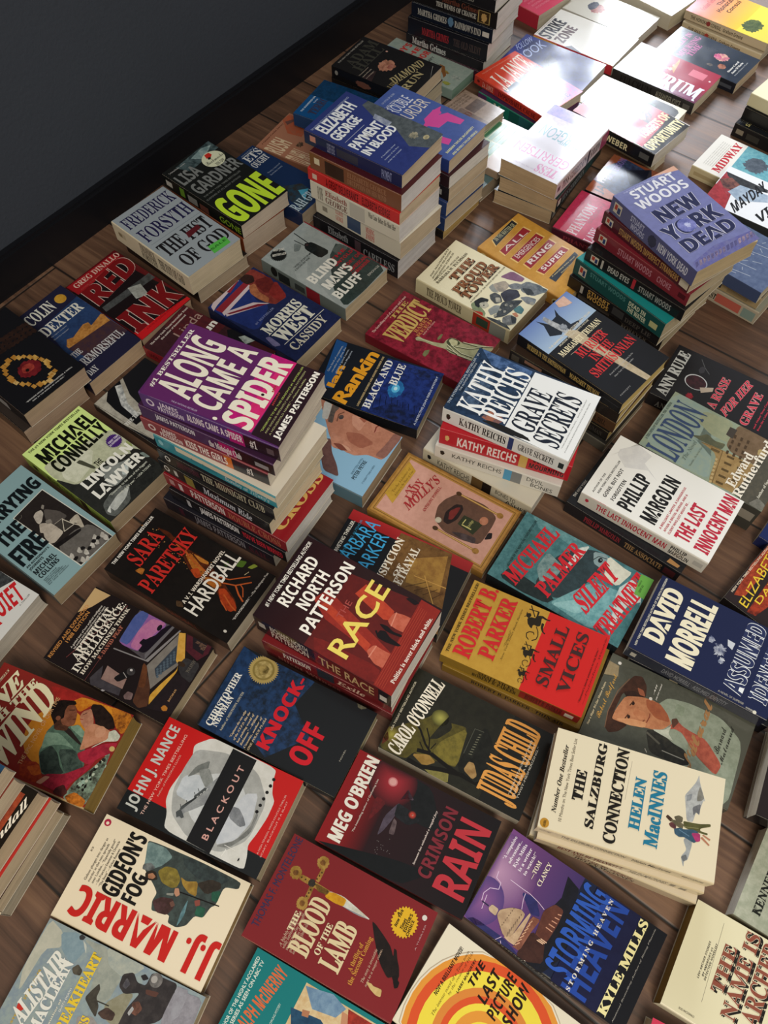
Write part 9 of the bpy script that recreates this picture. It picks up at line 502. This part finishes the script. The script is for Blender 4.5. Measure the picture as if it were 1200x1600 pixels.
[[0.2704,-0.0321,0,59.5,0.1074,0.173,0.0264,0.00073],["#dfd8b6","#eee5c8","#9a7a34",null,0.7],[["t","LEW ARCHER STORIES",36.9,14.7,71.7,14.1,36.6,13.6,"#2a241c","sbi"],["t","BY AMERICA'S #1",40.4,16,67.2,17.1,40.2,14.9,"#2a241c","sbi"],["t","DETECTIVE NOVELIST",38.1,18.5,72.9,17.9,37.9,17.4,"#2a241c","sbi"],["l",[[20.3,19.9],[92.7,17.6]],0.3,"#7a7060"],["t","THE",35.6,30.9,77.8,30.3,32.9,24,"#17120f","b+"],["t","NAME IS",24.1,42.1,104.7,38.9,14.7,34.2,"#17120f","b+"],["t","ARCHER",24.5,52.4,100.9,52.4,25.1,43.1,"#17120f","b+"],["t","THE",35.7,30,78,29.3,33,23.1,"#17120f","b+"],["t","NAME IS",24.2,41.2,104.8,38,14.8,33.3,"#17120f","b+"],["t","ARCHER",24.6,51.6,101.1,51.5,25.2,42.2,"#17120f","b+"],["t","THE",35.8,29.1,78.1,28.4,33.1,22.2,"#e8dcc0","b+"],["t","NAME IS",24.3,40.3,105,37.1,14.9,32.4,"#e8dcc0","b+"],["t","ARCHER",24.7,50.7,101.2,50.6,25.3,41.3,"#e8dcc0","b+"],["t","THE",35.8,29.1,78.1,28.4,33.1,22.2,"#8a4a38","b"],["t","NAME IS",24.3,40.3,105,37.1,14.9,32.4,"#8a4a38","b"],["t","ARCHER",24.7,50.7,101.2,50.6,25.3,41.3,"#8a4a38","b"],["t","ROSS MACDONALD",3.9,9.8,5.7,18.8,5.7,9.7,"#5a5040","p"]],[],"cream paperback with brown letters shadowed in black, bottom right corner","paperbacks laid singly on the floor"],
[[0.2152,-0.1394,0,64,0.1065,0.173,0.024,0.00134],["#d03a58","#b8a890","#c9b89a",null,1],[["q",[[14,12],[60,12],[60,60],[14,60]],"#f0e8e0",null],["q",[[10,9],[14,9],[14,60],[10,60]],"#1a1414",null],["q",[[14,9],[60,9],[60,12],[14,12]],"#1a1414",null]],[],"hot pink paperback peeking in at the bottom right edge","paperbacks laid singly on the floor"],
[[0.3596,0.047,0,57.1,0.1011,0.173,0.0236,0.00151],["#a8ac98","#a8ac98","#cfcabc",null,1],[["q",[[0,0],[100,0],[100,100],[0,100]],"#9aa08c","#b4b6a4"],["t","KENNEDY",11.7,11.5,68.5,15.4,11.3,6.9,"#1c1e1a","b"],["t","KENNEDY",12.2,11.9,69,15.8,11.8,7.3,"#1c1e1a","i"],["q",[[0,55],[100,55],[100,100],[0,100]],"#1e1e1e","#3a3a34"]],[],"grey-green paperback with black outlined letters at right edge above cream book","paperbacks laid singly on the floor"],
[[0.3993,0.1438,0,63.7,0.1064,0.1727,0.0256,0],["#1c1a1c","#1c1a1c","#cfc8bc",null,1],[],[],"black paperback lower of two stacked at right edge beside the grey-green book","two books stacked at the right edge"],
[[0.3921,0.1394,0.0262,64.3,0.1066,0.1733,0.0256,0.00076],["#241c1c","#161416","#d8cbb4",null,1],[],[],"dark paperback upper of two stacked at right edge beside the grey-green book","two books stacked at the right edge"],
[[0.4232,0.4011,0,45.9,0.1047,0.173,0.0201,0.00106],["#2a2022","#1a1618","#c9bda4",null,1],[["q",[[11.4,4.2],[59.9,0.2],[97.3,0.8],[71.8,10.1],[17.9,10.6]],"#b84a2c","#7a2c1e"],["q",[[3.1,18],[54.4,16.5],[39.6,28.9],[5.5,24.1]],"#a83c24","#4a1c18"],["t","NEW YORK TIMES BESTSELLING AUTHOR",12.9,5.1,124.8,-0.1,13.3,3.5,"#e8d8c0","pb"],["t","ELIZABETH",6.7,16.6,123.4,9.4,7,9.8,"#e8c83a","p"],["t","DANIELS",21,24.4,106.3,19.1,21.4,19.9,"#e8c83a","p"]],[["t","NEW YORK TIMES",20,70,45,70,20,20,"#8a8078","p"]],"dark paperback with yellow author letters and orange flames at right edge","paperbacks laid singly on the floor"],
[[0.4849,0.4859,0,50,0.1065,0.173,0.0218,0.0001],["#1f2f6a","#1a2350","#c9bda4",null,1],[],[["t","DEAD AIM",8,80,60,80,8,30,"#a83038","b"]],"navy blue paperback corner at right edge above the orange flame cover","paperbacks laid singly on the floor"],
[[0.5322,1.2077,0,50.6,0.1068,0.173,0.0224,0],["#e0dcd4","#c8bc98","#c8bc98",null,1],[["q",[[0.7,32.2],[100,29.9],[100,68.9],[37.7,79.4]],"#5a98a8","#78b0b8"],["b",63.5,49.4,22,13,"#5a6470","#46505c",3,18,0.3],["t","MIDWAY",8.2,26,95.3,26.2,11.8,17.7,"#b8303c","b+"],["t","THE BATTLE THAT TURNED THE TIDE OF WAR",14.5,8.7,85.5,6.3,15,8.1,"#8a8880","pb"],["t","THE BATTLE THAT TURNED THE TIDE OF WAR",14.9,11.1,85.1,8.5,15.4,10.4,"#8a8880","pb"],["t","THE BATTLE THAT TURNED THE TIDE OF WAR",15.4,13.4,84.8,10.8,15.8,12.8,"#8a8880","pb"],["t","THE BATTLE THAT TURNED THE TIDE OF WAR",15.8,15.7,84.4,13,16.3,15.1,"#8a8880","pb"],["t","THE BATTLE THAT TURNED THE TIDE OF WAR",16.2,18.1,84,15.2,16.7,17.4,"#8a8880","pb"]],[["q",[[4,35],[30,35],[30,70],[4,70]],"#b0a07a",null]],"white and sea-blue paperback with red title and smoke cloud, right edge","paperbacks laid singly on the floor"],
[[0.6292,1.3184,0,48.7,0.1066,0.1732,0.0251,0],["#222428","#1d1c1e","#c8b88c",null,1],[["t","SIDNEY",3.5,16.1,57.3,11.7,6.2,11.7,"#d8cc88","sb"],["t","ZION",16.8,23.3,54.7,20.5,20,19.3,"#d8cc88","sb"],["t","THE AUTHOR OF A STORY OF",6,5.4,45,1,6.4,4.7,"#8a8a88","p"],["t","THE AUTHOR OF A STORY OF",6.3,6.9,43.8,3.2,6.7,6.1,"#8a8a88","p"],["t","THE AUTHOR OF A STORY OF",6.6,8.3,42.7,5.3,7.1,7.6,"#8a8a88","p"],["t","THE AUTHOR OF A STORY OF",6.9,9.8,41.5,7.5,7.4,9.1,"#8a8a88","p"],["t","THE AUTHOR OF A STORY OF",7.3,11.3,40.4,9.7,7.7,10.5,"#8a8a88","p"]],[["q",[[4,30],[12,30],[12,70],[4,70]],"#8a8070",null],["q",[[16,30],[30,30],[30,80],[16,80]],"#3a3834",null]],"dark grey paperback with yellow letters and black spine at right edge","three books at the upper right edge"],
[[0.6397,1.3272,0.0257,46.9,0.1064,0.1728,0.0237,0],["#1c1d22","#1a1a1c","#c8b88c",null,1],[["t","MARKERS",4.7,10.9,94.5,3.6,14.7,3.3,"#d0c468","b"]],[],"black paperback with gold letters between cream and dark grey books, right edge","three books at the upper right edge"],
[[0.6419,1.3319,0.05,46.4,0.1064,0.1731,0.0228,0.00112],["#e0d8b8","#d0c8a4","#d0c8a4",null,1],[],[],"plain cream paperback on top of three at upper right edge","three books at the upper right edge"],
[[0.4392,0.9798,0,48.6,0.1065,0.1734,0.0263,0],["#8a8a7c","#a89c88","#b8a888",null,1],[],[["q",[[60,15],[84,15],[84,85],[60,85]],"#b05a4c",null],["q",[[86,15],[98,15],[98,90],[86,90]],"#7a8c84",null],["t","FIRST",48,75,60,75,48,30,"#1c1c1c","b"]],"paperback with red and green drawn spine, bottom of three behind leaning stack","three books behind the leaning stack"],
[[0.4351,0.9852,0.0269,48.7,0.1063,0.1726,0.0225,0],["#5a5448","#a08c68","#b8a680",null,1],[],[["q",[[50,0],[64,0],[64,90],[50,90]],"#2a2c34",null],["q",[[70,10],[90,10],[90,90],[70,90]],"#8a7858",null]],"tan and navy spined paperback in middle of three behind leaning stack","three books behind the leaning stack"],
[[0.4271,0.9798,0.0499,46.8,0.1067,0.173,0.0225,0.00104],["#4a5878","#3c4868","#c0b494",null,1],[["q",[[0,0],[100,0],[100,100],[0,100]],"#4c5a7a","#5c6a88"],["l",[[4,60],[9,72]],0.8,"#a8b0bc"],["l",[[12,67],[17,83]],0.8,"#a8b0bc"],["l",[[20,74],[25,72]],0.8,"#a8b0bc"],["l",[[28,61],[33,83]],0.8,"#a8b0bc"],["l",[[36,68],[41,72]],0.8,"#a8b0bc"],["l",[[44,75],[49,83]],0.8,"#a8b0bc"],["l",[[52,62],[57,72]],0.8,"#a8b0bc"],["l",[[60,69],[65,83]],0.8,"#a8b0bc"],["l",[[68,76],[73,72]],0.8,"#a8b0bc"],["l",[[76,63],[81,83]],0.8,"#a8b0bc"],["l",[[84,70],[89,72]],0.8,"#a8b0bc"],["l",[[92,77],[97,83]],0.8,"#a8b0bc"]],[],"grey-blue paperback topmost of three behind the leaning stack, right edge","three books behind the leaning stack"],
[[0.3601,1.6914,0,51,0.0905,0.173,0.0189,0.00159],["#cfcabf","#b8b4aa","#cfc8ba",null,1],[["q",[[0,0],[100,0],[100,100],[0,100]],"#b8b2a4",null],["b",42.8,33.6,20,9,"#a86a5c","#7a3c38",3,14,0.3],["b",48.1,26.6,18,6,"#1f2436","#2c2c3c",4,14,0.2],["b",66.2,59,16,8,"#6a6260","#8a827c",5,12,0.2],["q",[[64.8,66.3],[84.6,68.7],[86.5,84.3],[33.5,84.5],[35.1,75.5]],"#8a3c30","#b86a4c"],["t","AUTHOR OF THE HIT THAT SHOOK A CITY",37.7,85.2,86.3,88.2,38.7,84.2,"#8a8680","p"],["t","AUTHOR OF THE HIT THAT SHOOK A CITY",39,87.2,86.4,89.9,39.9,86.2,"#8a8680","p"],["t","AUTHOR OF THE HIT THAT SHOOK A CITY",40.2,89.1,86.4,91.5,41.1,88.2,"#8a8680","p"],["t","AUTHOR OF THE HIT THAT SHOOK A CITY",41.4,91.1,86.5,93.2,42.4,90.1,"#8a8680","p"],["t","AUTHOR OF THE HIT THAT SHOOK A CITY",42.6,93.1,86.6,94.9,43.6,92.1,"#8a8680","p"]],[],"cream paperback with dark-haired man and red hand photo, behind white glaring book","paperbacks laid singly on the floor"],
[[0.5404,1.0775,0,51.8,0.0885,0.12,0.0234,0],["#1f2230","#1c1e28","#b8a680",null,1],[],[],"dark navy paperback under the tall black lettered white book, right edge","paperbacks laid singly on the floor"],
[[0.5209,1.093,0.024,53.6,0.1007,0.173,0.0214,0.00132],["#e8e8ea","#2a2c30","#c8b88c",null,1],[["q",[[0,0],[100,0],[100,100],[0,100]],"#e4e6ea",null],["q",[[13.3,0],[85.1,1.2],[82,13.9],[0,22.1]],"#8a3038","#a8444c"],["q",[[29.9,17.2],[0,22.1],[0,12.4],[13.3,0],[47.8,0],[42,9.6]],"#a83840","#8a2c34"],["q",[[85.1,1.2],[82.7,44.1],[75.7,45.9],[63.2,18.9],[76.6,4.6]],"#3c4044","#2a2c30"],["q",[[61.3,0.1],[75.9,9.1],[67.5,19.9],[47.7,16.6],[46.6,8.4]],"#8a5a50","#4a3438"],["q",[[41.4,14.1],[67.5,19.9],[71,47.1],[54.8,51.2],[30.8,27.5]],"#a8b8c8","#8a9cb0"],["t","MAYDAY",-9,31.8,82.7,44.1,9.4,22.7,"#1c1e24","sb"],["t","VIEW",-7.4,56.2,76.3,68.1,8.6,47.9,"#1c1e24","sb"]],[],"white paperback with tall black letters and red starburst, right edge","paperbacks laid singly on the floor"]]
''')
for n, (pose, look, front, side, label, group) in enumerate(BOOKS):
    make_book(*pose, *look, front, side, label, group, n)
bpy.data.objects.remove(FO)
